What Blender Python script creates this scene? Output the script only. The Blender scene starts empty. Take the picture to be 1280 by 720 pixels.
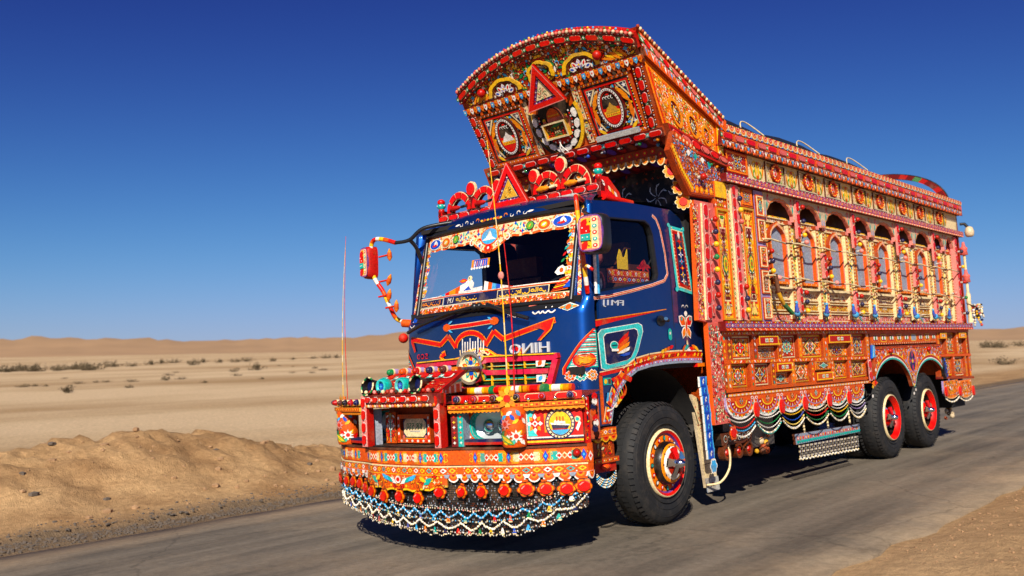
import bpy, math, random
import numpy as np
from mathutils import Vector, Matrix, noise
from mathutils.geometry import tessellate_polygon

scene = bpy.context.scene
COL = scene.collection
R = math.radians

# ------------------------------------------------------------------ camera
cam_data = bpy.data.cameras.new("camera")
cam = bpy.data.objects.new("camera", cam_data)
COL.objects.link(cam)
scene.camera = cam
CAM = Vector((5.6879, -5.3165, 1.6481))
YAW, PITCH, ROLL = 0.726, 0.0626, -0.0172
fw = Vector((-math.sin(YAW) * math.cos(PITCH), math.cos(YAW) * math.cos(PITCH), math.sin(PITCH)))
rt0 = Vector((math.cos(YAW), math.sin(YAW), 0))
up0 = rt0.cross(fw)
rt = math.cos(ROLL) * rt0 + math.sin(ROLL) * up0
up = math.cos(ROLL) * up0 - math.sin(ROLL) * rt0
cm = Matrix((rt, up, -fw)).transposed().to_4x4()
cm.translation = CAM
cam.matrix_world = cm
cam_data.sensor_width = 36
cam_data.lens = 36 * 1162.0 / 1280
cam_data.clip_start = 0.05
cam_data.clip_end = 30000
cam_data.dof.use_dof = True
cam_data.dof.focus_distance = 8.6
cam_data.dof.aperture_fstop = 1.7

# ------------------------------------------------------------------ light
SUN_DIR = Vector((0.80, -1.15, 1.00)).normalized()      # towards the sun
sun_el = math.asin(SUN_DIR.z)
sun_az = math.atan2(SUN_DIR.x, SUN_DIR.y)               # from +Y towards +X
world = bpy.data.worlds.new("World")
scene.world = world
world.use_nodes = True
wn = world.node_tree.nodes
wl = world.node_tree.links
sky = wn.new("ShaderNodeTexSky")
sky.sky_type = 'NISHITA'
sky.sun_disc = False
sky.sun_elevation = sun_el
sky.sun_rotation = sun_az
sky.altitude = 1500
sky.air_density = 1.0
sky.dust_density = 0.0
sky.ozone_density = 10.0
# the deep, polarised desert blue: one colour curve for the whole dome
sep = wn.new("ShaderNodeSeparateColor"); com = wn.new("ShaderNodeCombineColor")
wl.new(sky.outputs[0], sep.inputs[0])
for ch, (gm_, c_, m_) in enumerate(((1.9, 13.0, 0.49), (2.6, 37.0, 0.52), (1.8, 50.0, 1.30))):
    pw = wn.new("ShaderNodeMath"); pw.operation = 'POWER'; pw.inputs[1].default_value = gm_
    ad = wn.new("ShaderNodeMath"); ad.operation = 'ADD'; ad.inputs[1].default_value = c_
    dv = wn.new("ShaderNodeMath"); dv.operation = 'DIVIDE'
    ml = wn.new("ShaderNodeMath"); ml.operation = 'MULTIPLY'; ml.inputs[1].default_value = m_ / 0.132
    wl.new(sep.outputs[ch], pw.inputs[0]); wl.new(pw.outputs[0], ad.inputs[0]); wl.new(pw.outputs[0], dv.inputs[0]); wl.new(ad.outputs[0], dv.inputs[1])
    wl.new(dv.outputs[0], ml.inputs[0]); wl.new(ml.outputs[0], com.inputs[ch])
bg = wn["Background"]
bg.inputs[1].default_value = 0.10
wl.new(com.outputs[0], bg.inputs[0])
sun_data = bpy.data.lights.new("sun", 'SUN')
sun_data.energy = 5.0
sun_data.angle = R(0.5)
sun_data.color = (1.0, 0.93, 0.82)
sun = bpy.data.objects.new("sun", sun_data)
COL.objects.link(sun)
sun.rotation_euler = (-SUN_DIR).to_track_quat('-Z', 'Y').to_euler()
scene.view_settings.view_transform = 'Standard'
scene.view_settings.look = 'None'
scene.view_settings.gamma = 1
scene.view_settings.exposure = 0.40
scene.cycles.max_bounces = 8
scene.cycles.transparent_max_bounces = 12

# ------------------------------------------------------------------ colours
def lin(h):
    h = h.lstrip('#')
    o = []
    for i in (0, 2, 4):
        s = int(h[i:i + 2], 16) / 255
        o.append(s / 12.92 if s <= 0.04045 else ((s + 0.055) / 1.055) ** 2.4)
    return (o[0], o[1], o[2], 1.0)
PAL = {k: lin(v) for k, v in dict(
    RED='d81410', RED2='b3160f', ORG='dd5412', ORG2='ee7a22', YEL='f3bd38', YEL2='f7d772', CRM='ead2a0', WHT='efe8dc',
    NAVY='141a45', BLU='1f4fb8', SKY='49a9dc', TEAL='1fa79a', GRN='1b7d43', GRN2='5aa23a', PNK='e48a80', PNK2='d9685e', MAR='6b100d',
    BLK='120d0b', PUR='6a3d86', LIL='a58fbe', BRN='5a2a16', GLD='cf9a34', SIL='b9b6ac', GRY='8d97a6', TIL='3fc1bd', BEI='cdb896',
    DOR='cf5216', RST='a03a16', AMB='f08a1a', MAG='d8344e').items()}

# ------------------------------------------------------------------ materials
def mat_new(name):
    m = bpy.data.materials.new(name)
    m.use_nodes = True
    return m, m.node_tree.nodes, m.node_tree.links, m.node_tree.nodes["Principled BSDF"]

def paint_material(name, rough=0.38, metal=0.0, bump=0.15, dirt=0.35, coat=0.0, scale=60):
    """enamel paint: the colour of each painted shape comes from the face attribute Col, with grime and wear on top"""
    m, n, l, p = mat_new(name)
    a = n.new("ShaderNodeAttribute"); a.attribute_name = "Col"
    tc = n.new("ShaderNodeTexCoord")
    n1 = n.new("ShaderNodeTexNoise"); n1.inputs["Scale"].default_value = 7; n1.inputs["Detail"].default_value = 6
    n2 = n.new("ShaderNodeTexNoise"); n2.inputs["Scale"].default_value = scale; n2.inputs["Detail"].default_value = 3
    l.new(tc.outputs["Object"], n1.inputs["Vector"]); l.new(tc.outputs["Object"], n2.inputs["Vector"])
    r = n.new("ShaderNodeMapRange"); r.inputs[1].default_value = 0.5; r.inputs[2].default_value = 0.75
    r.inputs[3].default_value = 0; r.inputs[4].default_value = dirt
    l.new(n1.outputs[0], r.inputs[0])
    mx = n.new("ShaderNodeMix"); mx.data_type = 'RGBA'
    mx.inputs["B"].default_value = (0.24, 0.15, 0.085, 1)
    l.new(r.outputs[0], mx.inputs["Factor"]); l.new(a.outputs["Color"], mx.inputs["A"])
    hv = n.new("ShaderNodeHueSaturation"); hv.inputs["Saturation"].default_value = 1.04
    r2 = n.new("ShaderNodeMapRange"); r2.inputs[1].default_value = 0.25; r2.inputs[2].default_value = 0.75
    r2.inputs[3].default_value = 0.62; r2.inputs[4].default_value = 1.3
    l.new(n2.outputs[0], r2.inputs[0]); l.new(r2.outputs[0], hv.inputs["Value"])
    l.new(mx.outputs["Result"], hv.inputs["Color"]); l.new(hv.outputs[0], p.inputs["Base Color"])
    r3 = n.new("ShaderNodeMapRange"); r3.inputs[3].default_value = rough - 0.1; r3.inputs[4].default_value = rough + 0.25
    l.new(n1.outputs[0], r3.inputs[0]); l.new(r3.outputs[0], p.inputs["Roughness"])
    p.inputs["Metallic"].default_value = metal
    p.inputs["Coat Weight"].default_value = coat
    p.inputs["Specular IOR Level"].default_value = 0.32
    b = n.new("ShaderNodeBump"); b.inputs["Strength"].default_value = bump; b.inputs["Distance"].default_value = 0.01
    l.new(n2.outputs[0], b.inputs["Height"]); l.new(b.outputs[0], p.inputs["Normal"])
    return m

def plain(name, col, rough=0.5, metal=0.0, bump=0.0, scale=40, var=0.25, coat=0.0, col2=None):
    m, n, l, p = mat_new(name)
    tc = n.new("ShaderNodeTexCoord")
    n1 = n.new("ShaderNodeTexNoise"); n1.inputs["Scale"].default_value = scale; n1.inputs["Detail"].default_value = 5
    l.new(tc.outputs["Object"], n1.inputs["Vector"])
    mx = n.new("ShaderNodeMix"); mx.data_type = 'RGBA'
    c = col[:3]
    mx.inputs["A"].default_value = (*[x * (1 - var) for x in c], 1); mx.inputs["B"].default_value = (*(col2 or [min(1, x * (1 + var)) for x in c]), 1)
    if col2: n1.inputs["Roughness"].default_value = .75
    if col2:
        r = n.new("ShaderNodeMapRange"); r.inputs[1].default_value = .48; r.inputs[2].default_value = .85; l.new(n1.outputs[0], r.inputs[0]); l.new(r.outputs[0], mx.inputs["Factor"])
    else: l.new(n1.outputs[0], mx.inputs["Factor"])
    l.new(mx.outputs["Result"], p.inputs["Base Color"])
    p.inputs["Roughness"].default_value = rough; p.inputs["Metallic"].default_value = metal
    p.inputs["Coat Weight"].default_value = coat; p.inputs["Coat Roughness"].default_value = 0.06
    if bump:
        b = n.new("ShaderNodeBump"); b.inputs["Strength"].default_value = bump; b.inputs["Distance"].default_value = 0.01
        l.new(n1.outputs[0], b.inputs["Height"]); l.new(b.outputs[0], p.inputs["Normal"])
    return m

M_PAINT = paint_material("painted_ornament", rough=0.5, dirt=0.5)
M_TAPE = paint_material("reflector_tape", rough=0.3, dirt=0.25, coat=0.08, bump=0.08)
M_BLUE = plain("blue_cab_paint", (0.006, 0.085, 0.40), 0.46, 0.92, 0.0, 2.5, 0.25, 1.0, (0.03, 0.085, 0.30))
M_RUB = plain("tyre_rubber", (0.013, 0.013, 0.014), 0.75, 0, 0.3, 9, 0.4, 0, (0.048, 0.038, 0.029))
M_BLK = plain("black_plastic", (0.012, 0.012, 0.013), 0.35, 0, 0.05, 50, 0.3)
M_DARK = plain("dark_underside", (0.012, 0.010, 0.009), 0.8, 0, 0.2, 20, 0.5)
M_CHR = plain("chrome", (0.75, 0.76, 0.78), 0.14, 1.0, 0.0, 20, 0.1)
M_STEEL = plain("dusty_steel", (0.16, 0.14, 0.12), 0.5, 0.7, 0.1, 30, 0.4)
M_TARP = plain("black_tarpaulin", (0.010, 0.010, 0.011), 0.5, 0, 0.5, 9, 0.4)
M_SILVER = plain("silver_lettering", (0.62, 0.62, 0.62), 0.35, 0.2, 0, 20, 0.1)
M_MIRROR = plain("mirror_silver", (0.85, 0.85, 0.87), 0.03, 1.0, 0, 5, 0.02)

def glass_material(name, tint, mirror=0.9):
    m, n, l, p = mat_new(name)
    n.remove(p)
    tr = n.new("ShaderNodeBsdfTransparent"); tr.inputs[0].default_value = (*tint, 1)
    gl = n.new("ShaderNodeBsdfGlossy"); gl.inputs["Roughness"].default_value = 0.02
    gl.inputs[0].default_value = (mirror, mirror, mirror, 1)
    lw = n.new("ShaderNodeLayerWeight"); lw.inputs[0].default_value = .5
    pw = n.new("ShaderNodeMath"); pw.operation = 'POWER'; pw.inputs[1].default_value = 4.0; l.new(lw.outputs["Facing"], pw.inputs[0])
    fr = n.new("ShaderNodeMath"); fr.operation = 'MULTIPLY_ADD'; fr.inputs[1].default_value = .9; fr.inputs[2].default_value = .03; l.new(pw.outputs[0], fr.inputs[0])
    mx = n.new("ShaderNodeMixShader")
    l.new(fr.outputs[0], mx.inputs[0]); l.new(tr.outputs[0], mx.inputs[1]); l.new(gl.outputs[0], mx.inputs[2])
    l.new(mx.outputs[0], n["Material Output"].inputs[0])
    return m
M_GLASS = glass_material("window_glass", (0.78, 0.84, 0.88))
M_LENS = glass_material("lamp_lens", (0.9, 0.92, 0.93))

# ------------------------------------------------------------------ geometry builder
class G:
    """collects faces with a colour each and links them as ONE mesh object"""
    def __init__(self): self.v = []; self.f = []; self.c = []; self.m = []; self.s = []
    def face(self, pts, col, mat=0, smooth=False):
        b = len(self.v); self.v.extend(pts); self.f.append(tuple(range(b, b + len(pts))))
        self.c.append(col); self.m.append(mat); self.s.append(smooth)
    def grid(self, rows, col, mat=0, smooth=True, close=False, skip=None):
        b = len(self.v); nr = len(rows); nc = len(rows[0])
        for r in rows: self.v.extend(r)
        for i in range(nr - 1):
            for j in range(nc if close else nc - 1):
                if skip and skip(i, j): continue
                k = (j + 1) % nc
                self.f.append((b + i * nc + j, b + i * nc + k, b + (i + 1) * nc + k, b + (i + 1) * nc + j))
                self.c.append(col(i, j) if callable(col) else col); self.m.append(mat); self.s.append(smooth)
    # ---- shapes on a surface S(u, v, h)
    def poly(self, S, pts, h, col, mat=0): self.face([S(u, v, h) for u, v in pts], col, mat)
    def prism(self, S, pts, h0, h1, col, side=None, mat=0):
        self.face([S(u, v, h1) for u, v in pts], col, mat)
        n = len(pts)
        for i in range(n):
            a, b = pts[i], pts[(i + 1) % n]
            self.face([S(*a, h0), S(*b, h0), S(*b, h1), S(*a, h1)], side or col, mat)
    def quad(self, S, u0, v0, u1, v1, h, col, mat=0): self.poly(S, ((u0, v0), (u1, v0), (u1, v1), (u0, v1)), h, col, mat)
    def box(self, S, u0, v0, u1, v1, h0, h1, col, side=None, mat=0, nu=1):
        for i in range(nu):
            a = u0 + (u1 - u0) * i / nu; b = u0 + (u1 - u0) * (i + 1) / nu
            self.face([S(a, v0, h1), S(b, v0, h1), S(b, v1, h1), S(a, v1, h1)], col, mat)
            s = side or col
            self.face([S(a, v0, h0), S(b, v0, h0), S(b, v0, h1), S(a, v0, h1)], s, mat)
            self.face([S(b, v1, h0), S(a, v1, h0), S(a, v1, h1), S(b, v1, h1)], s, mat)
            if i == 0: self.face([S(a, v1, h0), S(a, v0, h0), S(a, v0, h1), S(a, v1, h1)], s, mat)
            if i == nu - 1: self.face([S(b, v0, h0), S(b, v1, h0), S(b, v1, h1), S(b, v0, h1)], s, mat)
    def frame(self, S, u0, v0, u1, v1, t, h0, h1, col, side=None, mat=0, nu=1):
        self.box(S, u0, v0, u1, v0 + t, h0, h1, col, side, mat, nu); self.box(S, u0, v1 - t, u1, v1, h0, h1, col, side, mat, nu)
        self.box(S, u0, v0 + t, u0 + t, v1 - t, h0, h1, col, side, mat); self.box(S, u1 - t, v0 + t, u1, v1 - t, h0, h1, col, side, mat)
    def ell(self, S, cu, cv, ru, rv, h, col, n=10, mat=0, rot=0.0, h0=None):
        pts = [(cu + ru * math.cos(rot + 2 * math.pi * i / n), cv + rv * math.sin(rot + 2 * math.pi * i / n)) for i in range(n)]
        if h0 is None: self.poly(S, pts, h, col, mat)
        else: self.prism(S, pts, h0, h, col, None, mat)
    def ring(self, S, cu, cv, ru, rv, t, h0, h1, col, n=24, mat=0, side=None):
        for i in range(n):
            a, b = 2 * math.pi * i / n, 2 * math.pi * (i + 1) / n
            def P(q, k, h): return S(cu + (ru - k) * math.cos(q), cv + (rv - k) * math.sin(q), h)
            self.face([P(a, t, h1), P(a, 0, h1), P(b, 0, h1), P(b, t, h1)], col, mat)
            self.face([P(a, 0, h0), P(b, 0, h0), P(b, 0, h1), P(a, 0, h1)], side or col, mat)
            self.face([P(b, t, h0), P(a, t, h0), P(a, t, h1), P(b, t, h1)], side or col, mat)
    def lobed(self, S, cu, cv, ru, rv, lobes, amp, h, col, n=3, mat=0, rot=0.0):
        k = lobes * n * 2
        pts = []
        for i in range(k):
            a = 2 * math.pi * i / k + rot
            r = 1 - amp + amp * abs(math.cos(lobes * (a - rot) / 2))
            pts.append((cu + ru * r * math.cos(a), cv + rv * r * math.sin(a)))
        self.poly(S, pts, h, col, mat)
    def star(self, S, cu, cv, ru, rv, n, inner, h, col, mat=0, rot=math.pi / 2):
        pts = []
        for i in range(2 * n):
            k = 1 if i % 2 == 0 else inner
            a = rot + math.pi * i / n
            pts.append((cu + ru * k * math.cos(a), cv + rv * k * math.sin(a)))
        self.poly(S, pts, h, col, mat)
    def leaf(self, S, cu, cv, ln, w, ang, h, col, mat=0):
        c, s = math.cos(ang), math.sin(ang)
        pts = [(cu + x * ln * c - y * w * s, cv + x * ln * s + y * w * c) for x, y in ((-.5, 0), (-.1, -.5), (.25, -.38), (.5, 0), (.25, .38), (-.1, .5))]
        self.poly(S, pts, h, col, mat)
    def curl(self, S, cu, cv, r, a0, a1, t, h, col, n=7, k=0.45, sx=1):
        """a comma-shaped scroll, thick at the start and thin at the end"""
        L = []; Rr = []
        for i in range(n + 1):
            q = i / n; a = a0 + (a1 - a0) * q; rr = r * (1 - k * q); tt = t * (1 - q * 0.85) * min(1, 0.4 + 3 * q)
            L.append((cu + sx * (rr + tt / 2) * math.cos(a), cv + (rr + tt / 2) * math.sin(a)))
            Rr.append((cu + sx * (rr - tt / 2) * math.cos(a), cv + (rr - tt / 2) * math.sin(a)))
        for i in range(n):
            q = [L[i], L[i + 1], Rr[i + 1], Rr[i]]
            self.poly(S, q if (a1 > a0) != (sx > 0) else q[::-1], h, col)
    def dome(self, S, cu, cv, r, h, hh, col, n=6, rv=None, mat=0):
        rv = rv or r
        base = [(cu + r * math.cos(2 * math.pi * i / n), cv + rv * math.sin(2 * math.pi * i / n)) for i in range(n)]
        mid = [(cu + .7 * r * math.cos(2 * math.pi * i / n), cv + .7 * rv * math.sin(2 * math.pi * i / n)) for i in range(n)]
        for i in range(n):
            j = (i + 1) % n
            self.face([S(*base[i], h), S(*base[j], h), S(*mid[j], h + hh * .7), S(*mid[i], h + hh * .7)], col, mat, True)
        self.face([S(u, v, h + hh) for u, v in [(cu + .35 * (a - cu), cv + .35 * (b - cv)) for a, b in base]], col, mat, True)
        for i in range(n):
            j = (i + 1) % n
            a, b = mid[i], mid[j]
            q = [(cu + .35 * (p[0] - cu), cv + .35 * (p[1] - cv)) for p in (base[i], base[j])]
            self.face([S(*a, h + hh * .7), S(*b, h + hh * .7), S(*q[1], h + hh), S(*q[0], h + hh)], col, mat, True)
    def ball(self, c, r, col, n=8, m=5, mat=0, sc=(1, 1, 1)):
        rows = []
        for i in range(m + 1):
            t = math.pi * i / m
            rows.append([(c[0] + sc[0] * r * max(.02, math.sin(t)) * math.cos(2 * math.pi * j / n), c[1] + sc[1] * r * max(.02, math.sin(t)) * math.sin(2 * math.pi * j / n), c[2] - sc[2] * r * math.cos(t)) for j in range(n)])
        self.grid(rows, col, mat, True, True)
    def ribbon(self, S, pts, w, h, col, mat=0):
        """flat painted line of width w through pts (u, v)"""
        for i in range(len(pts) - 1):
            (a, b), (c, d) = pts[i], pts[i + 1]
            L = math.hypot(c - a, d - b) or 1e-6
            nx, ny = -(d - b) / L * w / 2, (c - a) / L * w / 2
            self.poly(S, ((a - nx, b - ny), (c - nx, d - ny), (c + nx, d + ny), (a + nx, b + ny)), h, col, mat)
    def tube(self, pts, r, col, n=8, mat=0, cap=True, smooth=True):
        pts = [Vector(p) for p in pts]; rows = []
        rad = r if isinstance(r, (list, tuple)) else [r] * len(pts)
        prev = None
        for i, p in enumerate(pts):
            d = (pts[min(i + 1, len(pts) - 1)] - pts[max(i - 1, 0)]).normalized()
            if prev is None:
                a = d.cross(Vector((0, 0, 1)))
                if a.length < .1: a = d.cross(Vector((1, 0, 0)))
            else: a = prev - d * prev.dot(d)
            a.normalize(); prev = a; b = d.cross(a)
            rows.append([tuple(p + rad[i] * (math.cos(2 * math.pi * j / n) * a + math.sin(2 * math.pi * j / n) * b)) for j in range(n)])
        self.grid(rows, (lambda i, j: col[i % len(col)]) if isinstance(col, list) else col, mat, smooth, True)
        if cap:
            cc = col if not isinstance(col, list) else col[0]
            self.face(rows[0][::-1], cc, mat); self.face(rows[-1], cc, mat)
    def lathe(self, c, prof, n, col, mat=0, axis='x', smooth=True, phase=0.0):
        """prof = (offset along axis, radius) pairs"""
        rows = []
        for o, r in prof:
            row = []
            for j in range(n):
                a = 2 * math.pi * j / n + phase
                x, y = r * math.cos(a), r * math.sin(a)
                row.append((c[0] + o, c[1] + x, c[2] + y) if axis == 'x' else (c[0] + x, c[1] + y, c[2] + o) if axis == 'z' else (c[0] + x, c[1] + o, c[2] + y))
            rows.append(row)
        if axis == 'y': rows = [q[::-1] for q in rows]
        self.grid(rows, col, mat, smooth, True)
    def build(self, name, parent=None, mats=None, label=None, kind=None):
        me = bpy.data.meshes.new(name)
        me.from_pydata(self.v, [], self.f)
        mats = mats or [M_PAINT]
        for m in (mats if isinstance(mats, (list, tuple)) else [mats]): me.materials.append(m)
        nf = len(self.f)
        at = me.attributes.new("Col", 'FLOAT_COLOR', 'FACE')
        at.data.foreach_set("color", np.array(self.c, dtype=np.float32).ravel())
        me.polygons.foreach_set("material_index", np.array(self.m, dtype=np.int32))
        me.polygons.foreach_set("use_smooth", np.array(self.s, dtype=bool))
        me.update()
        o = bpy.data.objects.new(name, me)
        COL.objects.link(o)
        if parent is not None: o.parent = parent
        if label: o["label"] = label
        if kind: o["kind"] = kind
        return o

def copy_part(o, parent, loc=None):
    c = o.copy(); COL.objects.link(c); c.parent = parent
    if loc is not None: c.location = loc
    return c

def empty(name, loc=(0, 0, 0), parent=None):
    o = bpy.data.objects.new(name, None); COL.objects.link(o); o.location = loc
    o.empty_display_size = 0.2
    if parent is not None: o.parent = parent
    return o

def tag(o, label, cat, group=None):
    o["label"] = label; o["category"] = cat
    if group: o["group"] = group
    return o

def flat(o, eu, ev):
    o, eu, ev = Vector(o), Vector(eu), Vector(ev)
    en = eu.cross(ev).normalized()
    return lambda u, v, h: tuple(o + u * eu + v * ev + h * en)

def quadmap(p00, p10, p11, p01):
    """bilinear patch, h along the patch's mean normal"""
    p00, p10, p11, p01 = map(Vector, (p00, p10, p11, p01))
    en = ((p10 - p00) + (p11 - p01)).cross((p01 - p00) + (p11 - p10)).normalized()
    return lambda u, v, h: tuple(p00 * (1 - u) * (1 - v) + p10 * u * (1 - v) + p11 * u * v + p01 * (1 - u) * v + en * h)

def sub(S, cu, cv, ang=0.0, k=1.0):
    """a rotated local frame on a surface"""
    c, s = math.cos(ang) * k, math.sin(ang) * k
    return lambda u, v, h: S(cu + u * c - v * s, cv + u * s + v * c, h)

def oct_pts(u0, v0, u1, v1, k=.32):
    c = k * min(u1 - u0, v1 - v0)
    return [(u0 + c, v0), (u1 - c, v0), (u1, v0 + c), (u1, v1 - c), (u1 - c, v1), (u0 + c, v1), (u0, v1 - c), (u0, v0 + c)]

# ------------------------------------------------------------------ painted patterns
def motif(g, S, cu, cv, w, h, rng, h0=0.002, scheme=None, dense=True):
    """a symmetric folk-art medallion filling w x h"""
    P = PAL
    sch = scheme or rng.choice([
        ('YEL', 'RED', 'WHT', 'TEAL', 'NAVY'), ('CRM', 'ORG', 'GRN', 'WHT', 'RED'), ('YEL2', 'RED2', 'TEAL', 'WHT', 'BLK'),
        ('WHT', 'TEAL', 'RED', 'YEL', 'NAVY'), ('CRM', 'MAR', 'YEL', 'SKY', 'RED')])
    a, b, c, d, e = [P[k] for k in sch]
    ru, rv = w / 2, h / 2
    k = rng.choice((4, 6, 8))
    st = rng.random()
    g.star(S, cu, cv, ru * .9, rv * .94, 8, .72, h0 - .0006, P['BRN'])
    if st < .35: g.lobed(S, cu, cv, ru * .78, rv * .78, k, .3, h0, a); g.lobed(S, cu, cv, ru * .68, rv * .68, k, .3, h0 + .001, b)
    elif st < .7:
        g.poly(S, [(cu, cv - rv * .85), (cu + ru * .75, cv), (cu, cv + rv * .85), (cu - ru * .75, cv)], h0, a)
        g.poly(S, [(cu, cv - rv * .7), (cu + ru * .6, cv), (cu, cv + rv * .7), (cu - ru * .6, cv)], h0 + .001, b)
    else: g.star(S, cu, cv, ru * .8, rv * .85, 4, .55, h0, a); g.star(S, cu, cv, ru * .66, rv * .7, 4, .55, h0 + .001, b)
    n = rng.choice((4, 6, 8))
    for i in range(n):
        q = 2 * math.pi * i / n + math.pi / 2
        g.leaf(S, cu + ru * .34 * math.cos(q), cv + rv * .34 * math.sin(q), min(ru, rv) * .42, min(ru, rv) * .24, q, h0 + .002, d if i % 2 else c)
    g.ell(S, cu, cv, min(ru, rv) * .16, min(ru, rv) * .16, h0 + .003, e, 6)
    g.ell(S, cu, cv, min(ru, rv) * .09, min(ru, rv) * .09, h0 + .004, a, 5)
    if dense:
        for su in (-1, 1):
            for sv in (-1, 1):
                g.curl(S, cu + su * ru * .74, cv + sv * rv * .74, min(ru, rv) * .2, 0, 4.6 * sv, min(ru, rv) * .12, h0 + .0015, a, 5, .5, su)
                g.leaf(S, cu + su * ru * .5, cv + sv * rv * .8, min(ru, rv) * .3, min(ru, rv) * .14, math.atan2(sv, su), h0 + .0012, c)
                g.leaf(S, cu + su * ru * .84, cv + sv * rv * .4, min(ru, rv) * .28, min(ru, rv) * .13, math.atan2(sv, su) + .6, h0 + .0014, d)

def filigree(g, S, u0, v0, u1, v1, rng, cols, step=0.035, h0=0.002, size=1.0, sym=True, inside=None, outline='BLK'):
    """dense painted scrollwork, mirrored about the middle"""
    W, H = u1 - u0, v1 - v0
    nu, nv = max(1, int(W / step)), max(1, int(H / step))
    half = (nu + 1) // 2 if sym else nu
    for i in range(half):
        for j in range(nv):
            du = (i + .5 + rng.uniform(-.3, .3)) / nu * W; dv = (j + .5 + rng.uniform(-.3, .3)) / nv * H
            ang = rng.uniform(0, math.pi); t = rng.random(); col = PAL[rng.choice(cols)]
            ln = step * rng.uniform(.8, 1.4) * size; hh = h0 + rng.uniform(0, .0015)
            for s in ((1, -1) if sym else (1,)):
                u = u0 + du if s == 1 else u1 - du; v = v0 + dv
                if inside and not inside(u, v): continue
                an = ang if s == 1 else math.pi - ang
                if t < .45:
                    if outline: g.leaf(S, u, v, ln * 1.35, ln * .72, an, h0 - .0008, PAL[outline])
                    g.leaf(S, u, v, ln, ln * .42, an, hh, col)
                elif t < .75: g.curl(S, u, v, ln * .45, ang * 2, ang * 2 + 4.2, ln * .28, hh, col, 5, .5, s)
                elif t < .9: g.ell(S, u, v, ln * .27, ln * .27, hh, col, 6)
                else: g.star(S, u, v, ln * .5, ln * .5, 4, .4, hh, col)

def tape(g, S, u0, u1, v0, v1, h, n, cap_h=0.012, base='CRM', edge='MAR', col='RED', mark='GRN', parent=None, gap=.16, objs=True, every=2, vertical=False):
    """a strip with rounded red reflectors and small painted squares between; the reflectors are separate objects"""
    T = (lambda u, v, hh: S(v, u, hh)) if vertical else S
    def pts(q): return q[::-1] if vertical else q
    g.face([T(a, b, h) for a, b in pts([(u0, v0), (u1, v0), (u1, v1), (u0, v1)])], PAL[edge]) if not n else None
    P = (u1 - u0) / n
    for i in range(n):
        a = u0 + i * P; b = a + P
        g.face([T(x, y, h) for x, y in pts([(a, v0), (b, v0), (b, v1), (a, v1)])], PAL[edge])
        gp = P * gap
        q0 = pts(oct_pts(a + gp * .55, v0 + (v1 - v0) * .10, b - gp * .55, v1 - (v1 - v0) * .10))
        g.face([T(x, y, h + .0015) for x, y in q0], PAL[base])
        e = (v1 - v0) * .07
        q = pts(oct_pts(a + gp * .55 + e, v0 + (v1 - v0) * .10 + e, b - gp * .55 - e, v1 - (v1 - v0) * .10 - e))
        t = G() if objs and parent is not None else g
        t.prism(T, q, h + .0015, h + cap_h, PAL[col if not isinstance(col, (list, tuple)) else col[i % len(col)]], PAL['RED2'])
        if t is not g: t.build("reflector", parent, [M_TAPE])
        if mark and i % every == 0:
            m = (v1 - v0) * .28
            x, y = a, (v0 + v1) / 2
            g.face([T(p, r, h + .003) for p, r in pts([(x - m, y - m), (x + m, y - m), (x + m, y + m), (x - m, y + m)])], PAL[mark])
            g.star(T, x, y, m * .8, m * .8, 4, .4, h + .0042, PAL['WHT'])

def lozenges(g, S, u0, u1, v0, v1, h, n, bg='ORG', cols=('WHT', 'YEL', 'TEAL'), line='MAR'):
    P = (u1 - u0) / n; vm = (v0 + v1) / 2; H = v1 - v0
    for i in range(n):
        a = u0 + i * P
        g.quad(S, a, v0, a + P, v1, h, PAL[bg])
        m = a + P / 2
        g.poly(S, [(m, v0 + H * .12), (m + P * .4, vm), (m, v1 - H * .12), (m - P * .4, vm)], h + .0012, PAL[cols[i % len(cols)]])
        g.poly(S, [(m, v0 + H * .32), (m + P * .2, vm), (m, v1 - H * .32), (m - P * .2, vm)], h + .0024, PAL[bg if i % 2 else line])
        for vv in (v0 + H * .14, v1 - H * .14): g.ell(S, a, vv, min(P, H) * .1, min(P, H) * .1, h + .0016, PAL[cols[(i + 1) % len(cols)]], 5)

def scallops(g, S, u0, u1, v_top, depth, h, n, cols=('ORG', 'ORG2'), rim='WHT', dot='YEL', k=8, h0=None, drop=None):
    """a hanging row of half rounds"""
    P = (u1 - u0) / n
    for i in range(n):
        a = u0 + i * P; m = a + P / 2; vt = v_top(m) if callable(v_top) else v_top
        def arc(s, lift=0.0): return [(m + s * P / 2 * math.cos(q), vt + lift - s * depth * math.sin(q)) for q in [math.pi + math.pi * j / k for j in range(k + 1)]]
        def arc2(s): return [(m + s * P / 2 * math.cos(math.pi + math.pi * j / k), vt + s * depth * math.sin(math.pi + math.pi * j / k)) for j in range(k + 1)]
        g.prism(S, arc2(1.0), h - .012 if h0 is None else h0, h, PAL[rim])
        g.poly(S, arc2(.82), h + .0012, PAL[cols[i % len(cols)]])
        g.poly(S, arc2(.5), h + .0024, PAL[dot])
        g.poly(S, arc2(.28), h + .0034, PAL['RED2'])

def beads(g, S, u0, u1, v, r, h, n, cols, hh=None):
    for i in range(n): g.dome(S, u0 + (u1 - u0) * (i + .5) / n, v(u0 + (u1 - u0) * (i + .5) / n) if callable(v) else v, r, h, hh or r, PAL[cols[i % len(cols)]], 6)

def dashes(g, S, u0, u1, v, t, h, n, cols, fill=.62):
    P = (u1 - u0) / n
    for i in range(n): g.quad(S, u0 + i * P, v - t / 2, u0 + (i + fill) * P, v + t / 2, h, PAL[cols[i % len(cols)]])

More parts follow.
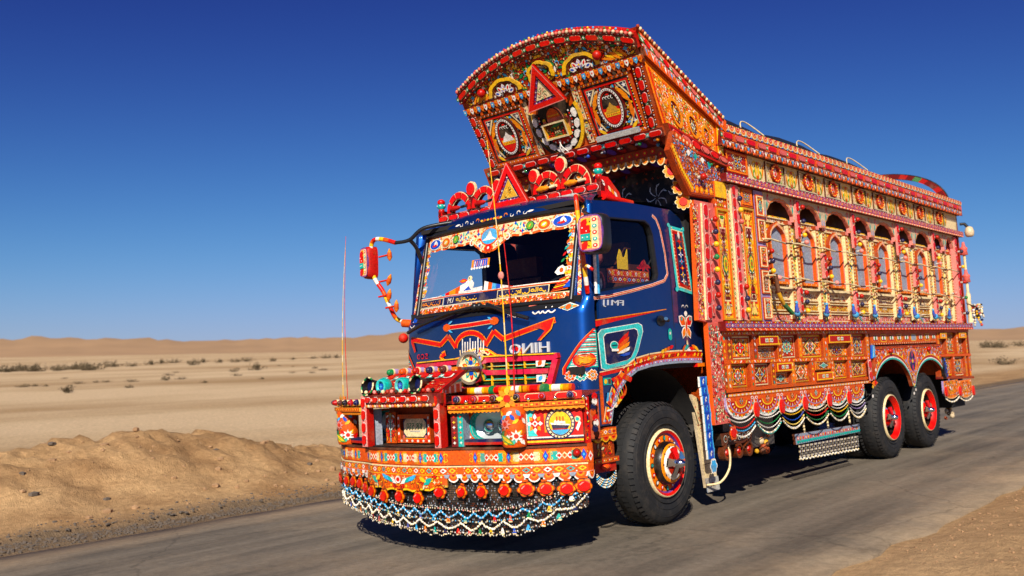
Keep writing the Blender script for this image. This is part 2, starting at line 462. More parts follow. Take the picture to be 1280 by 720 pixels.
_fonts = {}
def lettering(g, S, text, cu, cv, height, col, h=0.004, mirror=True, h0=None, shear=0.0, width=None):
    c = bpy.data.curves.new("lettering", 'FONT'); c.body = text; c.size = 1.0; c.align_x = 'CENTER'; c.resolution_u = 2
    o = bpy.data.objects.new("lettering", c); COL.objects.link(o)
    me = o.to_mesh()
    xs = [v.co.x for v in me.vertices]; ys = [v.co.y for v in me.vertices]
    k = height / (max(ys) - min(ys)); kx = k if width is None else width / (max(xs) - min(xs))
    mx, my = (max(xs) + min(xs)) / 2, (max(ys) + min(ys)) / 2
    s = -1 if mirror else 1
    for p in me.polygons:
        q = [(cu + s * (me.vertices[i].co.x - mx) * kx + shear * (me.vertices[i].co.y - my) * k, cv + (me.vertices[i].co.y - my) * k) for i in p.vertices]
        A = sum(q[i][0] * q[(i + 1) % len(q)][1] - q[(i + 1) % len(q)][0] * q[i][1] for i in range(len(q)))
        if A < 0: q = q[::-1]
        if h0 is None: g.poly(S, q, h, col)
        else: g.prism(S, q, h0, h, col)
    o.to_mesh_clear(); bpy.data.objects.remove(o); bpy.data.curves.remove(c)

def script_line(g, S, u0, u1, v, hgt, col, rng, h=0.004, w=None):
    """a line of flowing brush calligraphy"""
    w = w or hgt * .17
    u = u0
    while u < u1:
        L = rng.uniform(.5, 1.1) * hgt; t = rng.random()
        if t < .3: g.ribbon(S, [(u, v + hgt * .5), (u + hgt * .08, v - hgt * .2), (u - hgt * .05, v - hgt * .3)], w, h, col); L = hgt * .35
        elif t < .75:
            pts = [(u + L * i / 6, v - hgt * .22 + hgt * .28 * math.sin(math.pi * (1 + i / 6))) for i in range(7)]; g.ribbon(S, pts, w, h, col)
            for k in range(rng.choice((1, 2))): g.ell(S, u + L * (.35 + .3 * k), v + hgt * .22 * rng.choice((1, -1.9)), w * .6, w * .6, h, col, 4)
        else:
            pts = [(u + L * .35 * (1 + math.cos(a)), v + hgt * .2 * math.sin(a)) for a in [math.pi * 2 * i / 8 for i in range(8)]]; g.ribbon(S, pts + [(u + L, v - hgt * .25)], w, h, col)
        u += L * 1.02

# ================================================================== THE SETTING
def fbm(x, y, s, o=4):
    return noise.fractal(Vector((x * s, y * s, 3.7)), 0.9, 2.1, o)
def sstep(a, b, x):
    t = min(1, max(0, (x - a) / (b - a))); return t * t * (3 - 2 * t)
def road_plane(x, y): return 0.0461 * x + 0.0043 * min(40, max(-30, y))
def road_left(y): return -3.5 + .10 * noise.noise(Vector((y * .35, 0, 1))) + .05 * noise.noise(Vector((y * 1.7, 4, 1)))
def road_right(y): return 3.2 + .16 * noise.noise(Vector((y * .4, 9, 2))) + .08 * noise.noise(Vector((y * 1.9, 2, 5)))
def ground_z(x, y):
    rp = road_plane(x, y)
    if x < 0:
        k = 1 - sstep(-12, -4.2, x)
        base = rp * (1 - k) - .25 * k
    else:
        k = sstep(4, 14, x); base = rp * (1 - k) + .0 * k
    z = base
    if -3.7 < x < 3.4: z -= .03 * min(1, (x + 3.7) / .15, (3.4 - x) / .15)
    d = min(abs(x - 3.3), abs(x + 3.6))
    near = max(0, 1 - max(abs(x), abs(y - 3)) / 60)
    z += near * .035 * fbm(x, y, .55) * (0 if -3.5 < x < 3.2 else min(1, d / .5))
    if x < -4.1:
        hb = .60 * (1 - sstep(1.0, 5.6, y + 1.1 * (x + 7) * .3)) * (.75 + .25 * sstep(-2.6, -.8, y)) + .16 * (1 - sstep(4, 60, y))
        hb *= 1 + .22 * noise.noise(Vector((y * .8, 7, 3)))
        w = 1.7 if x > -7 else 1.25
        q = math.exp(-((x + 7.0) / w) ** 2)
        z += hb * q + q * (.10 * fbm(x, y, 1.3) + .085 * fbm(x, y, 4.5) + .03 * fbm(x, y, 10)) * min(1, hb / .3) * sstep(4.1, 5, -x)
    if x > 3.3: z += .05 * min(1, (x - 3.3) / .8) + .03 * fbm(x, y, 2.2) * min(1, (x - 3.3) / .5)
    return z

def spread(a, b, step, far, grow):
    s = [a]
    while s[-1] < b: s.append(s[-1] + step)
    lo = [a]; st = step
    while lo[-1] > -far: st *= grow; lo.append(lo[-1] - st)
    hi = [s[-1]]; st = step
    while hi[-1] < far: st *= grow; hi.append(hi[-1] + st)
    return lo[:0:-1] + s + hi[1:]

def sand_material():
    m, n, l, p = mat_new("desert_sand")
    tc = n.new("ShaderNodeTexCoord")
    mp = n.new("ShaderNodeMapping"); mp.inputs["Scale"].default_value = (1, .35, 1)
    l.new(tc.outputs["Object"], mp.inputs[0])
    def nz(scale, det, vec): 
        q = n.new("ShaderNodeTexNoise"); q.inputs["Scale"].default_value = scale; q.inputs["Detail"].default_value = det; q.inputs["Roughness"].default_value = .62
        l.new(vec, q.inputs["Vector"]); return q
    big = nz(.06, 5, mp.outputs[0]); mid = nz(.9, 6, tc.outputs["Object"]); fine = nz(14, 6, tc.outputs["Object"]); tiny = nz(60, 3, tc.outputs["Object"])
    sp = n.new("ShaderNodeSeparateXYZ"); l.new(tc.outputs["Object"], sp.inputs[0])
    # graded bank by the road is redder than the open plain
    mr = n.new("ShaderNodeMapRange"); mr.interpolation_type = 'SMOOTHSTEP'
    mr.inputs[1].default_value = -11; mr.inputs[2].default_value = -7.4; l.new(sp.outputs[0], mr.inputs[0])
    pl = n.new("ShaderNodeValToRGB"); e = pl.color_ramp.elements
    e[0].position = .40; e[0].color = (.40, .255, .125, 1); e[1].position = .58; e[1].color = (.63, .455, .27, 1)
    l.new(big.outputs[0], pl.inputs[0])
    bk = n.new("ShaderNodeValToRGB"); e = bk.color_ramp.elements
    e[0].position = .3; e[0].color = (.27, .145, .062, 1); e[1].position = .66; e[1].color = (.55, .345, .165, 1)
    l.new(mid.outputs[0], bk.inputs[0])
    mx = n.new("ShaderNodeMix"); mx.data_type = 'RGBA'
    sd_ = n.new("ShaderNodeMapRange"); sd_.inputs[1].default_value = 0; sd_.inputs[2].default_value = 2; sd_.inputs[3].default_value = 1; sd_.inputs[4].default_value = .45; l.new(sp.outputs[0], sd_.inputs[0])
    ml_ = n.new("ShaderNodeMath"); ml_.operation = 'MULTIPLY'; l.new(mr.outputs[0], ml_.inputs[0]); l.new(sd_.outputs[0], ml_.inputs[1]); l.new(ml_.outputs[0], mx.inputs["Factor"]); l.new(pl.outputs[0], mx.inputs["A"]); l.new(bk.outputs[0], mx.inputs["B"])
    # crumbled asphalt along the road edge
    g1 = n.new("ShaderNodeMath"); g1.operation = 'MULTIPLY_ADD'; g1.inputs[1].default_value = 1.3; l.new(mid.outputs[0], g1.inputs[0]); l.new(sp.outputs[0], g1.inputs[2])
    g2 = n.new("ShaderNodeMapRange"); g2.inputs[1].default_value = -3.85; g2.inputs[2].default_value = -3.4; g2.inputs[4].default_value = .75; l.new(g1.outputs[0], g2.inputs[0])
    g3 = n.new("ShaderNodeMapRange"); g3.inputs[1].default_value = 0; g3.inputs[2].default_value = -1; l.new(sp.outputs[0], g3.inputs[0])
    g4 = n.new("ShaderNodeMath"); g4.operation = 'MULTIPLY'; l.new(g2.outputs[0], g4.inputs[0]); l.new(g3.outputs[0], g4.inputs[1])
    gx = n.new("ShaderNodeMix"); gx.data_type = 'RGBA'; gx.inputs["B"].default_value = (.10, .080, .060, 1); l.new(g4.outputs[0], gx.inputs["Factor"]); l.new(mx.outputs["Result"], gx.inputs["A"]); mx = gx
    hv = n.new("ShaderNodeHueSaturation")
    r2 = n.new("ShaderNodeMapRange"); r2.inputs[1].default_value = .25; r2.inputs[2].default_value = .75; r2.inputs[3].default_value = .66; r2.inputs[4].default_value = 1.22
    l.new(fine.outputs[0], r2.inputs[0]); l.new(r2.outputs[0], hv.inputs["Value"]); l.new(mx.outputs["Result"], hv.inputs["Color"])
    l.new(hv.outputs[0], p.inputs["Base Color"]); p.inputs["Roughness"].default_value = .95; p.inputs["Specular IOR Level"].default_value = .1
    ad = n.new("ShaderNodeMath"); ad.operation = 'ADD'
    l.new(fine.outputs[0], ad.inputs[0]); l.new(tiny.outputs[0], ad.inputs[1])
    b = n.new("ShaderNodeBump"); b.inputs["Strength"].default_value = .55; b.inputs["Distance"].default_value = .05
    l.new(ad.outputs[0], b.inputs["Height"]); l.new(b.outputs[0], p.inputs["Normal"])
    return m
M_SAND = sand_material()

def road_material():
    m, n, l, p = mat_new("worn_asphalt")
    tc = n.new("ShaderNodeTexCoord")
    mp = n.new("ShaderNodeMapping"); mp.inputs["Scale"].default_value = (1.6, .09, 1); l.new(tc.outputs["Object"], mp.inputs[0])
    def nz(scale, det, vec, ro=.6):
        q = n.new("ShaderNodeTexNoise"); q.inputs["Scale"].default_value = scale; q.inputs["Detail"].default_value = det; q.inputs["Roughness"].default_value = ro
        l.new(vec, q.inputs["Vector"]); return q
    st = nz(1.6, 5, mp.outputs[0]); pa = nz(.55, 6, tc.outputs["Object"], .7); gr = nz(90, 3, tc.outputs["Object"]); gm = nz(16, 4, tc.outputs["Object"])
    cr = n.new("ShaderNodeValToRGB"); e = cr.color_ramp.elements
    e[0].position = .33; e[0].color = (.090, .074, .056, 1); e[1].position = .68; e[1].color = (.215, .178, .132, 1)
    l.new(st.outputs[0], cr.inputs[0])
    ds = n.new("ShaderNodeMix"); ds.data_type = 'RGBA'; ds.inputs["B"].default_value = (.27, .205, .135, 1)
    rr = n.new("ShaderNodeMapRange"); rr.inputs[1].default_value = .47; rr.inputs[2].default_value = .78; rr.inputs[4].default_value = .75
    l.new(pa.outputs[0], rr.inputs[0]); l.new(rr.outputs[0], ds.inputs["Factor"]); l.new(cr.outputs[0], ds.inputs["A"])
    # sand blown onto both edges
    sp = n.new("ShaderNodeSeparateXYZ"); l.new(tc.outputs["Object"], sp.inputs[0])
    ab = n.new("ShaderNodeMath"); ab.operation = 'ABSOLUTE'; l.new(sp.outputs[0], ab.inputs[0])
    jit = n.new("ShaderNodeMath"); jit.operation = 'MULTIPLY_ADD'; jit.inputs[1].default_value = 1.6; l.new(pa.outputs[0], jit.inputs[0]); l.new(ab.outputs[0], jit.inputs[2])
    er = n.new("ShaderNodeMapRange"); er.inputs[1].default_value = 3.35; er.inputs[2].default_value = 4.35; er.inputs[4].default_value = .8; l.new(jit.outputs[0], er.inputs[0])
    sd = n.new("ShaderNodeMix"); sd.data_type = 'RGBA'; sd.inputs["B"].default_value = (.36, .25, .145, 1)
    l.new(er.outputs[0], sd.inputs["Factor"]); l.new(ds.outputs["Result"], sd.inputs["A"])
    hv = n.new("ShaderNodeHueSaturation")
    r2 = n.new("ShaderNodeMapRange"); r2.inputs[1].default_value = .25; r2.inputs[2].default_value = .75; r2.inputs[3].default_value = .62; r2.inputs[4].default_value = 1.35
    mm = n.new("ShaderNodeMath"); mm.operation = 'ADD'; l.new(gr.outputs[0], mm.inputs[0]); l.new(gm.outputs[0], mm.inputs[1])
    hf = n.new("ShaderNodeMath"); hf.operation = 'MULTIPLY'; hf.inputs[1].default_value = .5; l.new(mm.outputs[0], hf.inputs[0])
    l.new(hf.outputs[0], r2.inputs[0]); l.new(r2.outputs[0], hv.inputs["Value"]); l.new(sd.outputs["Result"], hv.inputs["Color"])
    vo = n.new("ShaderNodeTexVoronoi"); vo.feature = 'DISTANCE_TO_EDGE'; vo.inputs["Scale"].default_value = .33
    wv = n.new("ShaderNodeVectorMath"); wv.operation = 'MULTIPLY_ADD'; wv.inputs[1].default_value = (.7, .7, .7); l.new(pa.outputs["Color"], wv.inputs[0]); l.new(tc.outputs["Object"], wv.inputs[2]); l.new(wv.outputs[0], vo.inputs["Vector"])
    vr = n.new("ShaderNodeMapRange"); vr.inputs[1].default_value = .0; vr.inputs[2].default_value = .006; vr.inputs[3].default_value = .72; vr.inputs[4].default_value = 1; l.new(vo.outputs["Distance"], vr.inputs[0])
    cv = n.new("ShaderNodeHueSaturation"); l.new(vr.outputs[0], cv.inputs["Value"]); l.new(hv.outputs[0], cv.inputs["Color"]); hv = cv
    l.new(hv.outputs[0], p.inputs["Base Color"]); p.inputs["Roughness"].default_value = .85; p.inputs["Specular IOR Level"].default_value = .25
    b = n.new("ShaderNodeBump"); b.inputs["Strength"].default_value = .5; b.inputs["Distance"].default_value = .012
    l.new(hf.outputs[0], b.inputs["Height"]); l.new(b.outputs[0], p.inputs["Normal"])
    return m
M_ROAD = road_material()
M_HILL = plain("hill_sand", (.36, .215, .105), .95, 0, .3, .02, .22)
M_STONE = plain("grey_stone", (.11, .085, .065), .9, 0, .4, 12, .5)
M_SHRUB = plain("dry_shrub", (.105, .075, .038), .9, 0, 0, 5, .4)

g = G()
xs = spread(-12, 6.5, .09, 9000, 1.16); ys = spread(-5, 12, .09, 9000, 1.16)
g.grid([[(x, y, ground_z(x, y)) for x in xs] for y in ys], (1, 1, 1, 1))
o = g.build("desert_ground", None, [M_SAND], kind="structure")
g = G()
ry = [-40 + 1.0 * i for i in range(32)] + [-8 + .2 * i for i in range(140)]
while ry[-1] < 2500: ry.append(ry[-1] * 1.04)
rows = []
for y in ry:
    a, b = road_left(y), road_right(y)
    rows.append([(a, y, road_plane(a, y) - .035)] + [(a + (b - a) * j / 14, y, road_plane(a + (b - a) * j / 14, y) + (.0 if 0 < j < 14 else -.012)) for j in range(15)] + [(b, y, road_plane(b, y) - .035)])
g.grid(rows, (1, 1, 1, 1))
g.build("road", None, [M_ROAD], kind="structure")

# far hills along the horizon
g = G(); rng = random.Random(4)
rows = []
AZ0, AZ1, NA = -1.05, 1.05, 260
def ridge(a):
    px = 640 + 1162 * math.tan(a) if abs(a) < .9 else 640
    base = 22 + 6 * math.sin(a * 9 + 1.0) + 4.5 * noise.noise(Vector((a * 14, 0, 0))) + 3.2 * noise.noise(Vector((a * 45, 3, 0))) + 1.5 * noise.noise(Vector((a * 130, 5, 0)))
    lo = sstep(-.60, -.44, a)
    return (base * (.35 + .65 * lo)) * (1 - .30 * sstep(.35, .5, a))
for k, (dist, f) in enumerate(((800, 0.0), (860, .2), (930, .5), (1000, .86), (1040, 1.0), (1150, .9), (1400, .3))):
    row = []
    for i in range(NA + 1):
        a = AZ0 + (AZ1 - AZ0) * i / NA
        dv = (fw * math.cos(a) + rt0 * math.sin(a)); dv.z = 0; dv.normalize()
        z = -2 + f * (ridge(a) * 1000 / 1162 + 2.0) * (1 + .16 * noise.noise(Vector((a * 60, k * 1.3, 2))))
        q = CAM + dv * dist
        row.append((q.x, q.y, z))
    rows.append(row)
g.grid(rows, (1, 1, 1, 1))
g.build("hills", None, [M_HILL], kind="structure")

# dark gravel spilled along the far road edge, and loose stones on the bank
def stone_mesh(rng, r, g, c):
    n, m = 6, 3
    rows = []
    s = (rng.uniform(.8, 1.3), rng.uniform(.8, 1.3), rng.uniform(.5, .8)); ph = rng.uniform(0, 6)
    for i in range(m + 1):
        t = math.pi * i / m; row = []
        for j in range(n):
            k = r * rng.uniform(.8, 1.15) * max(.03, math.sin(t))
            row.append((c[0] + s[0] * k * math.cos(2 * math.pi * j / n + ph), c[1] + s[1] * k * math.sin(2 * math.pi * j / n + ph), c[2] - s[2] * r * math.cos(t)))
        rows.append(row)
    g.grid(rows, (1, 1, 1, 1), 0, False, True)
g = G(); rng = random.Random(8)
for i in range(9000):
    y = -5 + 34 * rng.random() ** 1.7; x = road_left(y) - .12 - .75 * min(abs(rng.gauss(0, .55)), 1.2)
    r = rng.choice((.005, .008, .011, .016)) * rng.uniform(.7, 1.5)
    stone_mesh(rng, r, g, (x, y, ground_z(x, y) + r * .2))
g.build("roadside_gravel", None, [M_STONE], kind="stuff")
g = G()
for i in range(900):
    y = 1 + 9 * rng.random(); x = road_right(y) + .05 + abs(rng.gauss(0, .8)); r = rng.choice((.004, .006, .010)) * rng.uniform(.7, 1.5)
    stone_mesh(rng, r, g, (x, y, ground_z(x, y) + r * .2))
for i in range(420):
    y = -5 + 14 * rng.random(); x = -4.4 - 4.5 * rng.random(); r = rng.choice((.012, .02, .03, .045)) * rng.uniform(.7, 1.3)
    stone_mesh(rng, r, g, (x, y, ground_z(x, y) + r * .2))
g.build("bank_rubble", None, [plain("bank_clod", (.34, .20, .10), .95, 0, .3, 10, .5)], kind="stuff")
STONES = [(-6.9, -.2, .065, "dark brown stone lying near the top of the sand bank"), (-6.0, -.9, .06, "dark stone at the foot of the gully on the left end of the sand bank"),
          (-5.4, -1.0, .075, "grey stone at the bottom of the sand bank, nearest the left edge of the photo"), (-5.1, -.3, .06, "smallest grey stone, low on the sand bank beside the gravel strip"),
          (-6.2, 1.75, .07, "grey stone halfway up the sand bank, straight below its highest hump"), (-8.6, 4.7, .07, "lone dark stone on the sand behind the bank, near the truck bumper"),
          (-5.6, 2.9, .05, "small dark stone on the lower bank just left of the truck bumper")]
for x, y, r, lab in STONES:
    g = G(); stone_mesh(rng, r * .75, g, (0, 0, r * .15))
    o = g.build("stone", None, [M_STONE]); o.location = (x, y, ground_z(x, y)); tag(o, lab, "stone", "loose stones on the roadside bank")

# desert shrubs
def shrub(rng, wide):
    g = G()
    for k in range(26):
        a = rng.uniform(0, 6.28); t = rng.uniform(.15, 1.25); L = rng.uniform(.5, 1.0)
        d = Vector((math.cos(a) * math.sin(t) * wide, math.sin(a) * math.sin(t) * wide, math.cos(t) * .95)) * L
        b = Vector((rng.uniform(-.2, .2) * wide, rng.uniform(-.2, .2) * wide, 0))
        g.tube([b, b + d * .55, b + d + Vector((rng.uniform(-.08, .08), rng.uniform(-.08, .08), .05))], [.022, .014, .006], (1, 1, 1, 1), 3, 0, False)
        for q in range(9):
            c = b + d * rng.uniform(.45, 1.05) + Vector([rng.gauss(0, .09) for _ in range(3)])
            e1 = Vector([rng.gauss(0, 1) for _ in range(3)]).normalized() * rng.uniform(.05, .12); e2 = e1.cross(Vector([rng.gauss(0, 1) for _ in range(3)])).normalized() * rng.uniform(.03, .07)
            g.face([tuple(c - e1), tuple(c + e2), tuple(c + e1), tuple(c - e2)], (1, 1, 1, 1))
    return g
rng = random.Random(21)
SHRUBS = [shrub(rng, w).build("desert_shrub", None, [M_SHRUB]) for w in (.9, 1.3, 1.8)]
first = set()
FAR = [(-109.8, 35.9), (-103.8, 34.4), (-107.1, 36.3), (-110.6, 38.4), (-104.3, 36.8), (-103.2, 37.0), (-103.4, 39.5), (-107.2, 41.6), (-107.4, 43.0), (-108.7, 44.2), (-100.2, 41.3), (-100.9, 42.5), (-121.2, 54.2), (-119.4, 56.0), (-131.7, 65.2), (-141.0, 71.8), (-146.0, 76.8), (-116.5, 63.5), (-140.3, 79.0), (-134.4, 78.7), (-134.0, 81.2), (-139.4, 86.7), (-133.9, 88.8), (-146.6, 101.8), (-155.8, 113.2), (-155.5, 116.6), (-157.8, 120.8)]
NEAR = [(-52.0, 16.5), (-51.6, 17.6), (-52.4, 17.3), (-54.3, 20.7), (-55.1, 22.1), (-55.0, 22.7), (-53.5, 23.8), (-43.6, 18.7), (-54.6, 27.8), (-45.9, 24.6), (-57.7, 34.1), (-57.2, 40.8), (-59.5, 40.4), (-91.2, 60.8), (-66.0, 33.0), (-75.0, 38.5), (-80.0, 48.0), (-72.0, 52.0), (-64.0, 47.0), (-83.0, 57.0), (-68.0, 25.5), (-48.0, 30.0)]
RIGHT = [(-46.9, 194.0), (-44.7, 191.7), (-42.7, 189.5), (-48.6, 227.5)]
used = set()
def put_shrub(x, y, s, k, lab, fl=1.0):
    o = SHRUBS[k] if k not in used else SHRUBS[k].copy()
    if k in used: COL.objects.link(o)
    used.add(k)
    o.location = (x, y, ground_z(x, y) - .03); o.scale = (s, s, s * fl); o.rotation_euler = (0, 0, rng.uniform(0, 6))
    tag(o, lab, "shrub", "desert shrubs scattered across the plain")
put_shrub(-40.9, 14.3, .50, 0, "round brown bush standing alone, the largest bush on the open sand")
put_shrub(-73.6, 46.2, .95, 1, "tall dark bush standing out from the far row, right of its middle")
put_shrub(-53.6, 26.2, .42, 1, "small dark bush alone on bare sand, midway between large round bush and truck")
put_shrub(-70.0, 41.4, .42, 2, "flat dark bush just below and left of the tall bush of the far row")
put_shrub(-12.3, 67.4, .7, 2, "low brown bush between the road and the sand behind the truck's tail")
for i, (x, y) in enumerate(FAR): put_shrub(x, y, rng.uniform(.75, 1.35), rng.choice((1, 2, 2)), "dark shrub crowded in the long clump at the left end of the distant row" if i < 6 else "low dark shrub in the left half of the distant row, beyond its long clump" if i < 17 else "low dark shrub strung along the right half of the distant row, nearest the truck", .85)
for x, y in NEAR: put_shrub(x, y, rng.uniform(.22, .40), rng.choice((1, 2)), "small faded shrub dotted on the open sand this side of the far row", .7)
for x, y in RIGHT: put_shrub(x, y, rng.uniform(1.2, 1.9), rng.choice((1, 2)), "dark shrub far away beyond the truck's tail, under the horizon", .9)

# ================================================================== THE TRUCK
truck = empty("painted_truck")
# the road is cambered, so the truck leans with it
c_, s_ = math.cos(.0461), math.sin(.0461); A_ = Matrix(((c_, 0, -s_), (0, 1, 0), (s_, 0, c_)))
c_, s_ = math.cos(.0043), math.sin(.0043); B_ = Matrix(((1, 0, 0), (0, c_, -s_), (0, s_, c_)))
truck.rotation_euler = (B_ @ A_).to_euler()
tag(truck, "ornately painted truck with a blue cab and tall carved crown standing on the desert road", "truck")
T = truck
P = PAL
ALLM = [M_PAINT, M_TAPE, M_BLK, M_CHR, M_BLUE, M_RUB, M_DARK, M_STEEL]
I_TAPE, I_BLK, I_CHR, I_BLUE, I_RUB, I_DARK, I_STEEL = 1, 2, 3, 4, 5, 6, 7
ONE = (1, 1, 1, 1)

# ---------------------------------------------------------------- wheels
def make_wheel(x_out, y, side=1, dual=False, front=True):
    w = empty("wheel", (0, 0, 0), T)
    Rr = .536; wd = .285
    def tyre(xo):
        g = G(); s = side
        prof = [(-wd, .30), (-wd + .004, .36), (-wd + .0, .44), (-wd + .03, .505), (-wd + .055, Rr - .008), (-wd * .5, Rr), (-.055, Rr - .008), (-.028, .507), (-.006, .455), (0, .42), (-.006, .375), (-.014, .33), (-.02, .296)]
        pr = [(s * o, r) for o, r in prof]
        g.lathe((xo, y, Rr), pr if s > 0 else pr[::-1], 64, ONE)
        # tread blocks on both shoulders and moulded sidewall rings
        for i in range(60):
            a = 2 * math.pi * i / 60
            for o0, o1, r0 in ((-.052, -.012, Rr), (-wd + .012, -wd + .05, Rr), (-wd * .62, -wd * .40, Rr + .001)):
                q = []
                for da in (-.036, .036):
                    for oo, rr in ((o0, r0 + .002), (o1, r0 - (.022 if o0 > -.06 or o0 < -.2 else 0))):
                        q.append((xo + s * oo, y + rr * math.cos(a + da), Rr + rr * math.sin(a + da)))
                g.face([q[0], q[1], q[3], q[2]], ONE)
        for rr in (.345, .40, .462):
            g.lathe((xo, y, Rr), [(s * -.012, rr - .006), (s * (.004 if rr < .45 else -.004), rr), (s * -.012, rr + .006)], 64, ONE)
        return g
    tyre(x_out).build("tyre", w, [M_RUB])
    if dual: tyre(x_out - side * .32).build("tyre", w, [M_RUB])
    g = G(); s = side
    if front:
        # flat wide painted disc
        g.lathe((x_out, y, Rr), [(s * -.02, .300), (s * .004, .297), (s * .006, .285)], 40, P['CRM'])
        g.lathe((x_out, y, Rr), [(s * .006, .285), (s * -.01, .262)], 40, P['RED'])
        g.lathe((x_out, y, Rr), [(s * -.01, .262), (s * -.03, .246)], 40, P['PUR'])
        g.lathe((x_out, y, Rr), [(s * -.03, .246), (s * -.02, .19)], 40, P['ORG2'])
        g.lathe((x_out, y, Rr), [(s * -.02, .19), (s * .03, .185), (s * .05, .165)], 40, P['BLK'])
        SW = flat((x_out + s * -.020, y, Rr), (0, s, 0), (0, 0, 1))
        for i in range(16):
            a = 2 * math.pi * i / 16; r = .218
            SS = sub(SW, r * math.cos(a), r * math.sin(a), a)
            if i % 2: g.poly(SS, [(-.03, 0), (0, -.026), (.03, 0), (0, .026)], .006, P['RED']); g.ell(SS, 0, 0, .012, .010, .008, P['WHT'], 6)
            else: g.ell(SS, 0, 0, .026, .022, .006, P['BLK'], 8); g.ell(SS, .0, 0, .018, .014, .008, P['WHT' if i % 4 else 'TEAL'], 8)
    else:
        g.lathe((x_out, y, Rr), [(s * -.02, .303), (s * .008, .300), (s * .010, .288)], 40, P['CRM'])
        g.lathe((x_out, y, Rr), [(s * .010, .293), (s * -.02, .255), (s * -.05, .24)], 40, P['RED'])
        g.lathe((x_out, y, Rr), [(s * -.05, .24), (s * -.15, .225)], 40, P['BLK'])
        g.lathe((x_out, y, Rr), [(s * -.15, .225), (s * -.165, .12)], 40, P['BLK'])
        for i in range(8):
            a = 2 * math.pi * i / 8 + .2
            SW = flat((x_out - s * .155, y, Rr), (0, s, 0), (0, 0, 1))
            g.ell(SW, .185 * math.cos(a), .185 * math.sin(a), .036, .026, .006, P['TEAL' if i % 3 == 0 else 'DOR'], 10)
    g.build("rim", w, [M_TAPE])
    g = G()
    hx = x_out + s * (.0 if front else -.10)
    if front:
        g.lathe((hx, y, Rr), [(s * .03, .175), (s * .06, .165), (s * .06, .145)], 32, P['AMB'])
        g.lathe((hx, y, Rr), [(s * .06, .145), (s * .075, .13), (s * .075, .11)], 32, P['WHT'])
        g.lathe((hx, y, Rr), [(s * .075, .11), (s * .085, .02)], 24, P['RED2'])
    else:
        g.lathe((hx, y, Rr), [(s * -.06, .14), (s * .02, .13), (s * .02, .11)], 28, P['LIL'])
        g.lathe((hx, y, Rr), [(s * .02, .11), (s * .06, .10), (s * .075, .02)], 28, P['RED'])
    for i in range(10):
        a = 2 * math.pi * i / 10; r = .152 if front else .16
        g.lathe((hx, y + r * math.cos(a), Rr + r * math.sin(a)), [(s * (.03 if front else -.06), .013), (s * (.062 if front else 0), .012), (s * (.064 if front else .002), .002)], 6, P['BRN'], 0)
    g.build("hub", w, [M_TAPE])
    # chrome spinner with painted vanes
    g = G()
    for i in range(5):
        a = 2 * math.pi * i / 5 + .5
        r0, r1 = .02, .135
        c = Vector((hx + s * .10, y, Rr)); d = Vector((0, math.cos(a), math.sin(a))); t = Vector((0, -math.sin(a), math.cos(a)))
        p = [c + d * r0 - t * .020 + Vector((s * .02, 0, 0)), c + d * r1 - t * .040, c + d * (r1 + .012) + t * .008, c + d * r1 + t * .036 + Vector((s * -.012, 0, 0)), c + d * r0 + t * .02 + Vector((s * .02, 0, 0))]
        col = (ONE, P['RED'], ONE, P['WHT'], P['RED'])[i]
        g.face([tuple(q) for q in p], col, 1 if i in (0, 2, 3) else 0)
        g.face([tuple(q - Vector((s * .014, 0, 0))) for q in p][::-1], col, 1 if i in (0, 2, 3) else 0)
    g.lathe((hx + s * .08, y, Rr), [(0, .05), (s * .05, .042), (s * .09, .026), (s * .10, .004)], 14, ONE, 1)
    g.build("wheel_spinner", w, [M_TAPE, M_CHR])
    return w
make_wheel(1.227, 1.76, 1, False, True)
make_wheel(1.227, 7.28, 1, True, False)
make_wheel(1.227, 8.764, 1, True, False)
make_wheel(-1.227, 1.76, -1, False, True)
make_wheel(-1.227, 7.28, -1, True, False)
make_wheel(-1.227, 8.764, -1, True, False)

# ---------------------------------------------------------------- chassis
SX = lambda x0: (lambda u, v, h: (x0 + h, u, v))            # a plane facing the near side (+x)
FY = lambda y0: (lambda u, v, h: (u, y0 - h, v))            # a plane facing forwards (-y)
def block(g, x0, x1, y0, y1, z0, z1, col, mat=0):
    for S, a in ((lambda u, v, h: (x1, u, v), (y0, z0, y1, z1)), (lambda u, v, h: (x0, -u, v), (-y1, z0, -y0, z1)), (lambda u, v, h: (u, y0, v), (x0, z0, x1, z1)), (lambda u, v, h: (-u, y1, v), (-x1, z0, -x0, z1)), (lambda u, v, h: (u, v, z1), (x0, y0, x1, y1)), (lambda u, v, h: (u, -v, z0), (x0, -y1, x1, -y0))):
        g.quad(S, a[0], a[1], a[2], a[3], 0, col, mat)
for x in (-.45, .45):
    g = G(); block(g, x - .045, x + .045, .5, 10.7, .72, .98, ONE); g.build("chassis_rail", T, [M_DARK])
for y in (1.76, 7.28, 8.764):
    g = G(); g.tube([(-1.0, y, .536), (1.0, y, .536)], .07, ONE, 8); g.ball((0, y, .536), .2, ONE, 8, 6); g.build("axle", T, [M_DARK])
g = G(); block(g, -.4, .4, .9, 2.3, .62, 1.25, ONE); g.build("engine", T, [M_DARK])
g = G(); block(g, .55, 1.05, 3.1, 4.2, .48, .95, ONE); g.build("fuel_tank", T, [M_STEEL])
g = G(); block(g, -1.1, -.55, 3.1, 4.6, .48, .95, ONE); g.build("battery_box", T, [M_DARK])
for y in (3.0, 4.9, 6.2, 9.9):
    g = G(); block(g, -1.15, 1.15, y - .05, y + .05, .98, 1.06, ONE); g.build("cross_member", T, [M_DARK])
g = G(); g.tube([(.2, 2.4, .7), (.2, 10.2, .62)], .05, ONE, 8); g.build("drive_shaft", T, [M_DARK])

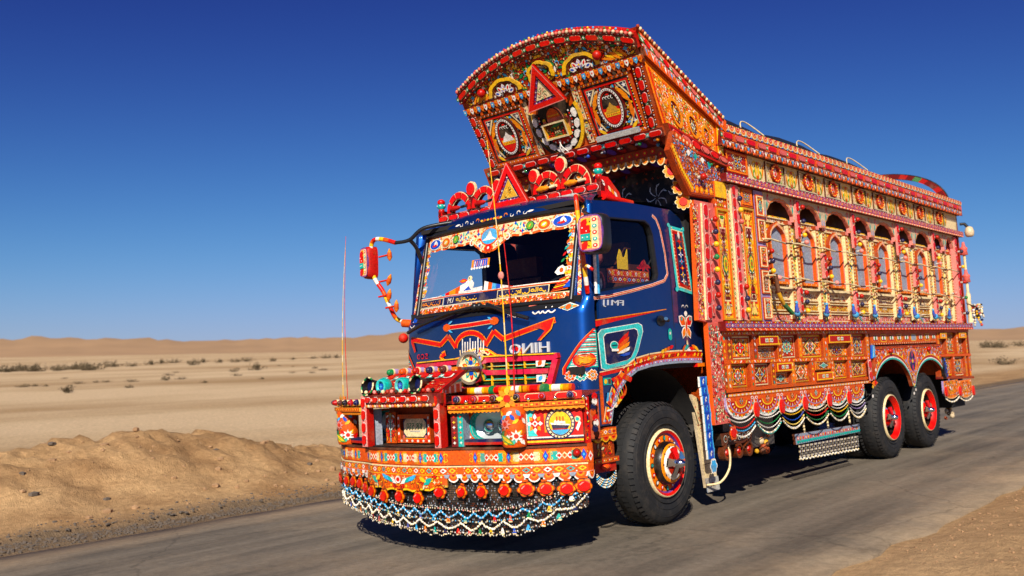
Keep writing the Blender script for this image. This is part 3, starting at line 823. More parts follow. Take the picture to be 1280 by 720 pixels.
# ---------------------------------------------------------------- cargo body: side wall
YF, YR = 2.84, 10.92
XW = 1.25
S0 = SX(XW)
def z_mid(y): return 1.388 - (y - 2.92) * .0133
def z_low(y): return (1.062 - (y - 2.9) * .006) if y < 6.6 else (.94 - (y - 9.4) * .036)
side_wall = empty("side_wall", (0, 0, 0), T)
rng = random.Random(5)

# structural skins: floor, roof, both outer walls, rear wall, front wall
g = G()
block(g, -1.2, 1.04, 3.1, 10.9, 1.80, 3.75, P['BRN'])  # dark brown stands in for the shadow deep behind the arch heads
block(g, -1.2, 1.19, 2.86, 6.6, 1.02, 1.76, P['DOR']); block(g, -1.2, 1.19, 9.36, 10.9, 1.02, 1.76, P['DOR']); block(g, -1.2, 1.19, 6.6, 9.36, 1.40, 1.76, P['BLK'])
block(g, -1.2, 1.2, 2.9, 3.95, 1.80, 3.75, P['DOR'])
block(g, 1.0, 1.2, 10.6, 10.92, 1.76, 3.75, P['PNK2'])
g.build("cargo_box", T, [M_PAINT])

# lower carved wall: stiles and rails in front, panels set back
g = G()
UP = [2.97, 3.51, 4.07, 4.58, 5.27, 6.04, 6.56]; LO = [2.93, 3.41, 3.88, 4.35, 4.86, 5.41, 5.93, 6.56]
def rail(y0, y1, zf, t, h0, h1, col, n=10, side=None):
    for i in range(n):
        a = y0 + (y1 - y0) * i / n; b = y0 + (y1 - y0) * (i + 1) / n
        for q in range(1):
            A = [(a, zf(a) - t / 2), (b, zf(b) - t / 2), (b, zf(b) + t / 2), (a, zf(a) + t / 2)]
            g.prism(S0, A, h0, h1, P[col], P[side or 'MAR'])
rail(YF, 6.66, z_mid, .035, -.06, .012, 'ORG')
rail(9.26, YR, z_mid, .035, -.06, .012, 'ORG', 4)
rail(YF, 6.5, lambda y: z_low(y) + .045, .035, -.06, .014, 'DOR')
rail(YF, 6.5, lambda y: z_low(y) + .0, .035, -.06, .03, 'DOR', 10, 'BLK')
rail(9.3, YR, lambda y: z_low(y) + .03, .035, -.06, .025, 'RST', 4)
rail(YF, YR, lambda y: 1.668, .04, -.06, .010, 'ORG', 16)
def stile(y, z0, z1, w=.10, fl=True):
    g.box(S0, y - w / 2, z0, y + w / 2, z1, -.06, .008, P[rng.choice(('ORG2', 'ORG'))], P['RST'])
    g.quad(S0, y - w * .36, z0 + .01, y + w * .36, z1 - .01, .0092, P[rng.choice(('ORG2', 'ORG', 'RST'))])
    n = max(2, int((z1 - z0) / .055))
    for i in range(n):
        zz = z0 + (z1 - z0) * (i + .5) / n
        if rng.random() < .5: g.leaf(S0, y, zz, .045, .025, rng.choice((.9, 2.2)), .0108, P[rng.choice(('GRN', 'WHT', 'TEAL', 'YEL'))])
        else: g.star(S0, y, zz, w * .28, .02, 4, .45, .0108, P[rng.choice(('WHT', 'YEL', 'CRM', 'LIL'))])
for i, y in enumerate(UP): stile(y, z_mid(y) + .017, 1.648, .13 if i in (0, 4) else .105)
for i, y in enumerate(LO): stile(y, z_low(y) + .062, z_mid(y) - .018, .10)
stile(2.87, z_mid(2.87) + .017, 1.648, .06); stile(2.86, z_low(2.86) + .06, z_mid(2.87) - .018, .05)
RU = [9.36, 9.75, 10.28, 10.75]; RL = [9.36, 10.02, 10.62, 10.82]
for y in RU: stile(y, z_mid(y) + .017, 1.648, .09)
for y in RL: stile(y, z_low(y) + .05, z_mid(y) - .018, .09)
# band above the wheel arches
g.box(S0, 6.66, 1.50, 9.30, 1.648, -.06, .004, P['DOR'], P['MAR'])
dashes(g, S0, 6.7, 9.28, 1.512, .012, .006, 60, ('CRM', 'MAR'))
for i in range(9):
    y = 6.85 + i * .29
    g.poly(S0, oct_pts(y - .12, 1.535, y + .12, 1.635), .006, P['YEL' if i % 2 else 'ORG2'])
    g.poly(S0, oct_pts(y - .10, 1.545, y + .10, 1.625), .0075, P['RED2'] if i != 5 else P['GRY'])
    if i != 5:
        for k in (-1, 0, 1): g.ell(S0, y + k * .045, 1.585, .026, .026, .009, P['WHT' if k else 'GRN'], 8)
# painted rows on the rails
dashes(g, S0, YF, 6.5, 1.668, .012, .0115, 150, ('YEL', 'RED', 'WHT'))
for k in range(130):
    y = YF + (6.45 - YF) * k / 130
    g.poly(S0, [(y, z_low(y) - .012), (y + .014, z_low(y)), (y, z_low(y) + .012), (y - .014, z_low(y))], .0315, P[('YEL', 'WHT', 'CRM')[k % 3]])
for i in range(len(UP) - 1):
    for zf in (1.668, None):
        a, b = UP[i], UP[i + 1]
        for k in range(9):
            y = a + (b - a) * (k + .5) / 9; z = zf or z_mid(y)
            g.leaf(S0, y, z, .05, .018, .5 if k % 2 else 2.6, .0135, P[('YEL', 'CRM', 'AMB', 'WHT', 'RED')[k % 5]])
g.build("wall_frame", side_wall, [M_PAINT])

def carved_panel(name, y0, y1, z0, z1, dep, seed, kind=0):
    """a panel of the lower wall with its own painted medallion; dep is how far it lies behind (-) or before (+) the wall face"""
    g = G(); r = random.Random(seed); S = SX(XW + dep + r.uniform(-.006, .006)); a_ = r.uniform(-.012, .012); S_ = S; S = lambda u, v, h: S_(u - a_ * (v - (z0 + z1) / 2), v + a_ * (u - (y0 + y1) / 2), h)
    bgc = r.choice(('ORG', 'DOR', 'ORG2', 'AMB', 'ORG2'))
    g.box(S, y0, z0, y1, z1, -.02, 0, P[bgc], P['RST'])
    w, h = y1 - y0, z1 - z0; t = min(w, h) * .09
    g.frame(S, y0 + t * .4, z0 + t * .4, y1 - t * .4, z1 - t * .4, t * .5, 0, .004, P[r.choice(('YEL', 'CRM', 'GLD'))])
    g.frame(S, y0 + t, z0 + t, y1 - t, z1 - t, t * .5, 0, .006, P['RED2'])
    filigree(g, S, y0 + t * 1.6, z0 + t * 1.6, y1 - t * 1.6, z1 - t * 1.6, r, ('YEL', 'CRM', 'RED', 'WHT', 'GRN', 'ORG2'), .034, .002, 1.0, True, None, 'BRN')
    motif(g, S, (y0 + y1) / 2, (z0 + z1) / 2, w * .72, h * .78, r, .005)
    g.build(name, side_wall, [M_PAINT])
def plaque(y0, y1, z0, z1, seed, col='RED2'):
    g = G(); S = SX(XW); r = random.Random(seed)
    g.box(S, y0, z0, y1, z1, -.06, .030, P['DOR'], P['RST'])
    S = SX(XW + .030)
    g.frame(S, y0 + .008, z0 + .008, y1 - .008, z1 - .008, .012, 0, .004, P['YEL'])
    g.quad(S, y0 + .02, z0 + .02, y1 - .02, z1 - .02, .002, P[col])
    ym, zm = (y0 + y1) / 2, (z0 + z1) / 2; e = (z1 - z0) * .26
    for k in range(-2, 3): g.ell(S, ym + k * e * 1.25, zm, e * .72, e * .8, .0035, P['WHT' if k else 'YEL'], 8); g.ell(S, ym + k * e * 1.25, zm, e * .4, e * .45, .005, P['GRN' if k else 'RED'], 6)
    g.build("plaque", side_wall, [M_PAINT])
for i in range(len(UP) - 1):
    a, b = UP[i] + .055, UP[i + 1] - .055; zb, zt = z_mid((a + b) / 2) + .02, 1.646
    if i in (1, 4):
        plaque(a, b, zt - .11, zt, 30 + i); carved_panel("carved_panel", a, b, zb, zt - .12, -.032, 60 + i)
    else: carved_panel("carved_panel", a, b, zb, zt, -.032, 70 + i)
for i in range(len(LO) - 1):
    a, b = LO[i] + .05, LO[i + 1] - .05; zb, zt = z_low((a + b) / 2) + .066, z_mid((a + b) / 2) - .02
    if i == 2: plaque(a, b, zt - .10, zt, 40 + i); carved_panel("carved_panel", a, b, zb, zt - .11, -.032, 80 + i)
    elif i == 4: carved_panel("carved_panel", a, b, zb + .12, zt, .02, 86 + i); plaque(a, b, zb, zb + .10, 41, 'DOR')
    else: carved_panel("carved_panel", a, b, zb, zt, -.032, 90 + i)
for L, f0, f1 in ((RU, lambda y: z_mid(y) + .02, lambda y: 1.646), (RL, lambda y: z_low(y) + .055, lambda y: z_mid(y) - .02)):
    for i in range(3):
        a, b = L[i] + .045, L[i + 1] - .045
        if b - a < .12: continue
        m = (a + b) / 2
        if L is RU and i != 1: plaque(a, b, 1.55, 1.646, 50 + i, 'ORG2'); carved_panel("carved_panel", a, b, f0(m), 1.54, -.04, 100 + i)
        else: carved_panel("carved_panel", a, b, f0(m), f1(m), -.04, 110 + i + (9 if L is RU else 0))

# ledge between lower and upper wall
g = G(); S = SX(1.33)
g.box(S, 2.80, 1.69, YR + .02, 1.785, -.14, 0, P['RST'], P['MAR'], 0, 20)
lozenges(g, S, 2.80, YR + .02, 1.722, 1.762, .002, 150, 'PUR', ('PNK', 'ORG2', 'WHT'), 'RED')
dashes(g, S, 2.80, YR + .02, 1.774, .012, .003, 170, ('RED', 'YEL', 'LIL')); dashes(g, S, 2.80, YR + .02, 1.710, .010, .003, 200, ('ORG2', 'RED', 'CRM'))
beads(g, S, 2.82, YR, 1.698, .010, 0, 200, ('ORG', 'RED', 'PNK'))
g.build("ledge", side_wall, [M_PAINT])

# skirt: painted half rounds, then strings of coloured chain between red reflectors
g = G(); S = SX(1.275)
def skirt_top(y): return z_low(y) - .018
LOB = [2.80, 3.365, 3.938, 4.509, 5.161, 5.74, 6.28]
for i in range(len(LOB) - 1):
    a, b = LOB[i], LOB[i + 1]; m = (a + b) / 2; zt = skirt_top(m); k = 14
    low = [(m + (b - a) / 2 * math.cos(math.pi + math.pi * j / k), zt - .07 + .155 * math.sin(math.pi + math.pi * j / k)) for j in range(k + 1)]
    g.prism(S, low + [(b, zt), (a, zt)], -.03, 0, P['WHT'], P['LIL'])
    def inner(s, z0=.07): return [(m + s * (b - a) / 2 * math.cos(math.pi + math.pi * j / k), zt - z0 * .6 + .155 * s * math.sin(math.pi + math.pi * j / k)) for j in range(k + 1)]
    g.poly(S, inner(.97) + [(b, zt), (a, zt)], .002, P['ORG'])
    g.poly(S, inner(.8), .0035, P['LIL']); g.poly(S, inner(.74), .005, P['RED2']); g.poly(S, inner(.45), .0065, P['YEL']); g.poly(S, inner(.36), .008, P['ORG'])
    for j in range(9):
        q = math.pi + math.pi * (j + .5) / 9
        g.ell(S, m + .88 * (b - a) / 2 * math.cos(q), zt - .055 + .135 * math.sin(q), .017, .014, .006, P[('WHT', 'YEL', 'TEAL')[j % 3]], 6)
        g.leaf(S, m + .6 * (b - a) / 2 * math.cos(q), zt - .05 + .093 * math.sin(q), .04, .018, q, .0075, P[('WHT', 'YEL')[j % 2]])
    motif(g, S, m, zt - .045, .10, .08, rng, .01, None, False)
    for sgn in (-1, 1): g.ell(S, m + sgn * (b - a) * .42, zt - .022, .03, .016, .006, P['WHT'], 8); g.ell(S, m + sgn * (b - a) * .42, zt - .022, .018, .009, .0075, P['RED'], 6)
g.build("scalloped_skirt", side_wall, [M_PAINT]); g = G()
zr = lambda y: z_low(y) - .01
for a, b in ((9.36, 10.06), (10.06, 10.74)):
    m = (a + b) / 2; zt = zr(m)
    low = [(m + (b - a) / 2 * math.cos(math.pi + math.pi * j / 12), zt - .15 + .13 * math.sin(math.pi + math.pi * j / 12)) for j in range(13)]
    g.prism(S, low + [(b, zt), (a, zt)], -.03, 0, P['ORG2'], P['LIL'])
    filigree(g, S, a + .03, zt - .24, b - .03, zt - .01, rng, ('RED', 'YEL', 'CRM', 'WHT', 'RST'), .04, .003, 1, True, None, 'BRN')
g.build("scalloped_skirt", side_wall, [M_PAINT])
CH = [('MAR', 'WHT', 'RED', 'SKY', 'WHT'), ('TEAL', 'WHT', 'GRN', 'WHT', 'TEAL'), ('SKY', 'YEL', 'BLU', 'YEL2', 'WHT'), ('MAR', 'CRM', 'RED', 'GRN', 'CRM'), ('TEAL', 'WHT', 'YEL', 'GRN', 'WHT'), ('SKY', 'WHT', 'LIL', 'WHT', 'CRM')]
def chain_swag(a, b, zt, dep, cols, n=13, r=.012, fringe=True):
    g = G()
    for k, c in enumerate(cols):
        d = dep * (.35 + .16 * k) * rng.uniform(.86, 1.14); off = .02 * k
        for i in range(n):
            q0, q1 = i / n, (i + .72) / n
            pt = lambda q: (a + (b - a) * q, zt - .03 * k - d * 4 * q * (1 - q) * .62 - off * .2)
            (y0, z0), (y1, z1) = pt(q0), pt(q1)
            g.tube([(1.272 + .004 * k, y0, z0), (1.272 + .004 * k, y1, z1)], r * .55, P[c], 4, 0, False, False)
    if fringe:
        for i in range(n + 5):
            q = (i + .5) / (n + 5); k = len(cols) - 1
            z = zt - .03 * k - dep * (.35 + .16 * k) * 4 * q * (1 - q) * .62 - .012
            g.ball((1.285, a + (b - a) * q, z), .011, P[('WHT', 'CRM', 'SIL')[i % 3]], 5, 3)
    g.build("chain_swag", side_wall, [M_PAINT])
for i in range(6): chain_swag(LOB[i] + .02, LOB[i + 1] - .02, skirt_top((LOB[i] + LOB[i + 1]) / 2) - .16, .17, CH[i])
for a, b in ((9.38, 10.04), (10.08, 10.74)): chain_swag(a, b, zr((a + b) / 2) - .19, .15, ('LIL', 'CRM', 'WHT'), 12)
for i, y in enumerate(LOB[1:6] + [9.38, 10.06, 10.74]):
    g = G(); z = skirt_top(y) - .145 if y < 7 else zr(y) - .17
    S = SX(1.282)
    g.ell(S, y, z, .048, .085, .004, P['CRM'], 12); g.ell(S, y, z, .040, .075, .03, P['RED'], 12, 0, 0, .004)
    g.build("reflector", side_wall, [M_TAPE])

# wheel arch board
g = G(); S = SX(1.295)
y0, y1 = 6.64, 9.33
def arch_z(y):
    z = .90
    for c, t in ((7.27, 1.30), (8.78, 1.255)):
        d = abs(y - c) / .735
        if d < 1: z = max(z, t - .50 + .50 * math.sqrt(1 - d * d))
    return z
N = 64
for i in range(N):
    a, b = y0 + (y1 - y0) * i / N, y0 + (y1 - y0) * (i + 1) / N
    g.prism(S, [(a, arch_z(a)), (b, arch_z(b)), (b, 1.475), (a, 1.475)], -.05, 0, P['ORG'], P['RST'])
    for k, (c0, c1, cl) in enumerate(((0, .022, 'TEAL'), (.022, .038, 'WHT'), (.038, .07, 'RED2'), (.07, .082, 'YEL'))):
        if arch_z(a) + c1 < 1.47: g.poly(S, [(a, arch_z(a) + c0), (b, arch_z(b) + c0), (b, arch_z(b) + c1), (a, arch_z(a) + c1)], .002 + .001 * k, P[cl])
filigree(g, S, y0 + .03, 1.0, y1 - .03, 1.46, rng, ('YEL', 'CRM', 'RED', 'LIL', 'WHT', 'PUR', 'DOR'), .042, .003, 1.0, True, lambda u, v: v > arch_z(u) + .10, 'BRN')
for cy in (7.27, 8.78):
    for i in range(16):
        q = math.pi * (i + .5) / 16
        g.ell(S, cy + .80 * math.cos(q), (.80 if cy < 8 else .755) + .60 * math.sin(q), .028, .022, .006, P[('WHT', 'LIL', 'YEL')[i % 3]], 7) if .80 + .60 * math.sin(q) < 1.45 else None
g.lobed(S, 8.02, 1.26, .22, .20, 8, .25, .006, P['LIL']); g.lobed(S, 8.02, 1.26, .20, .18, 8, .25, .0075, P['ORG2']); g.ell(S, 8.02, 1.26, .12, .14, .009, P['NAVY'], 14)
for i in range(4):
    a = math.pi / 2 * i + math.pi / 2; g.leaf(S, 8.02 + .08 * math.cos(a), 1.26 + .09 * math.sin(a), .13, .08, a, .011, P['PUR']); g.leaf(S, 8.02 + .08 * math.cos(a), 1.26 + .09 * math.sin(a), .08, .035, a, .0125, P['RED'])
g.ell(S, 8.02, 1.26, .03, .03, .013, P['YEL'], 8)
motif(g, S, 8.03, 1.02, .12, .12, rng, .007, ('CRM', 'RED', 'WHT', 'YEL', 'MAR'), False)
g.frame(S, y0, 1.44, y1, 1.478, .012, 0, .006, P['RST'])
g.build("wheel_arch_board", side_wall, [M_PAINT])
for y in (7.2, 8.72):
    g = G(); g.ball((1.315, y, 1.41), .04, P['RED2'], 10, 6, 0, (.8, 1.3, .8)); g.build("marker_lamp", side_wall, [M_TAPE])
# edging straps either side of the arches: blue plumes and red tapes
g = G(); S = SX(1.30)
g.prism(S, [(6.56, 1.33), (6.66, 1.35), (6.68, 1.49), (6.60, 1.50)], -.02, .004, P['SKY'], P['BLU']); g.ribbon(S, [(6.60, 1.35), (6.64, 1.48)], .012, .006, P['WHT'])
g.build("plume", side_wall, [M_PAINT]); g = G()
g.prism(S, [(9.30, 1.28), (9.40, 1.24), (9.46, 1.0), (9.38, .96), (9.32, 1.02)], -.02, .02, P['NAVY'], P['BLK'])
for k in range(5): g.leaf(S, 9.36 + .02 * k, 1.24 - .06 * k, .09, .04, .5, .022, P['BLU'])
g.build("plume", side_wall, [M_PAINT])
g = G(); S = SX(1.285); tape(g, S, 1.05, 1.32, 6.44, 6.56, 0, 2, .012, 'WHT', 'PNK', 'RED', None, side_wall, .16, True, 2, True)
g.poly(S, [(6.50, 1.02), (6.60, 1.05), (6.72, 1.02), (6.60, .97)], .004, P['ORG2']); g.ell(S, 6.63, 1.02, .04, .03, .008, P['RED'], 8)
g.build("tape_strip", side_wall, [M_PAINT])

# hanging step board with a beaded fringe
g = G(); S = SX(1.17)
g.prism(S, [(4.47, .44), (6.28, .43), (6.30, .525), (4.45, .555)], -.03, 0, P['GRY'], P['BRN'])
for i in range(26):
    y = 4.52 + i * .067; z = .505 - i * .0008
    g.ell(S, y, z, .026, .022, .003, P['PNK2'], 8); g.ell(S, y, z, .014, .012, .005, P[('WHT', 'YEL', 'RED')[i % 3]], 6)
for i in range(30):
    y = 4.49 + i * .06; g.poly(S, [(y, .462 - i * .0006), (y + .03, .445 - i * .0006), (y + .06, .462 - i * .0006), (y + .06, .478 - i * .0006), (y, .478 - i * .0006)], .004, P['TEAL'])
g.build("step_board", T, [M_PAINT])
g = G()
for k in range(5):
    for i in range(64):
        y = 4.52 + (6.22 - 4.52) * i / 64; z = .415 - .028 * k - .0006 * i
        g.face([(1.172 + .004 * (k % 2), y, z - .011), (1.172, y + .020, z - .011), (1.172, y + .020, z + .010), (1.172 + .004 * (k % 2), y, z + .010)], P[('CRM', 'SIL', 'BRN', 'WHT')[(i * 3 + k * 2) % 4]])
for i in range(64):
    y = 4.53 + (6.22 - 4.53) * i / 64; g.ball((1.17, y, .275 - .0008 * i + .008 * math.sin(i * 1.7)), .011, P[('CRM', 'WHT', 'SIL')[i % 3]], 5, 3)
g.build("bead_fringe", T, [M_PAINT])
for y in (4.75, 5.4, 6.05):
    g = G(); g.tube([(1.15, y, .55), (1.12, y, 1.0)], .012, P['CRM'], 5); g.build("hanger_rod", T, [M_PAINT])

# ---------------------------------------------------------------- cargo body: arcade
arcade = empty("arcade", (0, 0, 0), T)
BD = [3.97, 4.764, 5.51, 6.401, 7.10, 8.0, 8.71, 9.538, 10.15, 10.62]
XB = 1.155
g = G(); S = SX(XB)
g.box(S, 3.95, 1.785, 10.6, 2.985, -.04, 0, P['YEL'], P['BRN'])
filigree(g, S, 3.97, 2.18, 10.58, 2.97, rng, ('CRM', 'YEL2', 'RST', 'ORG', 'WHT', 'DOR'), .042, .002, 1.15, False, None, 'BRN')
for i in range(len(BD) - 1):
    a, b = BD[i], BD[i + 1]
    for z0, z1, bgc in ((1.80, 1.90, 'PNK'), (1.92, 2.02, 'GLD'), (2.04, 2.15, 'CRM'), (2.90, 2.965, 'CRM')):
        g.frame(S, a + .05, z0, b - .05, z1, .012, 0, .018, P['CRM'], P['RST'])
        g.quad(S, a + .06, z0 + .01, b - .06, z1 - .01, .002, P[bgc])
        filigree(g, S, a + .07, z0 + .012, b - .07, z1 - .012, rng, ('ORG', 'YEL', 'CRM', 'RST', 'ORG2', 'WHT', 'RED2'), .032, .004, 1.0, True, None, 'BRN')
    g.box(S, a + .02, 2.155, b - .02, 2.185, 0, .05, P['CRM'], P['RST'])
    filigree(g, S, a + .06, 2.19, a + .20, 2.9, rng, ('ORG', 'CRM', 'YEL', 'RED', 'WHT', 'AMB', 'RST'), .034, .004, 1, False, None, 'BRN')
    filigree(g, S, b - .20, 2.19, b - .06, 2.9, rng, ('ORG', 'CRM', 'YEL', 'RED', 'WHT', 'AMB', 'RST'), .034, .004, 1, False, None, 'BRN')
g.build("back_wall", arcade, [M_PAINT])

def niche_window(a, b):
    """a pointed grey-blue shutter in an ogee frame"""
    m = (a + b) / 2; w = min(.175, (b - a) * .25); z0, zs, zt = 2.245, 2.74, 2.87
    def outline(e):
        pts = [(m - w - e, z0 - e), (m + w + e, z0 - e), (m + w + e, zs)]
        for t in (.25, .5, .75): pts.append((m + (w + e) * (1 - t ** 1.6), zs + (zt + e * 1.4 - zs) * (t ** .75)))
        pts.append((m, zt + e * 1.4))
        for t in (.75, .5, .25): pts.append((m - (w + e) * (1 - t ** 1.6), zs + (zt + e * 1.4 - zs) * (t ** .75)))
        pts.append((m - w - e, zs)); return pts
    g = G(); S = SX(XB)
    o, i = outline(.030), outline(0.0); n = len(o)
    for k in range(n):
        j = (k + 1) % n
        g.poly(S, [o[k], o[j], i[j], i[k]], .05, P['PNK' if k % 2 else 'ORG2'])
        g.face([S(*o[k], 0), S(*o[j], 0), S(*o[j], .05), S(*o[k], .05)], P['RST']); g.face([S(*i[j], 0), S(*i[k], 0), S(*i[k], .05), S(*i[j], .05)], P['ORG'])
        for q in range(3):
            t = (q + .5) / 3; u = (o[k][0] + i[k][0]) / 2 * (1 - t) + (o[j][0] + i[j][0]) / 2 * t; v = (o[k][1] + i[k][1]) / 2 * (1 - t) + (o[j][1] + i[j][1]) / 2 * t
            g.ell(S, u, v, .010, .010, .052, P['CRM'], 5)
    g.build("niche_frame", arcade, [M_PAINT])
    g = G(); g.poly(S, outline(.002), .006, P['GRY'])
    r = random.Random(int(a * 100))
    for k in range(5): g.leaf(S, m + r.uniform(-.6, .6) * w, r.uniform(2.28, 2.75), .12, .012, r.uniform(-.3, .3), .008, P[r.choice(('LIL', 'BEI', 'GRY', 'SIL'))])
    g.build("niche_shutter", arcade, [M_PAINT])
for i in range(len(BD) - 2): niche_window(BD[i], BD[i + 1])

# scalloped arch heads under the cornice
for i in range(len(BD) - 1):
    a, b = BD[i], BD[i + 1]; m = (a + b) / 2; hw = (b - a) / 2; g = G(); S = SX(XW)
    def head(u):
        d = abs(u - m) / (hw * .86)
        if d >= 1: return 2.93
        return 2.985 + .165 * (1 - d ** 2.6) - .016 * abs(math.sin(d * math.pi * 3.0))
    N = 24
    for k in range(N):
        p, q = a + (b - a) * k / N, a + (b - a) * (k + 1) / N
        z0, z1 = head(p), head(q)
        if abs((p + q) / 2 - m) > hw * .86: z0 = z1 = 2.93
        g.prism(S, [(p, z0), (q, z1), (q, 3.205), (p, 3.205)], -.045, 0, P['BEI'], P['PNK'])
        g.poly(S, [(p, z0 + .006), (q, z1 + .006), (q, z1 + .022), (p, z0 + .022)], .002, P['ORG2'])
    for sgn in (-1, 1):
        u = m + sgn * hw * .72
        g.leaf(S, u, 3.13, .11, .05, 1.2 * sgn + .4, .003, P['PNK']); g.leaf(S, u + sgn * .03, 3.06, .10, .04, 1.5, .003, P['TEAL']); g.ell(S, u, 3.17, .018, .018, .004, P['RED'], 6)
        g.leaf(S, m + sgn * hw * .93, 2.98, .10, .03, 1.57, .003, P['LIL'])
    g.build("arch_head", arcade, [M_PAINT])

# columns: a dotted yellow pair at every bay edge
for i, y in enumerate(BD):
    for dy in (-.10, .08) if i < len(BD) - 1 else (-.10,):
        g = G(); S = SX(XW - .045)
        g.box(S, y + dy - .036, 1.79, y + dy + .036, 2.93, -.05, 0, P['YEL2'], P['CRM'])
        g.quad(S, y + dy - .020, 1.80, y + dy + .020, 2.92, .002, P['CRM']); g.ribbon(S, [(y + dy - .030, 1.8), (y + dy - .030, 2.92)], .006, .002, P['RST'])
        for k in range(26): g.poly(S, [(y + dy - .018, 1.815 + k * .0428), (y + dy + .018, 1.815 + k * .0428), (y + dy + .018, 1.838 + k * .0428), (y + dy - .018, 1.838 + k * .0428)], .004, P['ORG' if k % 2 else 'RED2'])
        g.box(S, y + dy - .048, 2.90, y + dy + .048, 2.945, -.10, .012, P['PNK'], P['RST']); g.box(S, y + dy - .048, 1.785, y + dy + .048, 1.83, -.10, .012, P['PNK'], P['RST'])
        g.build("column", arcade, [M_PAINT])
    # flowered strip between the pair
    g = G(); S = SX(XW - .06)
    if i < len(BD) - 1:
        g.box(S, y - .062, 1.79, y + .042, 2.93, -.04, 0, P['YEL2'], P['YEL'])
        filigree(g, S, y - .06, 1.80, y + .04, 2.92, rng, ('TEAL', 'SKY', 'CRM', 'ORG', 'WHT', 'GRN2'), .04, .003, 1, False, None, 'BRN')
        g.build("flower_strip", arcade, [M_PAINT])

# knobs share three meshes
KN = {}
def knob(col, loc, parent, sc=1.0):
    if col not in KN:
        g = G(); g.ball((0, 0, 0), .029, P[col], 9, 6); g.tube([(-.06, 0, 0), (-.02, 0, 0)], .016, P['SIL'], 6, 0, False)
        KN[col] = g.build("knob", parent, [M_TAPE]); o = KN[col]
    else:
        o = KN[col].copy(); COL.objects.link(o); o.parent = parent
    o.location = loc; o.scale = (sc, sc, sc); return o
def reflector_post(y, z0, z1, n, x=XW + .02, knobs=True, w=.075, d=.07):
    g = G(); S = SX(x)
    g.box(S, y - w / 2, z0, y + w / 2, z1, -d, 0, P['PNK2'], P['PNK'])
    tape(g, S, z0, z1, y - w / 2, y + w / 2, .001, n, .014, 'WHT', 'PNK', 'RED', None, arcade, .14, True, 2, True)
    g.build("reflector_post", arcade, [M_PAINT])
    if knobs:
        for k, c in enumerate(('RED2', 'NAVY', 'YEL')): knob(c, (x + .034, y + w / 2 + .04, z1 - .03 - (z1 - z0) * (.12 + .36 * k)), arcade)
for i in (1, 3, 5, 7): reflector_post(BD[i], 2.74, 3.19, 3, XW + .02, True, .075, .025); reflector_post(BD[i], 1.90, 2.19, 3, XW - .015, True, .075, .035)
for i in (0, 2, 4, 6): reflector_post(BD[i], 2.32, 2.62, 3, XW - .015, True, .075, .035)
reflector_post(10.63, 1.80, 3.18, 10, XW + .02, False, .10)
for k in range(5): knob(('NAVY', 'YEL', 'RED2', 'GRN', 'NAVY')[k], (1.33, 10.72, 2.95 - .25 * k), arcade)
# pink balls
for i, y in enumerate(BD[:-1]): knob('PNK', (XW + .06, y + (.12 if i % 2 == 0 else .10), 2.26 if i % 2 == 0 else 2.70), arcade, 1.0)
# tie rods
for za, zb in ((2.665, 2.622), (2.275, 2.205)):
    g = G(); n = 40
    pts = [(1.305, 3.80 + (10.62 - 3.80) * k / n, za + (zb - za) * k / n + .010 * math.sin(k * 1.57)) for k in range(n + 1)]
    g.tube(pts, .010, [P['CRM'], P['CRM'], P['BEI'], P['BRN']], 6); g.build("tie_rod", arcade, [M_PAINT])
for i, y in enumerate(BD[:-1]):
    for z in (2.66, 2.26):
        g = G(); g.tube([(XW - .06, y, z - .03), (1.305, y, z - .015 * (y - 3.8) / 3)], .010, P['BRN'], 5); g.build("rod_bracket", arcade, [M_PAINT])
# blue peacock figures at the foot of the columns
def peacock():
    g = G()
    g.ball((.0, 0, 0), .06, P['SKY'], 8, 6, 0, (.7, 1.2, .9)); g.tube([(.01, -.05, .02), (.015, -.085, .07), (.015, -.085, .12)], [.035, .025, .018], P['BLU'], 7); g.ball((.015, -.092, .135), .024, P['SKY'], 7, 5)
    g.face([(.015, -.11, .14), (.005, -.145, .125), (.025, -.145, .125)], P['YEL'])
    for k in range(5):
        a = -.5 + .25 * k
        g.face([(.0, .05, .0), (-.01 + .02 * (k % 2), .16 * math.cos(a), .16 * math.sin(a) + .01), (.01, .22 * math.cos(a), .22 * math.sin(a)), (.01, .17 * math.cos(a + .13), .17 * math.sin(a + .13))], P[('TEAL', 'SKY', 'GRN', 'WHT', 'BLU')[k]])
    for s in (-.012, .012): g.tube([(s, 0, -.05), (s, 0, -.11)], .007, P['BLK'], 4)
    return g
pk = peacock().build("peacock_figure", arcade, [M_PAINT])
for i in range(1, 9):
    o = pk if i == 1 else copy_part(pk, arcade)
    o.location = (XW + .02, BD[i] - .20 + rng.uniform(-.04, .04), 1.885); o.scale = (.8, .8, .8); o.rotation_euler = (rng.uniform(-.2, .2), 0, rng.uniform(-.4, .4))
# sagging dark chains that hang in front of the first bay
g = G(); g.tube([(XW + .05, 4.02, 2.30), (XW + .06, 4.04, 2.10), (XW + .06, 4.14, 1.98), (XW + .05, 4.36, 1.88)], .024, [P['BRN'], P['GLD'], P['GRN']], 6); g.build("hanging_garland", arcade, [M_PAINT])

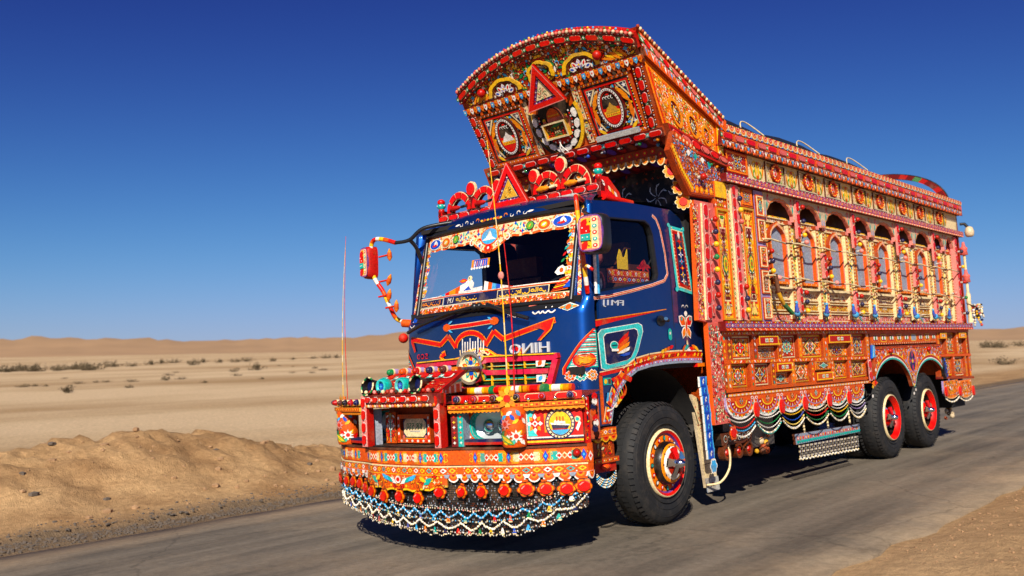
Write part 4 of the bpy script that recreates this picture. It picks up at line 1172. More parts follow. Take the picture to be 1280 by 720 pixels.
# ---------------------------------------------------------------- frieze and cornices
g = G(); S = S0
g.box(S, 2.95, 3.27, YR - .02, 3.56, -.05, 0, P['CRM'], P['BRN'])
ROU = [4.297, 5.135, 5.864, 6.712, 7.441, 8.315, 9.061, 9.945]
for i, y in enumerate(ROU + [10.6]):
    if i < 8:
        g.frame(S, y - .24, 3.315, y + .24, 3.545, .014, 0, .02, P['BEI'], P['BRN'])
        filigree(g, S, y - .22, 3.33, y + .22, 3.53, rng, ('YEL', 'GLD', 'PNK', 'GRN2', 'WHT', 'BEI'), .04, .003, 1, True, None, 'GLD')
    ye = y - .42
    for sgn in (-1, 1):
        g.curl(S, ye + sgn * .05, 3.47, .05, 0, 4.8, .03, .004, P['YEL'], 8, .4, sgn); g.curl(S, ye + sgn * .05, 3.37, .05, 2, -3, .03, .005, P['GRN2'], 8, .4, sgn)
        g.leaf(S, ye + sgn * .10, 3.42, .12, .04, 1.3 * sgn, .004, P['YEL2']); g.leaf(S, ye + sgn * .03, 3.42, .20, .05, 1.57, .006, P['YEL']); g.leaf(S, ye + sgn * .13, 3.42, .19, .04, 1.2 * sgn, .005, P['AMB']); g.ell(S, ye, 3.42 + sgn * .075, .03, .022, .008, P['ORG'], 8)
g.build("frieze", side_wall, [M_PAINT])
for y in ROU:
    g = G(); g.ring(S, y, 3.44, .115, .105, .035, -.02, .030, P['RED'], 22, 0, P['RST']); g.ell(S, y, 3.44, .085, .076, .004, P['RST'], 18)
    g.leaf(S, y - .01, 3.44, .13, .09, .8, .008, P['WHT']); g.leaf(S, y + .02, 3.45, .09, .06, 2.2, .0095, P['PNK']); g.ell(S, y, 3.43, .02, .02, .011, P['RED'], 6)
    for k in range(14): a = 2 * math.pi * k / 14; g.dome(S, y + .097 * math.cos(a), 3.44 + .088 * math.sin(a), .009, .03, .008, P['YEL'], 5)
    g.build("roundel", side_wall, [M_PAINT])
g = G(); g.box(S, 3.14, 3.31, 3.62, 3.55, 0, .03, P['RED2'], P['RST']); S2 = SX(XW + .03)
g.frame(S2, 3.16, 3.325, 3.60, 3.535, .02, 0, .006, P['ORG2']); filigree(g, S2, 3.19, 3.35, 3.57, 3.51, rng, ('YEL', 'CRM', 'RED', 'WHT', 'ORG'), .036, .002); motif(g, S2, 3.38, 3.43, .2, .17, rng, .006)
g.build("frieze_panel", side_wall, [M_PAINT])
g = G(); S = SX(1.32)
g.box(S, 3.06, 3.20, YR + .02, 3.285, -.12, 0, P['PUR'], P['MAR'], 0, 20)
lozenges(g, S, 3.06, YR + .02, 3.232, 3.268, .002, 150, 'PNK2', ('LIL', 'YEL', 'PUR'), 'PUR')
dashes(g, S, 3.06, YR + .02, 3.277, .010, .003, 180, ('CRM', 'RED')); dashes(g, S, 3.06, YR + .02, 3.220, .010, .003, 200, ('ORG2', 'PNK', 'RED'))
beads(g, S, 3.07, YR, 3.207, .011, 0, 230, ('PNK', 'ORG', 'CRM'))
g.build("lower_cornice", side_wall, [M_PAINT])
g = G(); S = SX(1.33)
g.box(S, 3.00, 3.56, YR + .03, 3.79, -.14, 0, P['RST'], P['MAR'], 0, 20)
scallops(g, S, 3.02, YR + .02, 3.775, .062, .012, 64, ('ORG', 'ORG2'), 'CRM', 'PNK', 7, 0)
for i in range(64):
    y = 3.02 + (YR - 3.0) * i / 64; g.ell(S, y, 3.735, .024, .024, .004, P['BLU' if i % 2 else 'SKY'], 7); g.ell(S, y, 3.735, .010, .010, .006, P['WHT'], 5)
dashes(g, S, 3.0, YR + .02, 3.784, .010, .003, 200, ('CRM', 'RED', 'YEL'))
tape(g, S, 3.0, YR + .02, 3.628, 3.705, .003, 32, .012, 'PNK', 'ORG', ('RED', 'PNK2'), 'GRN', side_wall, .22)
dashes(g, S, 3.0, YR + .02, 3.612, .010, .004, 220, ('WHT', 'PUR', 'CRM'))
for i in range(120):
    y = 3.0 + (YR - 3.0) * i / 120; g.poly(S, [(y + .005, 3.604), (y + .033, 3.560), (y + .061, 3.604)], .004, P[('SKY', 'PNK', 'WHT', 'ORG2')[i % 4]])
beads(g, S, 3.0, YR, 3.556, .016, .0, 170, ('RST', 'BRN', 'ORG'))
g.build("upper_cornice", side_wall, [M_PAINT])

# tall yellow panels at the front of the wall
def tall_panel(y0, y1, z0, z1, seed):
    g = G(); r = random.Random(seed); S = S0
    g.box(S, y0, z0, y1, z1, -.05, 0, P['YEL'], P['ORG']); g.frame(S, y0, z0, y1, z1, .022, 0, .02, P['GLD'], P['ORG'])
    ym = (y0 + y1) / 2; w = (y1 - y0) / 2 - .03; zm = (z0 + z1) / 2
    for q in (0, 1):
        z = z1 - .05 if q else z0 + .05; s = -1 if q else 1
        g.poly(S, [(ym - w * .9, z), (ym + w * .9, z), (ym, z + s * .22)][::s], .003, P['RED2']); g.poly(S, [(ym - w * .72, z + s * .015), (ym + w * .72, z + s * .015), (ym, z + s * .18)][::s], .0045, P['YEL2'])
        filigree(g, S, ym - w * .4, min(z, z + s * .1), ym + w * .4, max(z, z + s * .1), r, ('GRN2', 'ORG', 'WHT'), .04, .006)
    pts = [(ym + w * .85 * (.55 + .45 * math.cos(a * 3 - .3)) * math.cos(a - math.pi / 2), zm + (z1 - z0) * .36 * math.sin(a - math.pi / 2)) for a in [2 * math.pi * i / 40 for i in range(40)]]
    pts = [(ym + w * (.55 + .33 * math.cos(2 * t * 2 * math.pi)) * (1 if s > 0 else -1), zm - (z1 - z0) * .35 + (z1 - z0) * .70 * t) for s, ts in ((1, [i / 16 for i in range(17)]), (-1, [1 - i / 16 for i in range(17)])) for t in ts]
    g.poly(S, pts, .004, P['RED'])
    g.poly(S, [(ym + (u - ym) * .8, zm + (v - zm) * .95) for u, v in pts], .0055, P['CRM'])
    g.poly(S, [(ym + (u - ym) * .68, zm + (v - zm) * .91) for u, v in pts], .007, P['MAR'])
    filigree(g, S, ym - w * .55, zm - (z1 - z0) * .31, ym + w * .55, zm + (z1 - z0) * .31, r, ('CRM', 'WHT', 'RED', 'YEL', 'PNK'), .042, .009, 1.05, True, None, 'BRN')
    g.lobed(S, ym, zm, w * .62, .105, 8, .2, .012, P['GRN']); g.lobed(S, ym, zm, w * .5, .085, 8, .2, .0135, P['YEL']); g.ell(S, ym, zm, w * .28, .05, .015, P['GRN2'], 8); g.ell(S, ym, zm, w * .14, .03, .0165, P['RED'], 6)
    filigree(g, S, y0 + .03, z0 + .03, y1 - .03, z1 - .03, r, ('ORG', 'GLD', 'CRM', 'ORG2'), .045, .002, .9, True, None, 'BRN')
    g.build("tall_panel", side_wall, [M_PAINT])
tall_panel(2.90, 3.14, 1.80, 2.92, 3); tall_panel(3.44, 3.70, 1.80, 2.98, 4)
g = G(); S = S0
for y0, y1 in ((3.14, 3.20), (3.36, 3.44)):
    g.box(S, y0, 1.79, y1, 3.19, -.05, .01, P['ORG2'], P['RST']); S2 = SX(XW + .01)
    lozenges(g, flat((XW + .01, 0, 0), (0, 0, 1), (0, -1, 0)), 1.80, 3.18, -y1 + .006, -y0 - .006, .002, 28, 'CRM', ('RED', 'ORG', 'GRN'), 'RST')
g.box(S, 2.88, 2.92, 3.14, 3.19, -.05, 0, P['ORG'], P['RST']); filigree(g, S, 2.9, 2.94, 3.13, 3.18, rng, ('YEL', 'CRM', 'RED', 'WHT'), .04, .003)
g.box(S, 3.44, 2.99, 3.70, 3.19, -.05, .012, P['DOR'], P['RST']); S2 = SX(XW + .012); g.frame(S2, 3.46, 3.01, 3.68, 3.17, .016, 0, .008, P['ORG2']); motif(g, S2, 3.57, 3.09, .17, .12, rng, .003)
g.build("panel_surround", side_wall, [M_PAINT])
g = G(); S = SX(XW + .03); g.box(S, 3.205, 1.80, 3.355, 3.19, -.08, 0, P['PNK'], P['CRM']); tape(g, S, 1.80, 3.19, 3.215, 3.285, .001, 11, .014, 'WHT', 'PNK', 'RED', None, side_wall, .14, True, 2, True)
g.build("reflector_post", side_wall, [M_PAINT])
for k, z in enumerate((3.05, 2.93, 2.81, 2.14, 2.02, 1.90)): knob(('NAVY', 'YEL', 'PNK2', 'RED2', 'NAVY', 'YEL')[k], (XW + .06, 3.33, z), side_wall)
# orange column of small panels
g = G(); S = SX(XW + .015)
g.box(S, 3.72, 1.79, 3.93, 3.19, -.08, 0, P['LIL'], P['MAR'])
g.build("panel_column", side_wall, [M_PAINT])
for k in range(5):
    z0 = 1.81 + k * .274; g = G(); hh = .255 if k % 2 else .235
    g.box(S, 3.74, z0, 3.91, z0 + hh, 0, .016, P['DOR' if k % 2 else 'ORG'], P['RST']); S2 = SX(XW + .031)
    g.frame(S2, 3.752, z0 + .012, 3.898, z0 + hh - .012, .012, 0, .006, P['CRM'])
    filigree(g, S2, 3.77, z0 + .03, 3.88, z0 + hh - .03, rng, ('YEL', 'CRM', 'RED', 'WHT'), .034, .002); motif(g, S2, 3.825, z0 + hh / 2, .11, .15, rng, .005, None, False)
    g.build("carved_panel", side_wall, [M_PAINT])

# far side and rear of the body, plainer
g = G(); S = flat((-1.25, 0, 0), (0, -1, 0), (0, 0, 1))
g.box(S, -YR, 1.02, -YF, 1.76, -.1, 0, P['ORG'], P['RST']); g.box(S, -YR, 1.76, -YF, 3.56, -.3, -.02, P['YEL'], P['RST']); g.box(S, -YR, 3.56, -YF, 3.79, -.1, .08, P['RED2'], P['RST']); g.box(S, -YR, 1.69, -YF, 1.785, 0, .08, P['RED2'], P['RST'])
for i in range(12):
    y = -3.3 - i * .62; motif(g, S, y, 1.38, .5, .5, rng, .004); motif(g, S, y, 2.6, .5, 1.1, rng, -.015)
g.build("far_wall", T, [M_PAINT])
g = G(); S = flat((0, YR, 0), (-1, 0, 0), (0, 0, 1))
g.box(S, -1.25, 1.02, 1.25, 3.79, -.06, 0, P['ORG'], P['RST']); motif(g, S, 0, 2.4, 1.9, 2.2, rng, .004)
g.build("tail_board", T, [M_PAINT])

# rear end ornaments seen past the back edge of the wall
g = G()
for z in (3.0, 2.55):
    g.lathe((1.30, 10.95, z), [(-.10, .02), (-.09, .06), (-.02, .05), (0, .06), (.02, .06), (.05, .03), (.12, .02)], 10, P['PNK2'], 0, 'z')
g.lathe((1.30, 10.95, 1.80), [(0, .04), (.2, .028), (.45, .04), (.5, .022), (.9, .02), (1.3, .022)], 8, P['CRM'], 0, 'z')
g.build("rear_baluster", T, [M_PAINT])
g = G(); rng2 = random.Random(77)
for q in range(9):
    y, L = 10.95 + .02 * (q % 3), .22 + .05 * (q % 4); x = 1.29 + .022 * q
    g.tube([(1.27, 10.9, 2.12), (x, y, 2.10 - .01 * q), (x + .01, y, 2.10 - L)], .005, P['BLK'], 4)
    for k in range(9): g.ball((x + .01 + rng2.gauss(0, .008), y + rng2.gauss(0, .01), 2.08 - L * k / 9), rng2.uniform(.012, .026), P[rng2.choice(('WHT', 'BLK', 'CRM', 'NAVY', 'RED', 'YEL', 'SIL'))], 5, 4)
g.build("rear_tassel", T, [M_PAINT], None, "stuff")
g = G(); g.tube([(1.28, 10.95, 3.42), (1.34, 10.98, 3.42), (1.38, 11.0, 3.36)], .025, P['BLK'], 6); g.lathe((1.40, 11.0, 3.24), [(.13, .02), (.11, .055), (.04, .075), (-.02, .065), (-.04, .045), (-.04, .005)], 14, P['BEI'], 0, 'z')
g.build("rear_lamp", T, [M_TAPE])

# ---------------------------------------------------------------- roof: black tarpaulin, hoops, rear arch
g = G(); rows = []
NY = 60
for i in range(NY + 1):
    y = 3.0 + (10.7 - 3.0) * i / NY; row = []
    hump = abs(math.sin((y - 3.15) / 1.62 * math.pi)) ** .6
    for j in range(25):
        u = -1.22 + 2.44 * j / 24; k = max(0, 1 - (abs(u) / 1.22) ** 4)
        row.append((u, y, 3.72 + k * (.34 + .16 * hump * (1 - .65 * sstep(6.2, 9.5, y))) + .012 * noise.noise(Vector((u * 3, y * 3, 0)))))
    rows.append(row)
g.grid(rows, ONE); g.build("tarpaulin", T, [M_TARP])
for y0, y1 in ((4.04, 4.60), (5.48, 6.14), (7.03, 7.76)):
    g = G(); g.tube([(1.02 - .10 * math.sin(math.pi * k / 16), y0 + (y1 - y0) * k / 16, 3.965 + .14 * math.sin(math.pi * k / 16)) for k in range(17)], .0075, P['CRM'], 6); g.build("roof_hoop", T, [M_PAINT])
g = G(); n = 28
for k in range(n):
    a, b = math.pi * k / n, math.pi * (k + 1) / n
    for r0, r1, yy, cl in ((1.25, 1.15, 10.86, 'RED'),):
        def Q(q, s, y): return (s * math.cos(q) * 1.0 - .08, y, 3.74 + .70 * (s - .25) * math.sin(q) ** .9)
        for y, f in ((10.80, 1), (10.92, -1)):
            q = [Q(a, r0, y), Q(b, r0, y), Q(b, r1, y), Q(a, r1, y)]; g.face(q if f < 0 else q[::-1], P['GRN'] if k == 7 else P['MAR'] if k % 3 else P['RED2'])
        g.face([Q(a, r0, 10.80), Q(b, r0, 10.80), Q(b, r0, 10.92), Q(a, r0, 10.92)], P['RED2']); g.face([Q(b, r1, 10.80), Q(a, r1, 10.80), Q(a, r1, 10.92), Q(b, r1, 10.92)], P['MAR'])
        g.tube([Q(a, r0 + .01, 10.86), Q(b, r0 + .01, 10.86)], .014, P['BLK'], 5, 0, False)
g.build("rear_arch", T, [M_PAINT])

# ---------------------------------------------------------------- front wings of the body, with reflector posts
def front_wing(s):
    """the upright strip that reaches forward beside the cab; s = +1 near side, -1 far side"""
    w = empty("front_wing", (0, 0, 0), T)
    r = random.Random(9 + s)
    Sw = SX(XW) if s > 0 else flat((-XW, 0, 0), (0, -1, 0), (0, 0, 1))
    m = (lambda y: y) if s > 0 else (lambda y: -y)
    def yl(z): return 2.44 + .06 * (z - 1.8) if z > 1.79 else 2.60
    g = G()
    zs = [.80, 1.0, 1.35, 1.78, 1.80, 2.2, 2.6, 2.96]
    for a, b in zip(zs, zs[1:]):
        q = [(m(yl(a)), a), (m(2.90), a), (m(2.90), b), (m(yl(b)), b)]
        g.prism(Sw, q if s > 0 else q[::-1], -.05, 0, P['PNK2'], P['ORG'])
    # speckled lower strip
    filigree(g, Sw, min(m(2.61), m(2.82)), .82, max(m(2.61), m(2.82)), 1.76, r, ('CRM', 'RED', 'ORG', 'WHT', 'CRM', 'TEAL', 'RED2'), .032, .003, 1.1, False, None, 'BRN')
    filigree(g, Sw, min(m(2.46), m(2.56)), 1.80, max(m(2.46), m(2.56)), 2.92, r, ('CRM', 'CRM', 'RED', 'WHT', 'MAR', 'YEL'), .026, .003, 1.25, False, None, 'BRN')
    for k in range(22):
        z = .86 + k * .04; g.ell(Sw, m(2.835), z, .014, .014, .004, P[('GRN', 'RED', 'WHT')[k % 3]], 6)
    g.build("wing_board", w, [M_PAINT])
    if s > 0:
        g = G(); Sp = lambda u, v, h: (XW + .02 + h, u + .06 * (v - 1.8), v)
        g.box(Sp, 2.555, 1.80, 2.66, 2.94, -.04, 0, P['PNK'], P['CRM'])
        tape(g, Sp, 1.80, 2.94, 2.565, 2.645, .001, 8, .014, 'WHT', 'PNK', 'RED', None, w, .12, True, 2, True)
        tape(g, Sp, 1.84, 2.90, 2.665, 2.715, .001, 8, .012, 'WHT', 'PNK', 'PNK2', None, w, .22, True, 2, True)
        g.build("reflector_post", w, [M_PAINT])
        for k in range(8): knob(('RED2', 'NAVY', 'YEL', 'GRN', 'YEL', 'NAVY', 'RED2', 'NAVY')[k], (XW + .055, 2.74 + .06 * (.95 - .13 * k), 2.79 - .125 * k), w, 1.0)
        # bracket that carries the crown, with marigold rosettes down its inner edge
        g = G(); Sb = SX(XW + .0)
        q = [(2.44, 3.00), (3.14, 3.02), (3.16, 3.20), (3.02, 3.40), (2.24, 3.60), (2.13, 3.40), (2.28, 3.18)]
        g.prism(Sb, q, -.06, 0, P['RST'], P['RST'])
        filigree(g, Sb, 2.2, 3.02, 3.12, 3.56, r, ('LIL', 'ORG', 'CRM', 'PNK2', 'SKY', 'PNK', 'PUR', 'ORG2'), .027, .003, 1.25, False, lambda u, v: 3.0 < v < 3.60 - .24 * (u - 2.2) and v > 3.40 - 1.05 * (u - 2.12), 'BRN')
        for k in range(22):
            t = k / 21; L = [(2.17, 3.42), (2.31, 3.22), (2.47, 3.06), (3.1, 3.07)]; q_ = t * 3; i_ = min(2, int(q_)); f_ = q_ - i_; uu, vv = L[i_][0] + (L[i_ + 1][0] - L[i_][0]) * f_, L[i_][1] + (L[i_ + 1][1] - L[i_][1]) * f_
            g.lobed(Sb, uu + .01, vv + .01, .042, .042, 6, .2, .007, P['ORG2']); g.ell(Sb, uu + .01, vv + .01, .02, .02, .009, P['YEL'], 6)
            if k < 14: g.lobed(Sb, 2.26 + .062 * k, 3.555 - .0155 * k, .036, .036, 5, .2, .007, P['ORG']); g.ell(Sb, 2.26 + .062 * k, 3.555 - .0155 * k, .016, .016, .009, P['CRM'], 6)
        g.ribbon(Sb, [(2.16, 3.42), (2.30, 3.19), (2.46, 3.02), (3.12, 3.04)], .02, .005, P['RST']); g.ribbon(Sb, [(2.19, 3.44), (2.33, 3.22), (2.48, 3.05)], .012, .006, P['CRM'])
        for k in range(5): g.poly(Sb, [(2.42 + .13 * k, 3.42 - .02 * k), (2.46 + .13 * k, 3.45 - .02 * k), (2.50 + .13 * k, 3.42 - .02 * k), (2.46 + .13 * k, 3.38 - .02 * k)], .006, P['TEAL' if k % 2 else 'WHT'])
        g.box(Sb, 2.90, 3.03, 3.12, 3.19, 0, .02, P['YEL'], P['ORG'])
        g.build("crown_bracket", w, [M_PAINT])
        knob('RED2', (XW + .06, 2.62, 3.19), w, 1.2)
        for k, (y, z) in enumerate(((2.33, 3.23), (2.46, 3.09), (2.51, 2.95))):
            g = G(); F = flat((1.16, y - .05, z), (.8, .6, 0), (0, 0, 1))
            g.lobed(F, 0, 0, .082, .082, 8, .25, .004, P['CRM']); g.lobed(F, 0, 0, .074, .074, 8, .25, .006, P['AMB']); g.ell(F, 0, 0, .04, .04, .016, P['RED'], 10, 0, 0, .006); g.build("marigold_rosette", w, [M_PAINT])
        for k in range(9):
            g = G(); F = flat((1.225, 2.53, 2.80 - .11 * k), (.6, .8, 0), (0, 0, 1)); c = ('RED', 'NAVY', 'ORG', 'RED2')[k % 4]
            g.lobed(F, 0, 0, .036, .036, 6, .25, .003, P['CRM']); g.lobed(F, 0, 0, .029, .029, 6, .25, .006, P[c]); g.build("rosette", w, [M_PAINT])
    else:
        g = G(); block(g, -1.25, -1.19, 2.3, 3.1, 3.0, 3.5, P['PNK2']); g.build("crown_bracket", w, [M_PAINT])
front_wing(1); front_wing(-1)

# dark front wall of the body behind the cab, with white line flowers
g = G(); S = FY(2.86)
g.box(S, -1.2, 1.02, 1.2, 3.6, -.05, 0, P['BLK'])
for cx, cz, k in ((.62, 3.12, 1.0), (.92, 3.16, 1.25), (.2, 3.16, .9), (-.4, 3.14, 1.1)):
    for i in range(7):
        a = 2 * math.pi * i / 7 + .3
        L = [(cx + k * .13 * t * math.cos(a + .5 * math.sin(t * 3)), cz + k * .15 * t * math.sin(a + .5 * math.sin(t * 3))) for t in (.15, .4, .7, 1.0)]
        g.ribbon(S, L, .005, .003, P['WHT']); g.ribbon(S, [L[3], (cx + k * .11 * math.cos(a + .35), cz + k * .13 * math.sin(a + .35)), L[1]], .005, .003, P['WHT'])
filigree(g, S, -1.1, 3.28, 1.1, 3.45, rng, ('RST', 'RED2', 'PUR', 'NAVY', 'BRN'), .06, .002, .7, True, None, 'BRN')
g.build("headboard", T, [M_PAINT])

# ---------------------------------------------------------------- crown
crown = empty("crown", (0, 0, 0), T)
CO, CU, CV = (0, 2.2725, 3.648), (1, 0, 0), (0, -.457, .889)
SC = flat(CO, CU, CV)
def arc_v(x, d=0.0): return .955 + .265 * max(0, 1 - (x / 1.16) ** 2) - d
rng = random.Random(31)
WX = lambda v: 1.085 + .05 * v / .7            # half width grows upwards
# main board
g = G(); N = 24
for i in range(N):
    a, b = -1.12 + 2.24 * i / N, -1.12 + 2.24 * (i + 1) / N
    g.prism(SC, [(a, -.02), (b, -.02), (b, arc_v(b, .05)), (a, arc_v(a, .05))], -.08, 0, P['DOR'], P['RST'])
g.build("crown_board", crown, [M_PAINT])
# back of the crown
# two framed side panels with oval medallions of a domed building on a hill
def crown_panel(s):
    g = G(); u0, u1 = (.36, .965) if s > 0 else (-1.01, -.405); v0, v1 = .05, .625
    g.box(SC, u0, v0, u1, v1, 0, .012, P['MAR'])
    g.frame(SC, u0 - .015, v0 - .01, u1 + .015, v1 + .01, .035, 0, .034, P['DOR'], P['RED2'])
    g.frame(SC, u0 + .025, v0 + .03, u1 - .025, v1 - .03, .014, .012, .028, P['BLK']); g.frame(SC, u0 + .042, v0 + .045, u1 - .042, v1 - .045, .022, .012, .024, P['RED'], P['RED2'])
    for sd in (u0 + .012, u1 - .012):
        for k in range(20): g.ell(SC, sd - .012, v0 + (v1 - v0) * (k + .5) / 20, .007, .007, .036, P['YEL' if k % 2 else 'WHT'], 5)
    for k in range(22):
        for vv in (v0 + .007, v1 - .007): g.ell(SC, u0 + (u1 - u0) * (k + .5) / 22, vv, .007, .007, .036, P['WHT' if k % 2 else 'YEL'], 5)
    filigree(g, SC, u0 + .07, v0 + .075, u1 - .07, v1 - .075, rng, ('YEL', 'CRM', 'RED', 'WHT', 'GLD', 'ORG2', 'TEAL', 'MAR'), .030, .016, 1.15, True)
    filigree(g, SC, u0 + .07, v0 + .075, u1 - .07, v1 - .075, rng, ('YEL', 'CRM', 'WHT', 'SKY'), .045, .019, 1.0, True)
    for su in (-1, 1):
        for sv in (0, 1):
            cu, cv = (u0 if su < 0 else u1) - su * .085, v1 - .09 if sv else v0 + .09
            q = [(cu + su * .02, cv + (.02 if sv else -.02)), (cu - su * .09, cv + (.02 if sv else -.02)), (cu + su * .02, cv + (-.14 if sv else .14))]
            A = (q[1][0] - q[0][0]) * (q[2][1] - q[0][1]) - (q[2][0] - q[0][0]) * (q[1][1] - q[0][1])
            g.prism(SC, q if A > 0 else q[::-1], .015, .03, P['CRM'], P['BLK']); qq = [(cu + (a - cu) * .7, cv + (b - cv) * .7) for a, b in q]; g.poly(SC, qq if A > 0 else qq[::-1], .032, P['NAVY']); g.star(SC, cu - su * .01, cv - (.015 if sv else -.015), .03, .03, 5, .4, .034, P['WHT'])
    for sgn in (-1, 1):      # long orange plumes either side of the medallion
        um = (u0 + u1) / 2
        g.leaf(SC, um + sgn * .17, .43, .22, .055, 1.57 + sgn * .55, .034, P['AMB']); g.leaf(SC, um + sgn * .205, .27, .2, .05, 1.57 - sgn * .05, .034, P['ORG2']); g.leaf(SC, um + sgn * .19, .12, .12, .035, 1.57 - sgn * .9, .036, P['YEL'])
    g.build("crown_panel", crown, [M_PAINT])
    g = G(); cu, cv = (u0 + u1) / 2, .34
    g.lobed(SC, cu, cv, .165, .225, 14, .10, .040, P['MAR']); g.ring(SC, cu, cv, .135, .198, .022, .03, .062, P['WHT'], 30, 0, P['BLK']); g.ring(SC, cu, cv, .110, .172, .012, .03, .055, P['RED2'], 30)
    for k in range(36): a = 2 * math.pi * k / 36; g.ell(SC, cu + .124 * math.cos(a), cv + .187 * math.sin(a), .007, .007, .064, P['NAVY' if k % 2 else 'BLK'], 5)
    g.ell(SC, cu, cv, .10, .162, .045, P['BLK'], 24)
    g.poly(SC, [(cu + .097 * math.cos(a), cv + .158 * math.sin(a)) for a in [math.pi + math.pi * i / 12 for i in range(13)]], .0465, P['RED'])
    g.poly(SC, [(cu - .096, cv - .03), (cu - .085, cv - .085), (cu + .085, cv - .085), (cu + .096, cv - .03)], .048, P['YEL'])
    g.poly(SC, [(cu - .08, cv - .05), (cu + .08, cv - .05), (cu + .05, cv + .005), (cu + .028, cv + .015), (cu, cv + .055), (cu - .028, cv + .015), (cu - .05, cv + .005)], .0495, P['GLD'] if s > 0 else P['WHT'])
    for k in range(7): g.ell(SC, cu - .07 + .023 * k, cv - .066, .008, .006, .051, P['RED'], 5)
    for k in range(4): g.curl(SC, cu - .05 + .033 * k, cv + .10, .020, .5 * k, .5 * k + 4, .013, .051, P['WHT'], 6)
    g.leaf(SC, cu, cv + .135, .05, .02, 0, .05, P['RED']); g.build("medallion", crown, [M_PAINT])
crown_panel(1); crown_panel(-1)
# red reflector pilasters at both edges
for s in (1, -1):
    g = G(); PS = lambda u, v, h: SC(s * (1.035 + .05 * v / .66) + u, v, h)
    g.box(PS, -.055, .03, .055, .66, 0, .05, P['MAR'], P['RST'])
    tape(g, lambda u, v, h: PS(u, v, h + .05), .04, .65, -.035, .035, 0, 5, .016, 'WHT', 'MAR', 'RED', 'GRN', crown, .14, True, 2, True)
    for k in range(26):
        for sd in (-.048, .048): g.ell(PS, sd, .045 + k * .0236, .007, .007, .053, P['WHT' if k % 2 else 'ORG2'], 5)
    g.build("pilaster", crown, [M_PAINT])
# strips beside the horseshoe
for u0, u1 in ((.265, .335), (-.385, -.325)):
    g = G(); g.box(SC, u0, .05, u1, .64, 0, .03, P['CRM'], P['RST'])
    filigree(g, flat(SC(0, 0, .03), CU, CV), u0 + .004, .055, u1 - .004, .635, rng, ('NAVY', 'RED', 'TEAL', 'YEL', 'ORG', 'BLK'), .026, .003, 1.1, False, None, 'BRN'); g.build("flower_strip", crown, [M_PAINT])
# horseshoe with white cells, a domed building and a little framed picture inside
g = G(); cu, cv, ru, rv = -.03, .36, .285, .335
g.ell(SC, cu, cv, ru * .8, rv * .82, .02, P['BLK'], 28)
for k in range(-15, 16):
    pass
ringpt = lambda a, r, q: (cu + r * ru * math.cos(a), cv + r * rv * math.sin(a))
for k in range(30):
    a, b = -math.pi * 1.12 + k / 30 * math.pi * 1.24 * 1.0, -math.pi * 1.12 + (k + 1) / 30 * math.pi * 1.24
    q = [ringpt(a, .76, 0), ringpt(a, 1.04, 0), ringpt(b, 1.04, 0), ringpt(b, .76, 0)]
    g.prism(SC, q, 0, .035, P['BLK'], P['BLK'])
    q = [ringpt(a, 1.04, 0), ringpt(a, 1.16, 0), ringpt(b, 1.16, 0), ringpt(b, 1.04, 0)]
    g.prism(SC, q, 0, .05, P['YEL'] if k > 15 else P['BLK'], P['GLD'])
    g.ell(SC, *ringpt((a + b) / 2, .71, 0), .011, .011, .05, P['WHT' if k % 2 else 'RED'], 5)
g.build("horseshoe", crown, [M_PAINT])
for k in range(10):
    a = -math.pi * 1.10 + (k + .5) / 10 * math.pi * 1.20; g = G()
    SS = sub(SC, *ringpt(a, .90, 0), math.atan2(rv * math.cos(a), -ru * math.sin(a)))
    g.prism(SS, oct_pts(-.050, -.028, .050, .028, .45), .035, .06, P['WHT'], P['SIL']); g.build("white_cell", crown, [M_TAPE])
g = G()
g.poly(SC, [(cu - .17, .17), (cu + .17, .17), (cu + .10, .10), (cu - .10, .10)], .024, P['RED'])
for x in (-.14, -.06, .06, .14):
    g.box(SC, cu + x - .02, .26, cu + x + .02, .44 - abs(x) * .4, .02, .05, P['PNK2'], P['MAR']); g.dome(SC, cu + x, .45 - abs(x) * .4, .018, .045, .02, P['YEL'])
g.prism(SC, [(cu + .085 * math.cos(math.pi * i / 10), .40 + .10 * math.sin(math.pi * i / 10)) for i in range(11)], .02, .06, P['ORG'], P['MAR'])
for k in range(7): g.ell(SC, cu - .06 + .02 * k, .425, .007, .007, .062, P['YEL'], 5)
g.box(SC, cu - .09, .365, cu + .09, .40, .02, .06, P['PNK2']); g.build("domed_building_relief", crown, [M_PAINT])
g = G(); g.frame(SC, cu - .15, .19, cu + .15, .365, .018, .05, .11, P['CRM'], P['GLD']); g.quad(SC, cu - .14, .2, cu + .14, .36, .07, P['BRN'])
filigree(g, SC, cu - .13, .21, cu + .13, .30, rng, ('RED', 'YEL', 'ORG', 'GRN', 'CRM'), .026, .073, 1.1, True, None, 'BRN'); g.leaf(SC, cu + .02, .325, .2, .03, .2, .073, P['GRN']); g.build("picture_frame", crown, [M_PAINT])
g = G(); g.tube([SC(cu - .02, .16, .08), SC(cu + .02, .10, .12), SC(cu + .06, .03, .10)], .006, P['WHT'], 4); g.tube([SC(cu + .0, .16, .08), SC(cu - .01, .09, .12), SC(cu + .0, .03, .10)], .006, P['WHT'], 4); g.build("ribbon_tie", crown, [M_PAINT])
